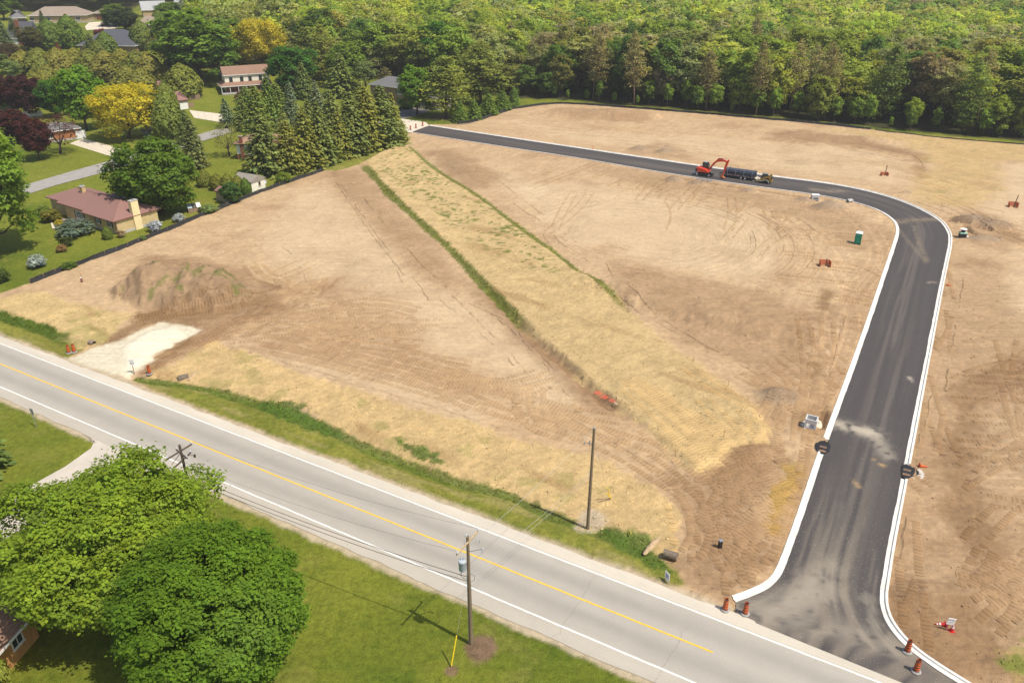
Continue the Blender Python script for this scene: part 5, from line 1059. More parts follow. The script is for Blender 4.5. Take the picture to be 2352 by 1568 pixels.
for i, (x, y) in enumerate(cand):
    z = float(rise(x, y)); r0 = frng.random(); edge = dE[i] < 7.5
    s = int(np.clip(np.searchsorted([.24, .46, .64, .80, .93], np.clip(nz[i]*1.3-.15+frng.normal(0, .20), 0, .999)), 0, 5))
    nm, colr = CLS[s]; colr = tuple(np.array(colr)*frng.uniform(.80, 1.22)*np.array([frng.uniform(.92, 1.08), 1, frng.uniform(.9, 1.1)]))
    pine_p = .62 if (edge and x > 28) else (.10 if dE[i] < 24 and x > 20 else .03)
    is_pine = frng.random() < pine_p
    if n_ind < 320:
        n_ind += 1
        if is_pine:
            wp = x > 98 and frng.random() < .6
            tree_at('whitepine%d' % frng.integers(2) if wp else 'redpine%d' % frng.integers(3), (x, y, z-.1), frng.uniform(18, 24), frng.uniform(7.5, 11) if wp else frng.uniform(5.5, 8), tuple(np.array((.092,.125,.026) if wp else (.150,.132,.052))*frng.uniform(.8, 1.2)), 'pine_tree', ('dark green pine' if wp else 'brownish pine')+' with bare trunk along the shaded edge of the wood', 'tree', 'pines along the edge of the wood')
        else:
            H = frng.uniform(12.5, 22) if not edge else frng.uniform(9, 17)
            kd = ('airy%d' % frng.integers(4)) if s in (0, 2, 5) and r0 < .75 and not edge else (('maple%d' % frng.integers(4)) if r0 < .55 else 'oak%d' % frng.integers(3))
            tree_at(kd, (x, y, z-.1), H, H*frng.uniform(.55, .82), colr, 'forest_tree', nm+' broadleaf tree packed in the wood behind the building site', 'tree', nm+' trees of the wood')
    else: far_list.append((x, y, z, frng.uniform(12, 23), colr, is_pine))
for t in np.linspace(.02, .97, 36):                      # saplings and brush where the wood meets the silt fence
    L, _s = resample(site_edge, 400); p = L[int(t*399)]; x, y = p[0]+frng.uniform(-2, 2), p[1]+frng.uniform(1.0, 4.5)
    if not in_view(x, y, 2, 1.15): continue
    Hs = frng.uniform(2.5, 9.5); tree_at('sapling', (x, y, -.1), Hs, Hs*frng.uniform(.35, .6), tuple(np.array((.13,.185,.026))*frng.uniform(.7, 1.3)), 'sapling', 'leafy sapling in the undergrowth where the wood meets the silt fence', 'tree', 'saplings at the edge of the wood')
# remaining wood: one mass, every crown still made of leaf sprays
def far_wood():
    lib = []
    for k in range(8):
        me, t = broadleaf('lib%d' % k, 18, 11, .3, 12, 7, 4, .92, 800+k, spread=.34, loose=.12, tuft_r=.6, limbs=False, fill=False) if k < 4 else broadleaf('lib%d' % k, 18, 11, .4, 10, 6, 3, 1.35, 800+k, spread=.36, loose=.1, tuft_r=.7, limbs=False, fill=False)
        n = len(me.vertices); v = np.zeros(n*3, np.float32); me.vertices.foreach_get('co', v); a = np.zeros(n*4, np.float32); me.attributes['tint'].data.foreach_get('color', a); nrm_ = [me.attributes['custom_normal'].data]
        nr = np.zeros(n*3, np.float32); nrm_[0].foreach_get('vector', nr); bpy.data.meshes.remove(me); lib.append((v.reshape(-1, 3), a.reshape(-1, 4)[:, :3], nr.reshape(-1, 3)))
    Vs = []; Ts = []; Nn = []
    for (x, y, z, H, c, pn) in far_list:
        v, a, nr = lib[frng.integers(4)+(4 if y > 390 else 0)]; an = frng.uniform(0, 6.28); ca, sa = math.cos(an), math.sin(an); w = (.45+.55*H/18)*frng.uniform(.85, 1.30)*(.62 if pn else 1)
        c = (.07,.10,.024) if pn else c
        Vs.append(np.c_[(v[:, 0]*ca-v[:, 1]*sa)*w+x, (v[:, 0]*sa+v[:, 1]*ca)*w+y, v[:, 2]*H/18+z]); Ts.append(a*np.array(c)*np.array([2.30, 2.28, 2.1])); Nn.append(np.c_[nr[:, 0]*ca-nr[:, 1]*sa, nr[:, 0]*sa+nr[:, 1]*ca, nr[:, 2]])
    V = np.vstack(Vs).astype(np.float32); Tn = np.vstack(Ts); n = len(V)//4
    me = bpy.data.meshes.new('distant_wood'); me.vertices.add(4*n); me.vertices.foreach_set('co', V.ravel()); me.loops.add(4*n); me.loops.foreach_set('vertex_index', np.arange(4*n, dtype=np.int32))
    me.polygons.add(n); me.polygons.foreach_set('loop_start', np.arange(0, 4*n, 4, dtype=np.int32)); me.update()
    a = me.attributes.new('tint', 'FLOAT_COLOR', 'POINT'); a.data.foreach_set('color', np.c_[Tn, np.ones(len(Tn))].astype(np.float32).ravel()); q = me.attributes.new('custom_normal', 'FLOAT_VECTOR', 'POINT'); q.data.foreach_set('vector', np.vstack(Nn).astype(np.float32).ravel()); me.materials.append(M_LEAF)
    o = link('distant_wood', me); o.color = (1, 1, 1, 1); tag(o, 'far reach of the wood reading as one mass of treetops', 'wood', kind='stuff')
    print('far trees', len(far_list), 'quads', n)
far_wood()
# ------------------------------------------------------------------ buildings
M_RED_ROOF = roof_mat('red_shingles', (.255,.138,.115), var=.10); M_BROWN_ROOF = roof_mat('brown_shingles', (.26,.155,.105)); M_GREY_ROOF = roof_mat('grey_shingles', (.155,.15,.145)); M_CHAR_ROOF = roof_mat('charcoal_shingles', (.085,.088,.10)); M_TAN_ROOF = roof_mat('tan_shingles', (.28,.22,.17)); M_LGREY_ROOF = roof_mat('light_grey_roof', (.36,.36,.36)); M_WORN_ROOF = roof_mat('weathered_shingles', (.27,.24,.20)); M_ORANGE_ROOF = roof_mat('orange_brown_shingles', (.33,.20,.13))
M_YBRICK = brick_mat('yellow_brick', (.62,.46,.22), (.55,.47,.34)); M_YPAINT = pm('cream_painted_brick', (.82,.66,.36), .8, .06, 2); M_RBRICK = brick_mat('red_brick', (.26,.085,.05), (.30,.22,.18)); M_BBRICK = brick_mat('brown_brick', (.28,.19,.10), (.30,.25,.18)); M_TANBRICK = brick_mat('tan_stone', (.50,.36,.20), (.42,.34,.24))
M_SIDING = pm('white_siding', (.74,.76,.72), .6, .05, 3, stretch=(.3, .3, 9)); M_CREAM = pm('cream_siding', (.80,.76,.62), .6, .05, 3, stretch=(.3, .3, 9)); M_BLOCK = pm('grey_foundation', (.45,.43,.40), .9, .12, 3)
M_GLASS = pm('window_glass', (.035,.05,.055), .08, .3, 2, spec=.8); M_WHITE = pm('white_trim', (.80,.79,.75), .5, .05, 3); M_DARKTRIM = pm('dark_shutter', (.035,.028,.025), .6, .2, 4); M_RTRIM = pm('brown_trim', (.22,.085,.06), .6, .12, 4); M_WOOD = pm('weathered_wood', (.30,.20,.13), .85, .25, 4, .3, stretch=(1, 1, .2)); M_OWOOD = pm('orange_stained_wood', (.50,.26,.09), .7, .2, 4, stretch=(1, 1, .2)); M_BEIGE = pm('beige_siding', (.45,.38,.28), .8, .08, 3, stretch=(.3, .3, 9)); M_STEEL = pm('galvanised_steel', (.42,.43,.44), .4, .12, 6, metal=.6)
def roof_shell(b, W, D, z0, rz, oh, kind='hip', ridge=None, t=.16, xo=0, yo=0):
    """closed roof solid on a W x D plan"""
    w, d = W/2+oh, D/2+oh
    rl = (w-d*.95 if ridge is None else ridge) if kind == 'hip' else w
    e = [(-w,-d),(w,-d),(w,d),(-w,d)]
    vs = [(x+xo, y+yo, z0) for x, y in e]+[(x+xo, y+yo, z0+t) for x, y in e]+[(-rl+xo, yo, rz), (rl+xo, yo, rz)]
    b.add(vs, [(3,2,1,0),(0,1,5,4),(1,2,6,5),(2,3,7,6),(3,0,4,7),(4,5,9,8),(6,7,8,9),(5,6,9),(7,4,8)])
def gable_wall(b, W, D, z0, z1, rz):
    w, d = W/2, D/2
    b.add([(-w,-d,z0),(w,-d,z0),(w,d,z0),(-w,d,z0),(-w,-d,z1),(w,-d,z1),(w,d,z1),(-w,d,z1),(-w,0,rz),(w,0,rz)], [(0,1,5,4),(2,3,7,6),(1,2,6,9,5),(3,0,4,8,7),(3,2,1,0)])
def window(root, face, u, z, w, h, W, D, n=2, shutters=False, frame=None, sill=True, glass=None):
    rot, off = {'f': (0, D/2), 'r': (math.pi/2, W/2), 'b': (math.pi, D/2), 'l': (-math.pi/2, W/2)}[face]
    M = Matrix.Rotation(rot, 4, 'Z') @ Matrix.Translation((u, -off, z)); t = .09
    f = MB(); f.M = M; f.box((0, -.02, h/2-t/2), (w, .10, t)).box((0, -.02, -h/2+t/2), (w, .10, t)).box((-w/2+t/2, -.02, 0), (t, .10, h-2*t)).box((w/2-t/2, -.02, 0), (t, .10, h-2*t))
    for k in range(1, n): f.box((-w/2+w*k/n, -.02, 0), (.06, .08, h-2*t))
    if sill: f.box((0, -.07, -h/2-.04), (w+.12, .14, .07))
    fr = f.build('window', frame or M_WHITE, root)
    for k in range(n):
        p = MB(); p.M = M; x0 = -w/2+t+(w-2*t)*k/n; x1 = -w/2+t+(w-2*t)*(k+1)/n; p.box(((x0+x1)/2, .0, 0), (x1-x0-.05, .05, h-2*t-.005)); p.build('pane', glass or M_GLASS, fr)
    if shutters:
        for s in (-1, 1):
            b = MB(); b.M = M; b.box((s*(w/2+.24), -.025, 0), (.42, .05, h)); b.build('shutter', M_DARKTRIM, root)
def fascia(root, W, D, z0, oh, m, t=.2, name='fascia', xo=0, yo=0):
    w, d = W/2+oh+.02, D/2+oh+.02; b = MB()
    b.box((xo, yo-d-.02, z0+t*.45), (2*w+.08, .05, t)).box((xo, yo+d+.02, z0+t*.45), (2*w+.08, .05, t)).box((xo-w-.02, yo, z0+t*.45), (.05, 2*d-.02, t)).box((xo+w+.02, yo, z0+t*.45), (.05, 2*d-.02, t)); return b.build(name, m, root)
def site_of(p1, p2, D, z=None):
    a, b = at(*p1), at(*p2); z = min(a.z, b.z) if z is None else z; d = (b-a); d.z = 0; W = d.length; rz = math.atan2(d.y, d.x); n = Vector((-math.sin(rz), math.cos(rz), 0)); c = (a+b)/2+n*D/2; c.z = z; return c, rz, W
def simple_house(name, label, p1, p2, D, wh, ridge_h, roof, wall, rkind='hip', cat='house', wins=(), oh=.5, trim=None, base=True, chim=None, doors=(), W=None, found=None, z=None):
    c, rz, W0 = site_of(p1, p2, D, z); W = W or W0
    root = empty(name, c, rz, label, cat); b = MB()
    if rkind == 'gable': gable_wall(b, W, D, -.3, wh+.02, ridge_h-.12)
    else: b.box((0, 0, wh/2-.15), (W, D, wh+.3))
    b.build('wall', wall, root)
    if base: f = MB(); f.box((0, 0, .1), (W+.05, D+.05, .7)); f.build('foundation', found or M_BLOCK, root)
    r_ = MB(); roof_shell(r_, W, D, wh, ridge_h, oh, rkind); ro = r_.build('roof', roof, root)
    fascia(root, W, D, wh, oh, trim or M_WHITE)
    for wd in wins: window(root, *wd[:5], W, D, *wd[5:])
    for (face, u, w, h, m) in doors:
        rot, off = {'f': (0, D/2), 'r': (math.pi/2, W/2), 'l': (-math.pi/2, W/2)}[face]; dd = MB(); dd.M = Matrix.Rotation(rot, 4, 'Z') @ Matrix.Translation((u, -off, h/2)); dd.box((0, -.03, 0), (w, .08, h)); do = dd.build('door', m, root)
        for k in range(1, 4): g = MB(); g.M = dd.M; g.box((0, -.075, -h/2+h*k/4), (w-.2, .02, .04)); g.build('rail', m, do)
    if chim:
        for (x, y, w, d, z0, z1, m) in chim:
            ch = MB(); ch.box((x, y, (z0+z1)/2), (w, d, z1-z0)); co = ch.build('chimney', m, root); cp = MB(); cp.box((x, y, z1+.06), (w+.14, d+.14, .12)); cp.build('cap', M_CONC_D, co)
            fl = MB(); fl.cyl((x, y, z1+.12), (x, y, z1+.4), .14, .12, 8); fl.build('flue', M_RTRIM, co)
    return root, W, D
# --- red roofed yellow brick bungalow
E1 = at(258.4, 509, 2.95); E0 = at(93, 458.2, 2.95); E2 = at(357.4, 473.8, 2.95)
dv = E1-E0; brz = math.atan2(dv.y, dv.x); bl = dv.length; dvy = E2-E1; nrm = Vector((-math.sin(brz), math.cos(brz), 0)); bd = max(8.5, min(13.0, dvy.dot(nrm)))
mid = (E0+E1)/2; root = empty('bungalow', (mid.x+nrm.x*bd/2, mid.y+nrm.y*bd/2, .0), brz, 'yellow brick bungalow with red hipped roof and two chimneys', 'house')
W, D = bl-.9, bd-1.4; OH = .5; hw, hd = bl/2, bd/2; WH = 2.8; RZ = 5.0
k_ = (RZ-(WH+.12))/hd
def fz(y): return RZ-k_*abs(y)
b = MB(); b.box((hw*.28, 0, WH/2-.15), (W*.72, D-.2, WH+.3)); b.box((-hw*.55, .45, WH/2-.2), (W*.44, D-1.1, WH+.2)); b.build('wall', M_YBRICK, root)
b = MB(); b.box((W/2-.0, .0, WH/2+.1), (.08, D-.24, WH-.4)); b.build('end_wall', M_YPAINT, root)['label'] = 'cream painted end wall'
b = MB(); b.box((hw*.28, 0, .15), (W*.72+.12, D-.12, .75)); b.build('foundation', M_BLOCK, root)
rl0, rl1 = -hw+hd*.98, hw-hd*.98; s1, s2 = -hw+bl*.20, -hw+bl*.58
ye = [-hd+1.0, -hd+.5, -hd]            # stepped eaves, left to right
top = [(-hw, ye[0]), (s1, ye[0]), (s1, ye[1]), (s2, ye[1]), (s2, ye[2]), (hw, ye[2])]
vs = [(x, y, fz(y)) for x, y in top]+[(hw, hd, fz(hd)), (-hw, hd, fz(hd)), (rl0, 0, RZ), (rl1, 0, RZ)]; vs += [(x, y, z-.16) for x, y, z in vs[:8]]
fs = [(0,1,2,3,4,5,9,8), (5,6,9), (6,7,8,9), (7,0,8), (17,16,15,14,13,12,11,10)]+[(i, (i+1) % 8, 10+(i+1) % 8, 10+i) for i in range(8)]
b = MB(); b.add(vs, fs); ro = b.build('roof', M_RED_ROOF, root)
for i, (a, c) in enumerate(zip(top, top[1:]+[(hw, hd)])):
    pz = (fz(a[1])+fz(c[1]))/2-.10; d_ = Vector((c[0]-a[0], c[1]-a[1], 0)); b = MB(); b.box(((a[0]+c[0])/2, (a[1]+c[1])/2, pz), (d_.length+.06, .10, .13), math.atan2(d_.y, d_.x)); b.build('eavestrough', M_RTRIM, root)
b = MB(); 
for s, e in (((rl1, 0, RZ), (hw, -hd, fz(hd))), ((rl1, 0, RZ), (hw, hd, fz(hd))), ((rl0, 0, RZ), (rl1, 0, RZ))): b.cyl((s[0], s[1], s[2]+.01), (e[0], e[1], e[2]+.01), .08, .08, 5)
b.build('ridge_cap', M_RED_ROOF, ro)
for (x, y, w, d, z0, z1, m, lb) in ((-hw+bl*.33, -.5, .95, .75, 3.4, 5.9, M_YBRICK, 'yellow brick chimney in the middle of the roof'), (W/2+.02, -hd*.02, .9, 1.5, 0, 5.7, M_YPAINT, 'wide cream chimney on the end wall')):
    ch = MB(); ch.box((x, y, (z0+z1)/2), (w, d, z1-z0)); co = ch.build('chimney', m, root); co['label'] = lb; cp = MB(); cp.box((x, y, z1+.05), (w+.16, d+.16, .1)); cp.build('cap', M_CONC_D, co)
    fl = MB(); fl.cyl((x-.1, y, z1+.1), (x-.1, y, z1+.35), .13, .13, 8); fl.cyl((x+.22, y, z1+.1), (x+.22, y, z1+.3), .11, .11, 8); fl.build('flue', M_STEEL, co)
fr = -(D-.2)/2
def bw(x, yfront, z, w, h, n): 
    window(root, 'f', x, z, w, h, W, 2*abs(yfront), n, True)
bw(hw*.48, fr, 1.75, 1.0, 1.2, 2); bw(hw*.80, fr, 1.75, 1.0, 1.2, 2); bw(-hw*.02, fr, 1.65, 2.6, 1.5, 6); bw(-hw*.47, fr+1.0, 1.9, .8, 1.0, 1); bw(-hw*.78, fr+1.0, 1.75, 1.2, 1.1, 2)
for u in (-hd*.55, hd*.42): window(root, 'r', u, .55, 1.0, .45, W, D, 1, False, M_BLOCK, False)
b = MB(); b.cyl((W/2+.1, fr-.1, 0), (W/2+.1, fr-.1, WH), .06, .06, 6); b.build('downspout', M_RTRIM, root)
b = MB(); b.box((-hw*.32, fr+.45, 1.0), (1.0, .08, 2.05)); b.build('door', M_DARKTRIM, root)
# rear wing with skylights
b = MB(); b.box((hw*.10, hd+3.2, 1.35), (9.0, 7.6, 3.0)); b.build('wing_wall', M_YBRICK, root)
b = MB(); b.M = Matrix.Translation((hw*.10, hd+3.2, 0)) @ Matrix.Rotation(math.pi/2, 4, 'Z'); roof_shell(b, 8.2, 10.2, 2.85, 4.75, .4, 'hip', 1.2); wr = b.build('wing_roof', roof_mat('mauve_brown_shingles', (.185,.125,.115)), root)
for (x, y) in ((-.6, 5.0), (1.6, 6.2), (1.7, 3.9), (-.4, 3.2)):
    yy = hd+y; xx = hw*.10+x+1.3; zz = 4.75-(abs(xx-hw*.10))*.36; b = MB(); b.box((xx, yy, zz+.10), (.75, 1.0, .22), 0, .34); s = b.build('skylight', M_WHITE, root); b = MB(); b.box((xx, yy, zz+.22), (.55, .8, .04), 0, .34); b.build('pane', M_GLASS, s)
# --- cream two-storey house with porch
root, W, D = simple_house('two_storey_house', 'cream two-storey house with brown gable roof and full front porch', (521,215), (622,206), 8.5, 6.0, 8.6, M_BROWN_ROOF, M_CREAM, 'gable', wins=[('f', u, 4.6, 1.15, 1.5, 2, False, M_DARKTRIM) for u in (-5.6, -1.9, 1.0, 4.6)], oh=.45)
b = MB(); px0, px1, py0, py1 = -W/2-2.0, W/2+.3, -D/2-2.6, -D/2+.02
b.add([(px0,py0,2.75),(px1,py0,2.75),(px1,py1,3.75),(-W/2-.0,py1,3.75),(px0,D/2-1,2.75),(-W/2,D/2-1,3.75),(px0,py0,2.6),(px1,py0,2.6),(px1,py1,2.6),(px0,D/2-1,2.6),(-W/2,D/2-1,2.6)], [(0,1,2,3),(0,3,5,4),(6,7,1,0),(7,8,2,1),(9,6,0,4),(10,9,4,5),(6,9,10,8,7)]); b.build('porch_roof', M_BROWN_ROOF, root)
b = MB(); b.box(((px0+px1)/2, py0-.03, 2.66), (px1-px0+.1, .06, .2)).box((px0-.03, (py0+D/2-1)/2, 2.66), (.06, D/2-1-py0, .2)); b.build('porch_trim', M_WHITE, root)
b = MB(); b.box(((px0+px1)/2, (py0+py1)/2, .2), (px1-px0-.4, 2.4, .5)); b.build('porch_deck', M_BLOCK, root)
for k in range(7):
    x = px0+.25+(px1-px0-.5)*k/6; b = MB(); b.box((x, py0+.2, 1.5), (.16, .16, 2.2)); b.build('porch_post', M_WHITE, root)
b = MB(); b.box((0, -D/2-.03, 1.4), (W-.1, .08, 2.6)); b.build('porch_wall', M_RBRICK, root)
b = MB(); b.cyl((.5, -1.6, 7.6), (.5, -1.6, 8.0), .1, .1, 8); b.build('roof_vent', M_WHITE, root)
# --- brown brick house with grey hip roof
simple_house('brick_house', 'brown brick two-storey house with grey hipped roof and dark shutters', (853,232), (952,247), 9.5, 5.6, 8.2, M_GREY_ROOF, M_BBRICK, 'hip', wins=[('f', u, 4.3, 2.0, 1.4, 4, True) for u in (-5.3, 3.4)]+[('f', 3.6, 1.6, 1.6, 1.5, 3, True), ('f', -5.3, 1.6, 1.6, 1.5, 3, True)], oh=.55, doors=[('f', -.6, 1.1, 2.1, M_WHITE)])
root, W, D = simple_house('garage_wing', 'low tan garage beside the brown brick house under the bright maple', (966,248), (1002,254), 7, 2.8, 4.6, M_GREY_ROOF, M_BEIGE, 'gable', 'garage', doors=[('f', 0, 2.8, 2.2, M_DARKTRIM)])
# --- white house among the spruces
root, W, D = simple_house('white_house', 'white bungalow with orange-brown roof half hidden by spruces', (547,366), (662,368), 8.5, 3.9, 5.8, M_ORANGE_ROOF, M_SIDING, 'hip', wins=[('f', 5.4, 2.6, 1.2, 1.1, 2, False), ('f', -.5, 2.6, 1.6, 1.1, 3, False)], oh=.6, trim=M_DARKTRIM, chim=[(-5.0, -4.45, .8, .5, 0, 5.9, M_RBRICK)])
b = MB(); b.box((0, 0, .65), (W+.06, D+.06, 1.4)); b.build('brick_skirt', M_RBRICK, root)
# --- red roofed house and garage
simple_house('red_roof_house', 'small beige house with red roof showing between cedars', (352,224), (382,222), 7, 2.9, 4.9, M_RED_ROOF, M_BEIGE, 'hip', trim=M_RTRIM, wins=[('f', .5, 1.6, 1.4, 1.1, 2, False)])
simple_house('red_roof_garage', 'beige garage with red roof at the top of the concrete driveway', (402,254), (434,250), 7.5, 2.9, 5.2, M_RED_ROOF, M_BEIGE, 'hip', 'garage', trim=M_RTRIM, doors=[('f', .5, 3.2, 2.2, M_WHITE), ('r', -1.5, 1.0, 2.0, M_RTRIM)])
# --- grey garage on the left
simple_house('grey_roof_house', 'low orange brick house with grey roof behind the purple tree', (100,330), (186,318), 8.5, 2.8, 4.5, M_GREY_ROOF, brick_mat('orange_brick', (.45,.18,.07), (.35,.25,.18)), 'hip', wins=[('f', -3, 1.6, 1.8, 1.2, 3, False)], doors=[('f', 5.0, 2.6, 2.2, M_WHITE)])
# --- far houses
simple_house('tan_stone_house', 'long tan stone bungalow with grey-brown hipped roof at the far left', (72,54), (200,52), 12, 3.3, 7.0, M_TAN_ROOF, M_TANBRICK, 'hip', wins=[('f', u, 1.9, 2.2, 1.5, 3, False) for u in (-12, -4.5, 2, 9)], oh=.7)
a = at(137, 52); g = empty('entry_gable', (0, 0, 0)); bpy.data.objects.remove(g)
simple_house('detached_garage', 'detached garage with brown door beyond the far driveway', (217,46), (250,46), 8, 3.0, 5.2, M_TAN_ROOF, M_TANBRICK, 'hip', 'garage', doors=[('f', 0, 4.6, 2.3, M_RTRIM)], oh=.5)
simple_house('far_grey_garage', 'grey roofed garage with dark door at the upper left', (30,58), (62,56), 9, 3.0, 6.2, M_GREY_ROOF, M_TANBRICK, 'hip', 'garage', doors=[('f', 1.5, 4.2, 2.3, M_DARKTRIM)])
simple_house('chimney_house', 'steep roofed white house with tall red brick chimney at the left', (28,104), (62,104), 11, 2.6, 9.0, M_CHAR_ROOF, M_SIDING, 'gable', chim=[(1.2, -5.7, 1.5, .8, 0, 10.2, M_RBRICK)], oh=.4, W=9.5)
simple_house('charcoal_roof_house', 'big house under a large charcoal hipped roof behind the cedar belt', (185,120), (312,124), 17, 3.0, 8.6, M_CHAR_ROOF, M_BBRICK, 'hip', oh=.6)
simple_house('tan_roof_house', 'house with light tan roof right of the dark round tree', (312,76), (372,74), 11, 3.2, 6.8, M_TAN_ROOF, M_BBRICK, 'hip', oh=.6)
simple_house('blue_grey_roof_house', 'far house with blue-grey gable roof near the top left', (330,40), (384,38), 10, 3.2, 7.4, M_LGREY_ROOF, M_TANBRICK, 'gable', oh=.5)
simple_house('white_roof_barn', 'far building with pale grey roof at the top edge', (402,24), (432,24), 10, 3.4, 6.8, M_LGREY_ROOF, M_SIDING, 'gable', 'barn', oh=.4)
# --- house corner at the lower left
c0 = at(62, 1415, 3.2); root = empty('brown_roof_house', (c0.x-6.5, c0.y-1.2, 0), R(-8), 'house corner with brown roof and orange wood wall at the lower left', 'house')
b = MB(); b.box((0, -.6, 1.3), (11.5, 7.2, 3.2)); b.build('wall', M_OWOOD, root); b = MB(); b.M = Matrix.Translation((0, -.6, 0)); roof_shell(b, 12.2, 8.0, 2.9, 4.6, .4, 'hip'); b.build('roof', M_BROWN_ROOF, root); fascia(root, 12.2, 8.0, 2.88, .4, M_WHITE, .22, yo=-.6)
b = MB(); b.box((5.9, -3.0, 1.4), (.25, .25, 2.9)); b.build('post', M_DARKTRIM, root); window(root, 'r', 1.0, 1.7, 1.2, 1.0, 11.5, 7.2+1.2, 2)
# --- sheds
a, bpt = at(580, 442), at(610.3, 431); d = bpt-a; rz = math.atan2(d.y, d.x); Ws = d.length; n = Vector((-math.sin(rz), math.cos(rz), 0)); Dd = 5.2; c = (a+bpt)/2+n*Dd/2
root = empty('cream_shed', (c.x, c.y, 0), rz, 'cream gable shed with weathered grey roof against the silt fence', 'shed')
b = MB(); b.M = Matrix.Rotation(math.pi/2, 4, 'Z'); gable_wall(b, Dd, Ws, -.2, 2.3, 3.25); b.build('wall', M_CREAM, root)
b = MB(); b.M = Matrix.Rotation(math.pi/2, 4, 'Z'); roof_shell(b, Dd, Ws, 2.28, 3.45, .28, 'gable', t=.10); b.build('roof', M_WORN_ROOF, root)
window(root, 'f', .35, 1.45, .75, 1.0, Ws, Dd, 1, False, M_BEIGE, True, M_DARKTRIM)
p = at(607, 414, 2.4); dish = empty('satellite_dish', (p.x, p.y+.6, 1.9), R(-30), 'white satellite dish standing behind the cream shed', 'satellite dish'); b = MB(); b.smooth = True; b.M = Matrix.Rotation(R(70), 4, 'X'); b.lathe([(.02, -.12), (.25, -.09), (.45, 0), (.43, .02), (.24, -.06), (.02, -.09)], 18); b.build('reflector', M_WHITE, dish); b = MB(); b.cyl((0, 0, -2.0), (0, .1, 0), .03, .03, 6).cyl((0, 0, -.2), (.1, -.55, 0), .015, .015, 5).box((.1, -.55, .02), (.1, .12, .08)); b.build('mast', M_STEEL, dish)
simple_house('garden_shed', 'small beige shed with red roof behind the lilac', (498,460), (520,466), 2.6, 2.0, 2.9, M_RED_ROOF, M_BEIGE, 'gable', 'shed', oh=.2, base=False, trim=M_RTRIM)
# greenhouse frame
p = at(444, 489); root = empty('cold_frame', (p.x, p.y+.9, 0), R(28), 'old wooden cold frame with white and clear lids by the silt fence', 'cold frame')
b = MB(); b.add([(-1.3,-.9,-.1),(1.3,-.9,-.1),(1.3,.9,-.1),(-1.3,.9,-.1),(-1.3,-.9,1.05),(1.3,-.9,1.05),(1.3,.9,1.5),(-1.3,.9,1.5)], [(0,1,5,4),(1,2,6,5),(2,3,7,6),(3,0,4,7)]); b.build('box', M_WOOD, root)
for k, m in enumerate((pm('clear_sheet', (.42,.50,.52), .25, .2, 2), pm('dark_mesh', (.10,.09,.07), .7, .2), M_WHITE)):
    x0 = -1.3+k*.88; b = MB(); b.add([(x0,-.95,1.09),(x0+.84,-.95,1.09),(x0+.84,.95,1.56),(x0,.95,1.56),(x0,-.95,1.06),(x0+.84,-.95,1.06),(x0+.84,.95,1.53),(x0,.95,1.53)], [(0,1,2,3),(7,6,5,4),(0,4,5,1),(1,5,6,2),(2,6,7,3),(3,7,4,0)]); b.build('lid', m, root)
# wooden fence by the red garage, white tarp fence on the left
def plank_fence(name, label, p1, p2, h, n, m, cat='fence', wave=0):
    a, bb = at(*p1), at(*p2); d = bb-a; L = d.length; root = empty(name, a, math.atan2(d.y, d.x), label, cat)
    me = None
    for k in range(n):
        w = L/n
        if me is None: q = MB(); q.box((0, 0, h/2), (w*.86, .03, h)); o = q.build('plank', m, root); me = o.data
        else: o = link('plank', me, root)
        o.location = (w*(k+.5), wave*math.sin(k*.9), random.uniform(-.04, .04)); o.rotation_euler = (0, 0, wave*2*math.cos(k*.9))
    q = MB(); q.box((L/2, .04+abs(wave), h*.8), (L, .05, .09)).box((L/2, .04+abs(wave), h*.25), (L, .05, .09)); q.build('rail', m, root); return root
plank_fence('wooden_fence', 'reddish brown board fence right of the red roofed garage', (436,231), (461,228), 1.7, 16, M_WOOD); plank_fence('wooden_gate', 'brown wooden gate panel beside the red roofed garage', (434,248), (446,246), 1.7, 7, M_WOOD, 'gate')
plank_fence('white_fence', 'wavy white panel fence below the burgundy maples', (55,270), (98,266), 1.9, 14, M_WHITE, 'fence', .15)
# community mailbox
p = at(255, 390); root = empty('mailbox_cluster', p, R(-8), 'brown community mailbox on posts beside the street', 'mailbox'); b = MB(); b.box((0, 0, 1.15), (1.25, .5, .9)).add([(-.65,-.28,1.6),(.65,-.28,1.6),(.65,.28,1.6),(-.65,.28,1.6),(-.65,0,1.75),(.65,0,1.75)], [(0,1,5,4),(2,3,4,5),(1,2,5),(3,0,4),(3,2,1,0)]); b.build('cabinet', M_RTRIM, root)
for x in (-.45, .45): b = MB(); b.box((x, 0, .35), (.1, .1, .8)); b.build('post', M_DARKTRIM, root)
b = MB()
for k in range(4):
    for j in range(3): b.box((-.45+.3*k, -.265, .85+.26*j), (.26, .02, .22))
b.build('door', M_RTRIM, root)
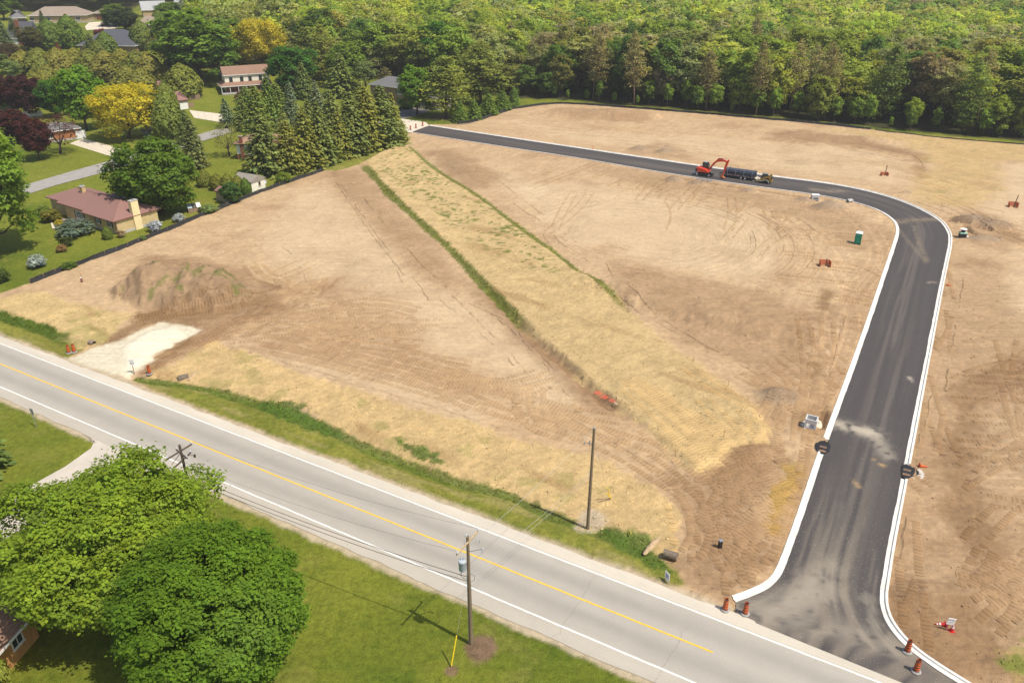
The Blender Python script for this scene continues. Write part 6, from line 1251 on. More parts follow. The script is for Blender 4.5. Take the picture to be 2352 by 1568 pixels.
# black car in the shade
p = at(932, 252); root = empty('parked_car', p, R(8), 'black car parked in the shade beside the brick house', 'car'); b = MB(); b.smooth = True; M_BLK = pm('black_car_paint', (.012,.012,.014), .18, .1, 2, spec=.7); M_TYRE = pm('tyre_rubber', (.018,.018,.018), .85, .2, 6)
b.prism([(-2.25,.35),(-2.25,.8),(-2.0,.98),(-1.1,1.05),(-.55,1.58),(.95,1.62),(1.75,1.12),(2.2,1.02),(2.28,.6),(2.2,.32)], -.88, .88); b.build('body', M_BLK, root, bevel=.05)
for s in (-1, 1): b = MB(); b.prism([(-.95,1.08),(-.5,1.52),(.9,1.55),(1.5,1.12)], s*.885-.01, s*.885+.01); b.build('side_window', M_GLASS, root)
for x in (-1.4, 1.4):
    for s in (-1, 1): b = MB(); b.smooth = True; b.cyl((x, s*.72, .34), (x, s*.92, .34), .34, .34, 16); wv = b.build('wheel', M_TYRE, root); b = MB(); b.cyl((x, s*.925, .34), (x, s*.935, .34), .2, .2, 12); b.build('rim', M_STEEL, wv)
# ------------------------------------------------------------------ site objects
M_ORANGE = pm('traffic_orange', (.62,.115,.02), .5, .10, 5); M_BLACKP = pm('black_plastic', (.022,.022,.024), .55, .3, 6); M_DUSTY = pm('dusty_rubber', (.30,.28,.26), .9, .3, 7, .2); M_FABRIC = pm('black_geotextile', (.022,.021,.020), .9, .4, 3, .4); M_STAKE = pm('stake_wood', (.36,.25,.14), .85, .2, 6); M_PORTA = pm('green_plastic', (.006,.215,.125), .45, .08, 3); M_MACH = pm('machine_orange_red', (.62,.055,.02), .4, .10, 3); M_DARK = pm('machine_black', (.022,.022,.024), .5, .3, 5); M_YEL = pm('machine_yellow', (.42,.25,.05), .45, .12, 4); M_PIPE = pm('blue_grey_pipe', (.060,.070,.095), .45, .15, 3); M_NET = pm('orange_netting', (.58,.17,.075), .7, .2, 8); M_REDP = pm('red_plastic', (.55,.02,.02), .5, .1, 4); M_POLE = pm('treated_pole', (.20,.145,.085), .9, .25, 3, .3, stretch=(2, 2, .15)); M_POLE_D = pm('old_pole', (.10,.072,.052), .9, .25, 3, .3, stretch=(2, 2, .15)); M_GUARD = pm('yellow_guy_guard', (.85,.60,.02), .5, .05, 4); M_WIRE = pm('wire', (.06,.055,.05), .6, .1); M_GREENW = pm('mint_green_paint', (.36,.58,.47), .6, .1, 4)
def gp(px, py): p = at(px, py); p.z = max(ground_height(p.x, p.y), .02); return p
# traffic drums
def make_drum():
    r = empty('traffic_drum', (0, 0, 0)); b = MB(); b.smooth = True; b.lathe([(.0, .0), (.43, .0), (.45, .05), (.40, .10), (.25, .12), (.24, .03)], 24); b.build('rubber_base', M_DUSTY, r)
    prof = []
    zs = [(.10, .265), (.20, .262), (.205, .25), (.25, .25), (.255, .258), (.40, .248), (.405, .238), (.45, .236), (.455, .244), (.60, .232), (.605, .222), (.65, .220), (.655, .228), (.80, .214), (.805, .204), (.85, .202), (.855, .21), (1.0, .198), (1.005, .185), (1.08, .180), (1.085, .165), (.95, .16), (.94, .0)]
    b = MB(); b.smooth = True; b.lathe([(rr, z) for z, rr in zs], 24); b.build('body', M_ORANGE, r)
    for z0, z1, rr in ((.10, .20, .268), (.26, .395-.07, .257), (.455, .52, .246), (.655, .72, .230), (.855, .91, .213), (1.0, 1.09, .2)):
        b = MB(); b.smooth = True; b.lathe([(rr-.01, z0), (rr+.003, z0+.006), (rr-.004, z1-.006), (rr-.018, z1)], 24); b.build('black_band', M_BLACKP, r)
    b = MB(); b.lathe([(.0, .96), (.158, .96)], 18); b.build('inside', M_BLACKP, r)  # black disc painted in for the shade inside the open top
    return r
dr = make_drum(); first = True
for px, py, lab in ((1665,1401,'orange traffic drum on the gravel beside the left kerb end'), (1711,1410,'orange traffic drum on the black asphalt near the left kerb end'), (2083,1497,'orange traffic drum touching the curved right kerb'), (2103,1542,'orange traffic drum nearest the bottom right corner'), (159,811,'left of the two orange traffic drums on the grass by the limestone entrance'), (171,809,'right of the two orange traffic drums on the grass by the limestone entrance'), (344,859,'orange traffic drum alone right of the speed limit sign'), (943,299,'left of the three orange drums closing the end of the new road'), (955.5,295,'middle of the three orange drums closing the end of the new road'), (971,290,'right of the three orange drums closing the end of the new road')):
    d = dr if first else copy_tree(dr); first = False; p = gp(px, py); p.z = .06 if (1700 < px < 2120 or px > 930) else p.z
    d.location = p; d.scale = (.88, .88, 1.14); d.rotation_euler = (0, 0, random.uniform(0, 6)); tag(d, lab, 'traffic drum', 'orange traffic drums')
    for ch in d.children: pass
# cones
def make_cone(name, label, p, lay=None, col=None, white=True):
    r = empty(name, p, 0, label, 'traffic cone')
    b = MB(); b.box((0, 0, .02), (.38, .38, .04)); b.build('base', col or M_ORANGE, r, bevel=.01)
    b = MB(); b.smooth = True; b.lathe([(.15, .04), (.045, .70), (.03, .71), (.02, .68), (.12, .05)], 18); b.build('cone', col or M_ORANGE, r)
    if white:
        for z0, z1 in ((.34, .46), (.54, .62)):
            q0, q1 = .15-.105*(z0-.04)/.66+.004, .15-.105*(z1-.04)/.66+.004; b = MB(); b.smooth = True; b.lathe([(q0-.01, z0), (q0, z0+.004), (q1, z1-.004), (q1-.01, z1)], 18); b.build('white_collar', M_WHITE, r)
    if lay is not None: r.rotation_euler = (0, R(97), lay); r.location.z += .19
    return r
make_cone('traffic_cone', 'orange cone lying on its side by the right asphalt patch', gp(2110,1073), R(-6), None, False).scale = (1.25,)*3
make_cone('traffic_cone', 'tiny orange cone lying by the right kerb farther up the road', gp(2174,657), R(-20), None, False)
make_cone('traffic_cone', 'red and white cone standing beside the red marker post', gp(2184,1452), None, M_REDP).scale = (1.15,)*3
make_cone('traffic_cone', 'red and white cone tipped over behind the red marker post', gp(2170,1440), R(172), M_REDP).scale = (1.15,)*3
make_cone('traffic_cone', 'small orange cone on the far kerb before the earth mounds', gp(1362,343), None, None, False)
p = gp(2172,1450); root = empty('marker_post', p, R(-6), 'red marker post carrying a small white notice board', 'post'); b = MB(); b.box((0, 0, .5), (.10, .08, 1.05)); b.build('post', pm('faded_red_wood', (.52,.15,.14), .8, .12, 5), root); b = MB(); b.box((.12, -.07, 1.05), (.62, .04, .66), 0, .12); bo = b.build('board', M_WHITE, root); b = MB(); b.box((.12, -.095, 1.22), (.5, .01, .12), 0, .12).box((.1, -.095, 1.02), (.5, .01, .03), 0, .12).box((.1, -.095, .94), (.42, .01, .03), 0, .12); b.build('print', pm('faded_print', (.45,.40,.42), .8, .1), bo)
# portable toilet
p = (at(1962.6,562)+at(1977.9,564.2))/2; dv = at(1977.9,564.2)-at(1962.6,562); p.z = ground_height(p.x, p.y); root = empty('portable_toilet', (p.x+.1, p.y+.6, p.z), math.atan2(dv.y, dv.x), 'green portable toilet with white roof on the bare earth', 'portable toilet')
b = MB(); b.box((0, 0, 1.1), (1.14, 1.14, 2.0)); b.build('cabin', M_PORTA, root, bevel=.03); b = MB(); b.box((0, 0, .06), (1.2, 1.2, .14)); b.build('skid_base', M_BLACKP, root)
b = MB(); b.smooth = True; b.add([(-.62,-.62,2.08),(.62,-.62,2.08),(.62,.62,2.08),(-.62,.62,2.08),(-.6,-.6,2.18),(.6,-.6,2.18),(.6,.6,2.18),(-.6,.6,2.18),(-.45,-.4,2.32),(.45,-.4,2.32),(.45,.4,2.32),(-.45,.4,2.32)], [(0,1,5,4),(1,2,6,5),(2,3,7,6),(3,0,4,7),(4,5,9,8),(5,6,10,9),(6,7,11,10),(7,4,8,11),(8,9,10,11),(3,2,1,0)]); b.build('roof', M_WHITE, root, bevel=.03)
b = MB(); b.box((0, -.585, 1.12), (.74, .04, 1.82)); do = b.build('door', pm('green_plastic_door', (.008,.25,.15), .4, .06), root, bevel=.012)
for z in (.5, .85, 1.15, 1.75): b = MB(); b.box((0, -.612, z), (.5 if z in (.5, 1.75) else .3, .02, .04)); b.build('rib', pm('pale_green_rib', (.05,.34,.23), .4, .05), do)
for x in (-.5, .5): b = MB(); b.box((x, -.585, 1.1), (.06, .05, 1.96)); b.build('corner_post', M_PORTA, root)
b = MB(); b.cyl((-.4, .35, 2.1), (-.4, .35, 2.55), .05, .05, 8); b.build('vent_pipe', M_BLACKP, root)
# concrete chambers
def chamber(label, p, rz, w, d, h, holes=True, slot=False):
    root = empty('concrete_chamber', p, rz, label, 'concrete box'); t = .13
    b = MB(); b.box((0, d/2-t/2, h/2), (w, t, h)).box((-w/2+t/2, 0, h/2), (t, d-2*t, h)).box((w/2-t/2, 0, h/2), (t, d-2*t, h)).box((0, 0, .06), (w-2*t, d-2*t, .12)).box((0, -d/2+t/2, h*.78), (w, t, h*.44)).box((0, -d/2+t/2, h*.07), (w, t, h*.14)).box((-w/2+w*.09, -d/2+t/2, h*.35), (w*.18, t, h*.42)).box((w/2-w*.09, -d/2+t/2, h*.35), (w*.18, t, h*.42)); b.build('shell', pm('new_concrete', (.55,.54,.52), .85, .07, 3, .1), root)
    if slot: b = MB(); b.box((0, d*.3, h+.05), (w+.04, d*.42, .1)).box((0, -d*.3, h+.05), (w+.04, d*.42, .1)).box((-w*.4, 0, h+.05), (w*.22, d*.17, .1)).box((w*.4, 0, h+.05), (w*.22, d*.17, .1)); b.build('lid', pm('pale_new_concrete', (.70,.69,.66), .85, .05, 3), root)
    b = MB(); nx, nz = 4, 3
    for i in range(1, nx): b.box((-w*.32+w*.64*i/nx, -d/2+.03, h*.35), (.035, .03, h*.42))
    for j in range(1, nz): b.box((0, -d/2+.032, h*.14+h*.42*j/nz), (w*.64, .03, .035))
    b.build('grille', pm('grille_bars', (.36,.36,.36), .6, .1), root); return root
a, bb = at(1848.9,984), at(1869,989); d = bb-a; p = (a+bb)/2; rzb = math.atan2(d.y, d.x); p = p+Vector((-math.sin(rzb), math.cos(rzb), 0))*.55; p.z = .08
chamber('square concrete chamber with open top and grille beside the left asphalt patch', p, rzb, 1.3, 1.2, 1.25)
b = MB(); tag(ragged('stone_bedding', [(1838,976),(1850,962),(1880,960),(1890,975),(1884,990),(1866,992),(1845,987)], .06, pm('pale_stone_dust', (.62,.54,.40), .95, .15, 8, .4), 11), kind='structure')
p = gp(1872.5,464); p.y += .4; chamber('pale concrete box with slotted lid in the trench beside the upper road', p, R(-10), 1.55, 1.2, 1.05, True, True)
# riser pipe stub near it
p = gp(1953,466); root = empty('pipe_stub', p, R(20), 'short grey pipe elbow by the inner kerb of the bend', 'pipe'); b = MB(); b.smooth = True; b.cyl((-.7, 0, .35), (.5, 0, .35), .28, .28, 14, False).cyl((-.55, .45, .35), (.6, .45, .35), .28, .28, 14, False); b.build('barrel', M_CONC_D, root)
# black tank with disc lid
p = gp(2212,549); root = empty('manhole_riser', (p.x, p.y+.5, p.z), R(-10), 'black manhole riser with mint green slab and white disc right of the bend', 'manhole riser'); b = MB(); b.box((0, 0, .38), (1.15, 1.05, .76)); b.build('box', M_BLACKP, root, bevel=.03); b = MB(); b.box((0, 0, .82), (1.3, 1.15, .10)).box((0, -.05, .93), (1.2, .95, .08)); b.build('slab', M_GREENW, root); b = MB(); b.smooth = True; b.cyl((0, .1, .97), (0, .1, 1.5), .38, .34, 18); b.build('neck', M_BLACKP, root); b = MB(); b.smooth = True; b.cyl((0, .1, 1.5), (0, .1, 1.58), .60, .60, 24); b.build('disc', M_WHITE, root); b = MB(); b.smooth = True; b.cyl((.5, -.35, .25), (.95, -.4, .22), .14, .14, 12); b.build('outlet', M_WHITE, root)
# excavator on the upper road
hd = np.array(at(1764,431)[:2])-np.array(at(1498,392)[:2]); RZ2 = math.atan2(hd[1], hd[0])
p = (at(1597,402)+at(1631,410))/2; p = p+Vector((-math.sin(RZ2), math.cos(RZ2), 0))*1.0; root = empty('excavator', (p.x, p.y, .06), RZ2, 'orange-red tracked excavator with folded boom on the new road', 'excavator')
for s in (-1, 1):
    b = MB(); b.smooth = True; b.prism([(-1.7,.28),(-1.5,.06),(1.5,.06),(1.72,.28),(1.72,.45),(1.5,.66),(-1.5,.66),(-1.72,.45)], s*.85-.24, s*.85+.24); tr = b.build('track', M_DARK, root)
    for k in range(16): b = MB(); b.box((-1.5+.2*k, s*.85, .675), (.09, .5, .035)); b.build('shoe', M_STEEL if k % 5 == 0 else M_DARK, tr)
    for x in (-1.45, 1.45): b = MB(); b.smooth = True; b.cyl((x, s*1.1, .36), (x, s*1.14, .36), .25, .25, 14); b.build('sprocket', M_STEEL, tr)
b = MB(); b.box((0, 0, .55), (1.4, 1.3, .4)).cyl((0, 0, .7), (0, 0, .95), .55, .5, 16); b.build('undercarriage', M_DARK, root)
b = MB(); b.smooth = True; b.prism([(-1.75,.95),(-1.9,1.25),(-1.8,1.85),(-1.2,2.05),(.3,1.75),(1.15,1.45),(1.2,.95)], -1.02, 1.02); b.build('upper_body', M_MACH, root, bevel=.08)
b = MB(); b.box((-1.72, 0, 1.35), (.5, 2.06, .85)); b.build('counterweight', M_DARK, root, bevel=.1)
b = MB(); b.smooth = True; b.prism([(-.62,1.7),(-.7,3.05),(-.5,3.15),(.55,3.1),(.82,2.5),(.85,1.55)], -.05, 1.0); b.build('cab', M_DARK, root, bevel=.05)
for y in (-.06, 1.01): b = MB(); b.prism([(-.5,2.05),(-.55,2.9),(.45,2.92),(.66,2.45),(.68,1.95)], y-.008, y+.008); b.build('cab_window', M_GLASS, root)
b = MB(); b.box((.83, .47, 2.2), (.02, .85, 1.0), 0, -.12); b.build('windscreen', M_GLASS, root); b = MB(); b.box((-.1, .47, 3.17), (1.15, .9, .06)); b.build('cab_roof', pm('grey_cab_roof', (.30,.31,.33), .5, .1), root, bevel=.02)
def arm(name, pts, w, h0, m, par):
    b = MB(); b.smooth = True
    up_ = [(x, z+h) for (x, z), h in zip(pts, h0)]; dn = [(x, z-h) for (x, z), h in zip(pts, h0)]
    b.prism(up_+dn[::-1], -.35-w/2, -.35+w/2); return b.build(name, m, par, bevel=.03)
bm_ = arm('boom', [(.9,1.55),(1.9,2.95),(2.9,4.05),(4.2,4.25),(5.3,4.05)], .34, [.20,.30,.34,.26,.16], M_MACH, root)
st = arm('stick', [(5.6,4.55),(5.3,4.0),(4.95,2.8),(4.7,1.5)], .28, [.06,.1,.06,.04], M_MACH, root); st_b = MB(); st_b.prism([(5.75,4.5),(5.45,4.62),(5.0,3.9),(4.5,1.5),(4.85,1.4),(5.4,3.2)], -.48, -.22); st_b.build('stick_plate', M_MACH, st, bevel=.03)
for (a, c) in (((1.2, 1.6), (2.4, 3.1)), ((3.0, 4.5), (5.2, 4.75)), ((5.1, 3.9), (4.6, 2.0))):
    b = MB(); b.smooth = True; m2 = ((a[0]+c[0])/2, (a[1]+c[1])/2); b.cyl((a[0], -.35, a[1]), (m2[0], -.35, m2[1]), .09, .09, 8); cy_ = b.build('hydraulic_ram', M_DARK, root); b = MB(); b.cyl((m2[0], -.35, m2[1]), (c[0], -.35, c[1]), .05, .05, 8); b.build('rod', M_STEEL, cy_)
b = MB(); b.smooth = True; b.prism([(4.75,1.5),(4.35,1.15),(4.1,.7),(4.25,.3),(4.75,.12),(5.15,.25),(4.85,.4),(4.55,.65),(4.75,1.1)], -.75, .05); bk_ = b.build('bucket', pm('rusty_orange_steel', (.42,.12,.04), .6, .25, 4), root)
for k in range(4): b = MB(); b.box((5.2, -.68+.22*k, .27), (.2, .06, .06), 0, -.3); b.build('tooth', M_STEEL, bk_)
b = MB(); b.box((1.95, 0, .45), (.12, 2.1, .5)); b.build('dozer_blade', M_DARK, root, bevel=.02)
b = MB(); b.box((-2.35, 0, .42), (.35, 1.5, .12), 0, .2); b.build('rear_guard', M_STEEL, root)
# trailer loaded with pipes
p = (at(1662,403+3)+at(1731,416+2))/2; p = p+Vector((-math.sin(RZ2), math.cos(RZ2), 0))*1.0; root = empty('flatbed_trailer', (p.x, p.y, .06), RZ2, 'flatbed trailer with upright stakes on the new road', 'trailer'); TL = 7.4
b = MB(); b.box((0, 0, .72), (TL, 2.3, .14)); b.build('deck', M_WOOD, root); b = MB(); b.box((0, -1.18, .70), (TL, .06, .2)).box((0, 1.18, .70), (TL, .06, .2)).box((TL/2, 0, .7), (.08, 2.36, .2)); b.build('frame', M_DARK, root)
for k in range(18): b = MB(); b.box((-TL/2+.25+.41*k, -1.215, .72), (.2, .012, .07)); b.build('reflector', M_REDP if k % 2 else M_WHITE, root)
for x in (.55, 1.5):
    for s in (-1, 1): b = MB(); b.smooth = True; b.cyl((x, s*.92, .36), (x, s*1.16, .36), .36, .36, 18); wv = b.build('wheel', M_TYRE, root); b = MB(); b.cyl((x, s*1.165, .36), (x, s*1.175, .36), .2, .2, 12); b.build('rim', M_WHITE, wv)
for k in range(4):
    for s in (-1, 1): b = MB(); b.box((-TL/2+.9+k*1.95, s*1.1, 1.45), (.07, .07, 1.5)); b.build('stake', M_STEEL if s < 0 else M_STAKE, root)
b = MB(); b.add([(TL/2+.05,-1.05,.72),(TL/2+1.0,-1.05,.35),(TL/2+1.0,1.05,.35),(TL/2+.05,1.05,.72),(TL/2+.05,-1.05,.62),(TL/2+1.0,-1.05,.28),(TL/2+1.0,1.05,.28),(TL/2+.05,1.05,.62)], [(0,1,2,3),(7,6,5,4),(0,4,5,1),(1,5,6,2),(2,6,7,3),(3,7,4,0)]); b.build('ramp', pm('worn_ramp_wood', (.52,.45,.36), .8, .12, 4), root)
b = MB(); b.box((-TL/2-.6, 0, .6), (1.2, .16, .16)).box((-TL/2-1.15, 0, .35), (.1, .1, .7)); b.build('drawbar', M_DARK, root)
pm_mesh = None; k = 0
for row in range(4):
    for i in range(6 if row < 3 else 5):
        if pm_mesh is None:
            b = MB(); b.smooth = True; b.cyl((-3.45, 0, 0), (3.45, 0, 0), .165, .165, 12, False); b.cyl((-3.45, 0, 0), (3.45, 0, 0), .14, .14, 12, False); b.cyl((3.1, 0, 0), (3.55, 0, 0), .19, .19, 12, False); o = b.build('pipe', M_PIPE, None); pm_mesh = o.data
        else: o = link('pipe', pm_mesh)
        y = -.86+.345*i+(.17 if row % 2 else 0); l = Vector((p.x, p.y, 0))+Matrix.Rotation(RZ2, 3, 'Z') @ Vector((random.uniform(-.1, .1), y if y < .95 else .9, 0)); o.location = (l.x, l.y, .06+.97+.30*row); o.rotation_euler = (0, 0, RZ2+random.uniform(-.004, .004)); tag(o, 'long blue-grey pipe in the stack lashed on the flatbed trailer', 'pipe', 'pipes on the trailer')
# track loader
p = (at(1743,419)+at(1764,425))/2+Vector((-math.sin(RZ2), math.cos(RZ2), 0))*.75; root = empty('track_loader', (p.x, p.y, .06), RZ2, 'black and yellow compact track loader behind the pipe trailer', 'loader')
for s in (-1, 1):
    b = MB(); b.smooth = True; b.prism([(-1.2,.22),(-1.0,.05),(1.0,.05),(1.25,.25),(.75,.85),(.3,.88)], s*.72-.2, s*.72+.2); tr = b.build('track', M_DARK, root)
    b = MB(); b.tube([(-1.0, s*.93, .45), (.55, s*.93, .9), (.95, s*.93, .8), (1.2, s*.93, .3)], .05, 6); b.build('track_guard', pm('pale_steel_edge', (.62,.58,.50), .5, .1), tr)
b = MB(); b.smooth = True; b.prism([(-1.0,.5),(-.95,1.0),(1.5,1.05),(1.75,.9),(1.7,.45)], -.5, .5); b.build('chassis', M_YEL, root, bevel=.05)
b = MB(); b.prism([(.6,1.0),(.7,1.55),(1.6,1.5),(1.75,1.0)], -.55, .55); b.build('engine_cover', M_DARK, root, bevel=.05)
b = MB(); b.smooth = True; b.prism([(-.95,1.0),(-.6,2.0),(.55,2.08),(.65,1.0)], -.46, .46); b.build('cab', M_DARK, root, bevel=.04); b = MB(); b.box((0, 0, 2.1), (1.25, .96, .07)); b.build('cab_roof', pm('grey_green_roof', (.13,.17,.16), .5, .1), root, bevel=.02)
for s in (-1, 1):
    b = MB(); b.prism([(-.7,1.15),(-.48,1.85),(.4,1.9),(.45,1.15)], s*.47-.006, s*.47+.006); b.build('side_window', M_GLASS, root)
    b = MB(); b.prism([(1.5,1.1),(1.45,1.9),(1.1,2.05),(.8,1.75),(-.6,1.15),(-1.4,.5),(-1.55,.3),(-1.3,.28),(-.4,1.0),(.9,1.4),(1.2,1.0)], s*.62-.06, s*.62+.06); b.build('lift_arm', M_YEL, root)
b = MB(); b.box((-1.6, 0, .5), (.1, 1.5, .7)).box((-2.2, .35, .18), (1.2, .14, .06)).box((-2.2, -.35, .18), (1.2, .14, .06)); b.build('fork_carriage', pm('worn_fork_steel', (.48,.42,.34), .6, .15, 4), root)
# a steel plate beside the excavator
p = gp(1615,415); o = MB(); o.box((0, 0, .0), (3.4, 1.6, .05)); q = o.build('steel_plate', pm('dull_steel_plate', (.20,.185,.165), .6, .15, 2), None); q.location = (p.x+.3, p.y-.2, .26); q.rotation_euler = (0, 0, RZ2); tag(q, 'dull steel plate laid over the kerb below the excavator', 'steel plate')
# orange safety netting round valves
def netting(label, p, rz, w, h, tilt=0, post=1.7, cap=False):
    root = empty('safety_fence', p, rz, label, 'safety fence'); 
    for s, (a, c) in enumerate((((-w/2, w*.4), (w/2, w*.4)), ((-w/2, -w*.35), (-w/2, w*.4)), ((w/2, w*.4), (w/2, -w*.35)))):
        a = Vector((*a, 0)); c = Vector((*c, 0)); b = MB(); n = 12; L_ = (c-a).length; an = math.atan2((c-a).y, (c-a).x)
        for k in range(n): q = a.lerp(c, (k+.5)/n); b.box((q.x, q.y, h*.52), (L_/n*.72, .03, h*(.96+.08*math.sin(k*1.7+s))), an)
        for k in range(7): z = .08+(h-.1)*k/6; q = a.lerp(c, .5); b.box((q.x, q.y, z), (L_, .036, .07), an)
        b.build('netting', M_NET, root)
    for x, y in ((-w/2, w*.4), (w/2, w*.4), (-w/2, -w*.35), (w/2, -w*.35)): b = MB(); b.box((x, y, h*.6), (.05, .05, h*1.25)); b.build('stake', M_NET, root)
    b = MB(); b.smooth = True; b.cyl((.1, 0, -.1), (.1+tilt, 0, post), .085, .085, 10); b.build('standpipe', pm('rusty_pipe', (.10,.035,.022), .7, .2, 5), root)
    if cap: b = MB(); b.smooth = True; b.cyl((.1+tilt, 0, post), (.1+tilt, 0, post+.07), .15, .15, 12); b.build('cap', M_STEEL, root)
    return root
netting('orange netting round a capped pipe below the portable toilet', gp(1894,612), R(-8), 1.7, .95, .1, 1.3, True); netting('orange netting round a brown post on the far lot', gp(2031,404), R(-4), 1.5, .7, .1, 2.4); netting('orange netting round a leaning brown pipe at the right edge', gp(2326,476), R(-12), 1.6, 1.0, .35, 2.6)
# collapsed netting in the cut beside the straw strip
p = gp(1385,918); root = empty('fallen_netting', p, R(-42), 'crumpled orange netting lying in the cut beside the straw strip', 'safety netting'); rr = random.Random(4)
for (x0, y0) in ((-1.7, .35), (-.5, .1), (.8, .1)):
    b = MB(); n = 6; pt = [[Vector((x0+i*.16+rr.uniform(-.05, .05), y0+j*.16+rr.uniform(-.05, .05), (.06+.14*rr.random()))) for j in range(n)] for i in range(n)]
    for i in range(n):
        for j in range(n):
            if i+1 < n: b.cyl(pt[i][j], pt[i+1][j], .016, .016, 4)
            if j+1 < n: b.cyl(pt[i][j], pt[i][j+1], .016, .016, 4)
    b.build('crumpled_net', pm('bright_orange_net', (.85,.13,.07), .7, .1), root)
for k in range(3): b = MB(); b.cyl((1.3+.1*k, .2, .15+.05*k), (2.2, -.15+.15*k, .2), .03, .03, 5); b.build('loose_stake', pm('pale_stake', (.66,.52,.36), .8, .1), root)
# surveyor stakes
for px, py, h, lab in ((1551,1050,.9,'orange tipped survey stake at the lower corner of the straw strip'), (1661,1012,1.0,'thin survey stake in the lower end of the straw strip'), (1592,834,.8,'survey stake on the right rim of the straw strip'), (1672,890,.9,'survey stake beside the churned earth right of the strip'), (1409,936,1.3,'tall stake at the end of the crumpled netting'), (1340,636,1.2,'pale stake on the right edge of the grass band'), (190,648,1.6,'brown stake with a box on the earth left of the dirt pile'), (1545,256,1.0,'turquoise stake at the silt fence before the wood'), (2160,480,1.4,'thin stick standing in rubble above the bend'), (2356,562,1.2,'thin stick in rubble at the right edge')):
    p = gp(px, py); b = MB(); b.box((0, 0, h/2-.1), (.05, .05, h)); r_ = empty('survey_stake', p, 0, lab, 'stake'); b.build('stake', M_STAKE, r_); b = MB(); b.box((0, 0, h-.16), (.058, .058, .2)); b.build('tip', M_NET if px not in (1545,) else pm('turquoise_tip', (.05,.45,.50), .5, .05), r_)
p = gp(189,650); root = empty('utility_stub', p, 0, 'short brown utility stub on the earth left of the dirt pile', 'post'); b = MB(); b.box((0, 0, .35), (.24, .2, .8)); b.build('box', M_RTRIM, root); b = MB(); b.box((0, 0, .8), (.26, .22, .1)); b.build('cap', M_WHITE, root)
p = gp(1653,1259); root = empty('utility_pedestal', p, R(15), 'small dark utility pedestal alone on the churned brown earth', 'pedestal'); b = MB(); b.box((0, 0, .4), (.32, .30, .9)); b.build('box', M_DARK, root, bevel=.02); b = MB(); b.box((0, 0, .87), (.36, .34, .06)); b.build('lid', M_STEEL, root)
# culverts
def culvert(label, p, rz, L, r, tilt=0):
    root = empty('culvert_pipe', p, rz, label, 'culvert'); b = MB(); b.smooth = True; n = 24; prof = []
    for k in range(n+1): prof.append((r+.035*(k % 2), -L/2+L*k/n))
    prof += [(r-.03, L/2), (r-.03, -L/2)]
    b.M = Matrix.Rotation(math.pi/2, 4, 'Y'); b.lathe(prof+[prof[0]], 22); b.build('corrugated_pipe', pm('corrugated_steel', (.21,.165,.12), .7, .3, 5, metal=.2), root)
    q = MB(); q.M = Matrix.Rotation(math.pi/2, 4, 'Y'); q.lathe([(0, -L/2+.25), (r-.03, -L/2+.25)], 18); q.build('shade_disc', M_BLACKP, root); return root  # black disc stands in for the shade inside the pipe
p = gp(1540,1276); culvert('corrugated culvert end in the grass near the new road mouth', (p.x, p.y, p.z+.12), R(-26), 1.3, .36); p = gp(421,866); culvert('rusty culvert mouth in the straw right of the traffic drum', (p.x, p.y, p.z-.12), R(-152), 1.3, .42); p = gp(212,790); culvert('short culvert end at the edge of the limestone entrance', (p.x, p.y, p.z+.1), R(-30), 1.0, .35)
# mounded earth over the culverts
for px, py, px2, py2 in ((1478,1272,1516,1232), (432,872,456,852)):
    a, c = gp(px, py), gp(px2, py2); n = 14; b = MB(); b.smooth = True; d = (c-a); L = d.length; w = .32
    rows = []
    for k in range(n+1):
        q = a.lerp(c, k/n); s = math.sin(math.pi*(k+.5)/(n+1))**.5; per = Vector((-d.y, d.x, 0)).normalized(); rows.append([(q+per*(w*s*math.cos(t)*random.uniform(.85, 1.15)))+Vector((0, 0, -.1+.30*s*math.sin(t)*random.uniform(.85, 1.15))) for t in np.linspace(0, math.pi, 7)])
    o = strip('earth_ridge', np.array([[tuple(v) for v in r_] for r_ in rows]), pm('clay_ridge', (.42,.30,.17), .95, .2, 4, .6)); tag(o, 'narrow clay ridge in the green ditch grass' if px > 1000 else 'narrow clay ridge in the straw beside the rusty culvert', 'earth ridge')
# signs
def text_obj(s, size, loc, parent, m, name='lettering', rx=math.pi/2):
    cu = bpy.data.curves.new(name, 'FONT'); cu.body = s; cu.size = size; cu.align_x = 'CENTER'; cu.align_y = 'CENTER'; cu.extrude = .004
    o = bpy.data.objects.new(name, cu); COL.objects.link(o); bpy.context.view_layer.update()
    me = bpy.data.meshes.new_from_object(o.evaluated_get(bpy.context.evaluated_depsgraph_get())); bpy.data.objects.remove(o); bpy.data.curves.remove(cu)
    me.materials.clear(); me.materials.append(m); q = link(name, me, parent); q.location = loc; q.rotation_euler = (rx, 0, 0); return q
M_INK = pm('black_ink', (.02,.02,.02), .6, .1)
p = gp(309,860); root = empty('speed_limit_sign', p, R(14), 'white speed limit 50 sign on a wooden post by the limestone entrance', 'road sign'); b = MB(); b.box((0, .05, .9), (.10, .08, 2.3)); b.build('post', M_STAKE, root); b = MB(); b.box((0, 0, 1.75), (.66, .02, .86)); bo = b.build('plate', M_WHITE, root, bevel=.01); text_obj('50', .46, (0, -.014, 1.66), bo, M_INK); text_obj('MAXIMUM', .115, (0, -.014, 2.04), bo, M_INK)
p = gp(84,980); root = empty('road_sign', p, R(-30), 'road sign seen from its grey back at the corner of the lane', 'road sign'); b = MB(); b.cyl((0, 0, -.2), (-.15, 0, 2.3), .045, .045, 8); b.build('post', M_STEEL, root); b = MB(); b.box((-.14, .06, 2.0), (.62, .02, .78)); b.build('plate', pm('grey_sign_back', (.22,.25,.22), .6, .1, 4), root); b = MB(); b.box((-.14, .03, 2.0), (.06, .04, .8)); b.build('bracket', M_STEEL, root)
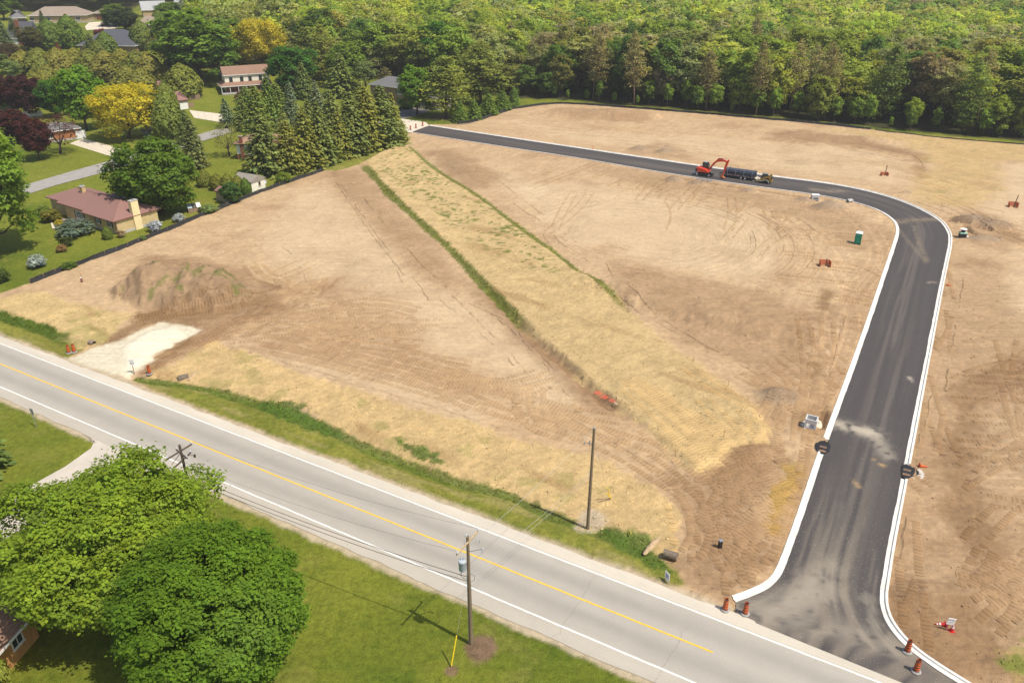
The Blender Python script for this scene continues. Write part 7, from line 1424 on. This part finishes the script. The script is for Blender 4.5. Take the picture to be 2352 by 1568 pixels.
p = gp(1531,1337); root = empty('yard_sign', p, R(-66), 'small white yard sign at the road edge beside the new road mouth', 'sign'); b = MB(); b.box((0, 0, .62), (.66, .03, .9)); bo = b.build('panel', M_WHITE, root); b = MB(); b.box((0, -.018, .66), (.4, .008, .4)); b.build('print', pm('blue_print', (.30,.33,.48), .7, .1), bo)
for x in (-.28, .28): b = MB(); b.box((x, 0, .15), (.03, .03, .6)); b.build('leg', M_STEEL, root)
for px, py, lab in ((862,336,'left white notice on a post under the spruce row'), (869,334,'right white notice on a post under the spruce row')):
    p = gp(px, py); root = empty('notice_board', p, R(10), lab, 'sign'); b = MB(); b.box((0, .03, .8), (.08, .06, 1.8)); b.build('post', M_STAKE, root); b = MB(); b.box((0, 0, 1.55), (.7 if px > 865 else .5, .02, .5 if px > 865 else .7)); b.build('board', M_WHITE, root)
# flag-like white post light by the brick house
# silt fences
def silt_fence(label, px, h=.75, seed=1):
    ln = smooth_line(at2(px), 2); L = np.hypot(*np.diff(ln, axis=0).T).sum(); n = int(L/.6); q, t = resample(ln, n); r_ = np.random.default_rng(seed)
    per = offset_line(q, 1.0, True)-q; lean = (fbm(t, t*0, 3.5, 3, seed+900)-.4)*.7; sag = (fbm(t, t*0, 2.2, 3, seed+910))*.28
    zz = np.array([ground_height(a, c) for a, c in q]); c0 = q.mean(0); root = empty('silt_fence', (c0[0], c0[1], 0), 0, label, 'silt fence')
    off = np.array([c0[0], c0[1], 0])
    base = np.c_[q-per*.35, zz+.02]; foot = np.c_[q, zz+.06]; mid_ = np.c_[q+per*(lean*.35+.02)[:, None], zz+h*.5]; topp = np.c_[q+per*lean[:, None]*.8, zz+h-sag]
    rows = np.stack([base, foot, mid_, topp], 1)-off; o = strip('fabric', rows, M_FABRIC, parent=root); sol = o.modifiers.new('thickness', 'SOLIDIFY'); sol.thickness = .02
    me = None
    for k in range(0, n, 4):
        if me is None: b = MB(); b.box((0, 0, h*.45), (.045, .045, h*1.2)); st = b.build('stake', M_STAKE, root); me = st.data
        else: st = link('stake', me, root)
        st.location = tuple(np.array([*(q[k]+per[k]*.06), zz[k]])-off); st.rotation_euler = (random.uniform(-.1, .1), random.uniform(-.1, .1), 0)
    return root
silt_fence('long black silt fence between the green yards and the bare earth', [(70,651),(120,632),(175,611),(270,576),(370,537),(480,490),(588,447),(660,420),(743,393)], .85, 3)
silt_fence('black silt fence along the grass in front of the wood', [(1176,252),(1251,240),(1316,239),(1421,247),(1526,255),(1640,264),(1764,275),(1924,290),(2000,298)], .75, 5)
silt_fence('loose black silt fence below the young evergreens', [(1050,286),(1078,283),(1103,277),(1140,264),(1176,253)], .95, 7)
silt_fence('low silt fence at the foot of the pines on the right', [(2010,299),(2139,315),(2240,324),(2352,333),(2480,343)], .35, 9)

# ------------------------------------------------------------------ utility poles and wires
def pole(label, base_px, H, lean, m, r=.155):
    p = gp(*base_px); root = empty('utility_pole', p, 0, label, 'utility pole'); b = MB(); b.smooth = True; b.cyl((0, 0, -.4), (lean[0], lean[1], H), r, r*.68, 14); b.build('pole', m, root); return root, p
def insul(root, x, y, z, s=1.0):
    b = MB(); b.smooth = True; b.lathe([(.02, 0), (.02, .06), (.07, .07), (.04, .11), (.08, .13), (.045, .17), (.07, .19), (.03, .24), (.0, .25)], 12, (x, y, z)); return b.build('insulator', pm('grey_porcelain', (.45,.48,.52), .3, .1), root)
ang = math.atan2(rd_n[1], rd_n[0]); cu, su = math.cos(ang), math.sin(ang)       # crossarms point across the road
def arm_at(root, z, o0, o1, m, off=(0, 0), t=.10, a=ang):
    c, s = math.cos(a), math.sin(a); b = MB(); mid = (o0+o1)/2; b.box((mid*c+off[0], mid*s+off[1], z), (o1-o0, t, t*1.2), a); return b.build('crossarm', m, root)
def pt(root, o, z, a=ang, off=(0, 0)): return Vector((root.location.x+o*math.cos(a)+off[0], root.location.y+o*math.sin(a)+off[1], root.location.z+z))
M_ARM = pm('pale_crossarm', (.46,.34,.19), .8, .15, 3)
p2, _ = pole('tall utility pole with grey transformer in the foreground lawn', (1082,1478), 11.1, (0, 0), M_POLE, .17)
arm_at(p2, 10.65, -1.5, 1.5, M_ARM, (0, -.16)); 
for o in (-1.45, 1.45): insul(p2, o*cu, o*su-.16, 10.72)
insul(p2, -.12, 0, 11.1); b = MB(); b.smooth = True; tx, ty = -.46, -.10; b.lathe([(0, 7.95), (.27, 7.95), (.29, 8.0), (.29, 8.75), (.31, 8.78), (.28, 8.86), (.0, 8.92)], 20, (tx, ty, 0)); tr = b.build('transformer', pm('grey_transformer', (.42,.46,.48), .45, .08, 3), p2)
for a_ in (.5, 2.4): b = MB(); b.smooth = True; b.lathe([(.03, 8.88), (.06, 8.95), (.03, 9.0), (.06, 9.05), (.02, 9.15)], 8, (tx+.12*math.cos(a_), ty+.12*math.sin(a_), 0)); b.build('bushing', pm('grey_porcelain', (.45,.48,.52), .3, .1), tr)
b = MB(); b.box((-.2, -.05, 8.4), (.12, .2, .1)).box((.55, .2, 9.6), (1.0, .05, .05), .3).box((-.28, .35, 10.1), (.05, .7, .05)); b.build('bracket', M_STEEL, p2)
b = MB(); b.smooth = True; b.cyl((1.05, .35, 9.2), (1.05, .35, 9.65), .05, .05, 8).cyl((.85, .28, 10.2), (.9, .3, 10.55), .04, .04, 8); b.build('cutout', pm('grey_porcelain', (.45,.48,.52), .3, .1), p2)
b = MB(); b.cyl((-.17, -.06, 0), (-.13, -.05, 7.6), .03, .03, 6).cyl((.17, -.05, 0), (.14, -.04, 6.5), .02, .02, 5); b.build('conduit', M_STEEL, p2)
b = MB(); b.tube([(-.46, -.1, 7.95), (-.62, -.2, 7.5), (-.35, -.15, 7.1), (-.1, -.1, 7.0)], .02, 5).tube([(.1, 0, 7.5), (.45, .1, 7.1), (.4, .1, 6.7), (.1, 0, 6.6)], .015, 5); b.build('lead', M_WIRE, p2)
p1, _ = pole('dark old utility pole with double crossarm rising behind the big maple', (463,1240), 10.8, (-.05, 0), M_POLE_D, .16)
for z, off in ((10.2, 0), (9.2, 0)):
    arm_at(p1, z, -1.35, 1.35, M_POLE_D, (-.1, -.15), a=ang if z > 10 else ang+.25)
    for o in (-1.3, 1.3): insul(p1, o*math.cos(ang if z > 10 else ang+.25)-.1, o*math.sin(ang if z > 10 else ang+.25)-.15, z+.06)
arm_at(p1, 9.75, -1.0, 1.0, M_POLE_D, (-.1, .15), a=ang+1.35)
for o in (-.95, .95): insul(p1, o*math.cos(ang+1.35)-.1, o*math.sin(ang+1.35)+.15, 9.8)
b = MB(); b.box((.6, .2, 9.55), (1.3, .04, .04), ang, .5).box((-.5, -.3, 9.5), (1.2, .04, .04), ang, -.5).box((.75, .7, 9.15), (.16, .12, .3)); b.build('brace', M_POLE_D, p1)
p3, _ = pole('plain brown pole standing on the straw near the main road', (1350,1208), 11.3, (.10, 0), M_POLE, .17)
b = MB(); b.smooth = True; b.cyl((.10, 0, 11.3), (.10, 0, 11.38), .11, .05, 12); b.build('pole_cap', M_STEEL, p3)
b = MB(); b.box((-.35, 0, 9.6), (.75, .05, .05), 0, .25).cyl((-.72, 0, 9.45), (-.72, 0, 9.75), .05, .05, 8).cyl((-.25, -.05, 9.5), (-.25, -.05, 9.95), .06, .06, 8).box((-.12, -.1, 6.4), (.1, .1, .14)).box((-.12, -.1, 5.9), (.1, .1, .14)); b.build('bracket', M_STEEL, p3)
def wire(label, a, c, sag, r=.014, m=None, n=18):
    pts = []
    for k in range(n+1): t = k/n; q = a.lerp(c, t); q.z -= sag*4*t*(1-t); pts.append(q)
    o0 = pts[0].copy(); b = MB(); b.smooth = True; b.tube([q-o0 for q in pts], r, 4); o = b.build('overhead_wire', m or M_WIRE, None, smooth=True); o.location = o0; tag(o, label, 'wire', 'overhead wires'); return o
left_far = Vector((p1.location.x-rd_d[0]*55, p1.location.y-rd_d[1]*55, 0)); right_far = Vector((p2.location.x+rd_d[0]*55, p2.location.y+rd_d[1]*55, 0))
M_WL = pm('bright_wire', (.55,.54,.52), .4, .05, metal=.4)
for k, (z1, z2) in enumerate(((7.6, 7.2), (7.1, 6.75))): wire(('upper' if k == 0 else 'lower')+' dark cable from the transformer pole to the old pole', pt(p2, -.1, z2), pt(p1, 0, z1), .5, .022)
wire('primary wire on the road side of the crossarms between the two roadside poles', pt(p2, 1.45, 10.95, off=(0, -.16)), pt(p1, 1.3, 10.5), .7, .008); wire('primary wire on the yard side of the crossarms between the two roadside poles', pt(p2, -1.45, 10.95, off=(0, -.16)), pt(p1, -1.3, 10.5), .7, .008)
wire('bright wire from the top of the plain pole to the transformer pole', pt(p3, 0, 11.0), pt(p2, .2, 10.2), .4, .012, M_WL); wire('upper bright wire lower on the plain pole to the transformer pole', pt(p3, 0, 6.4), pt(p2, .2, 7.4), .3, .012, M_WL); wire('lower wire from the plain pole to the transformer pole', pt(p3, 0, 5.9), pt(p2, .2, 6.9), .35, .012, M_WL)
def guy(label, root, z, base_px, guard):
    e = gp(*base_px); a = pt(root, 0, z); d = (a-e).normalized(); r_ = empty('guy_wire', e, 0, label, 'guy wire'); b = MB(); b.cyl((0, 0, -.2), tuple(a-e), .010, .010, 4); b.build('cable', M_WL, r_); b = MB(); b.smooth = True; b.cyl(tuple(d*.15), tuple(d*(.15+guard)), .055, .055, 10); b.build('guard', M_GUARD, r_); b = MB(); b.cyl((0, 0, -.2), tuple(d*.3), .03, .03, 6); b.build('anchor_rod', M_STEEL, r_)
guy('guy wire with yellow guard beside the transformer pole', p2, 8.2, (1036,1532), 2.6); guy('left guy wire with yellow guard right of the plain pole', p3, 10.6, (1402,1146), 1.9); guy('right guy wire with yellow guard right of the plain pole', p3, 6.2, (1404,1147), 1.7)

# ------------------------------------------------------------------ loose matter on the ground
def tufts():
    w = weeds*(Y < 190); i = np.nonzero(w > .35)[0]
    # weight by true area: cells grow with distance
    cell = (2*(Y[i]*.74+16)/NU)*(.0034*Y[i]+.055); pr = cell*w[i]; pr /= pr.sum(); n = 6000; sel = rng.choice(i, n, p=pr)
    x = X[sel]+rng.uniform(-.25, .25, n); y = Y[sel]+rng.uniform(-.25, .25, n); z = Hh[sel]; h = rng.uniform(.03, .12, n)*np.where(w[sel] > .8, 1, .7)
    a = rng.uniform(0, 6.28, n); ww = rng.uniform(.08, .2, n); lx = rng.normal(0, .16, n); ly = rng.normal(0, .16, n)-.06
    V = np.stack([np.c_[x-np.cos(a)*ww, y-np.sin(a)*ww, z-.03], np.c_[x+np.cos(a)*ww, y+np.sin(a)*ww, z-.03], np.c_[x+lx+np.cos(a)*ww*.3, y+ly+np.sin(a)*ww*.3, z+h], np.c_[x+lx-np.cos(a)*ww*.5, y+ly-np.sin(a)*ww*.5, z+h*.8]], 1).reshape(-1, 3)
    me = bpy.data.meshes.new('tall_grass'); me.vertices.add(4*n); me.vertices.foreach_set('co', V.astype(np.float32).ravel()); me.loops.add(4*n); me.loops.foreach_set('vertex_index', np.arange(4*n, dtype=np.int32)); me.polygons.add(n); me.polygons.foreach_set('loop_start', np.arange(0, 4*n, 4, dtype=np.int32)); me.update()
    v = rng.uniform(.65, 1.35, n); c = np.c_[C[sel]*v[:, None]*np.array([1.5, 1.5, 1.1]), np.ones(n)]; at_ = me.attributes.new('tint', 'FLOAT_COLOR', 'POINT'); at_.data.foreach_set('color', np.repeat(c, 4, 0).astype(np.float32).ravel()); me.materials.append(M_LEAF)
    o = link('tall_grass', me); o.color = (1, 1, 1, 1); tag(o, 'taller grass and weeds along ditches and strip edges', 'grass', kind='stuff')
tufts()
def lumps(name, n, sel, size, colf, label, cat, zoff=0.0, flat=.7):
    """small angular lumps: squashed tetra/octahedra"""
    base = np.array([(1,0,0),(-.5,.87,0),(-.5,-.87,0),(.1,.05,1),(-.1,.0,-.6)]); F = np.array([(0,1,3),(1,2,3),(2,0,3),(1,0,4),(2,1,4),(0,2,4)])
    x = X[sel]+rng.uniform(-.3, .3, n); y = Y[sel]+rng.uniform(-.3, .3, n); z = Hh[sel]+zoff; s = size[0]*(size[1]/size[0])**(rng.random(n)**2.2); a = rng.uniform(0, 6.28, n)
    B = base[None]*s[:, None, None]*rng.uniform(.7, 1.3, (n, 5, 1)); ca, sa = np.cos(a)[:, None], np.sin(a)[:, None]
    V = np.stack([B[..., 0]*ca-B[..., 1]*sa+x[:, None], B[..., 0]*sa+B[..., 1]*ca+y[:, None], B[..., 2]*flat+z[:, None]+s[:, None]*.1], -1).reshape(-1, 3)
    f = (F[None]+5*np.arange(n)[:, None, None]).reshape(-1, 3); me = bpy.data.meshes.new(name); me.vertices.add(5*n); me.vertices.foreach_set('co', V.astype(np.float32).ravel()); me.loops.add(f.size); me.loops.foreach_set('vertex_index', f.astype(np.int32).ravel()); me.polygons.add(len(f)); me.polygons.foreach_set('loop_start', np.arange(0, f.size, 3, dtype=np.int32)); me.update()
    c = np.c_[colf*rng.uniform(.75, 1.2, (n, 1)), np.ones(n)]; a_ = me.attributes.new('Col', 'FLOAT_COLOR', 'POINT'); a_.data.foreach_set('color', np.repeat(c, 5, 0).astype(np.float32).ravel()); me.materials.append(M_CLOD); o = link(name, me); tag(o, label, cat, kind='stuff')
M_CLOD = col_mat('loose_earth', .95, .2, 10, .3, .1)
w = ((rough_m+.6*sstep(.02, .2, pile)+.10*(cls == 1)+.8*sstep(.05, .3, greypile))*(cls == 1)*(Y < 210)*(sdr < -1)).clip(0); i = np.nonzero(w > .05)[0]; cell = (Y[i]*.74+16)*(.0034*Y[i]+.055); pr = cell*w[i]; pr /= pr.sum(); n = 9000; sel = rng.choice(i, n, p=pr)
lumps('earth_clods', n, sel, (.03, .17), C[sel]*1.0, 'scattered clods of earth on the churned ground', 'clods')
i = np.nonzero((cls == 2) & (Y < 150))[0]; cell = (Y[i]*.74+16)*(.0034*Y[i]+.055); sel = rng.choice(i, 5000, p=cell/cell.sum()); lumps('straw_wisps', 5000, sel, (.06, .22), C[sel]*1.1, 'loose wisps of straw on the mulched ground', 'straw', 0, .35)
# stone chips spilt on the new road
g = G2; wgt = (sstep(40, 4, S_.ravel())*.9+.06+1.5*np.exp(-(line_sd(g, smooth_line(at2([(1915,972),(1960,985),(2005,995),(2035,1030)]), 1))[0]/1.3)**2))*(np.arange(len(g)) >= 0); wgt *= (S_.ravel() < 120); wgt /= wgt.sum(); sel2 = rng.choice(len(g), 2600, p=wgt)
def chips():
    n = len(sel2); X0 = g[sel2, 0]+rng.uniform(-.2, .2, n); Y0 = g[sel2, 1]+rng.uniform(-.2, .2, n); s = rng.uniform(.012, .038, n); a = rng.uniform(0, 6.28, n); q = np.array([(1,0,0),(-.5,.87,0),(-.5,-.87,0),(0,0,1)]); F = np.array([(0,1,3),(1,2,3),(2,0,3)])
    B = q[None]*s[:, None, None]; ca, sa = np.cos(a)[:, None], np.sin(a)[:, None]; V = np.stack([B[..., 0]*ca-B[..., 1]*sa+X0[:, None], B[..., 0]*sa+B[..., 1]*ca+Y0[:, None], B[..., 2]*.7+.075], -1).reshape(-1, 3); f = (F[None]+4*np.arange(n)[:, None, None]).reshape(-1, 3)
    me = bpy.data.meshes.new('stone_chips'); me.from_pydata(V.tolist(), [], f.tolist()); me.materials.append(pm('pale_stone_chip', (.55,.47,.36), .9, .2, 3)); tag(link('stone_chips', me), 'pale stone chips scattered on the new asphalt', 'gravel', kind='stuff')
chips()

# ------------------------------------------------------------------ thin summer haze over the whole place
hz = MB(); hz.box((0, 3250, 26.0), (10400, 9900, 60.4)); hm = bpy.data.materials.new('thin_haze'); hm.use_nodes = True; hn = hm.node_tree; hn.nodes.clear()
ho = hn.nodes.new('ShaderNodeOutputMaterial'); hv = hn.nodes.new('ShaderNodeVolumePrincipled'); hv.inputs['Color'].default_value = (1.0, .98, .94, 1); hv.inputs['Density'].default_value = .00020; hv.inputs['Anisotropy'].default_value = .2
hn.links.new(hv.outputs[0], ho.inputs['Volume']); tag(hz.build('haze', hm), 'thin pale haze hanging over the site and the wood', 'haze', kind='stuff')
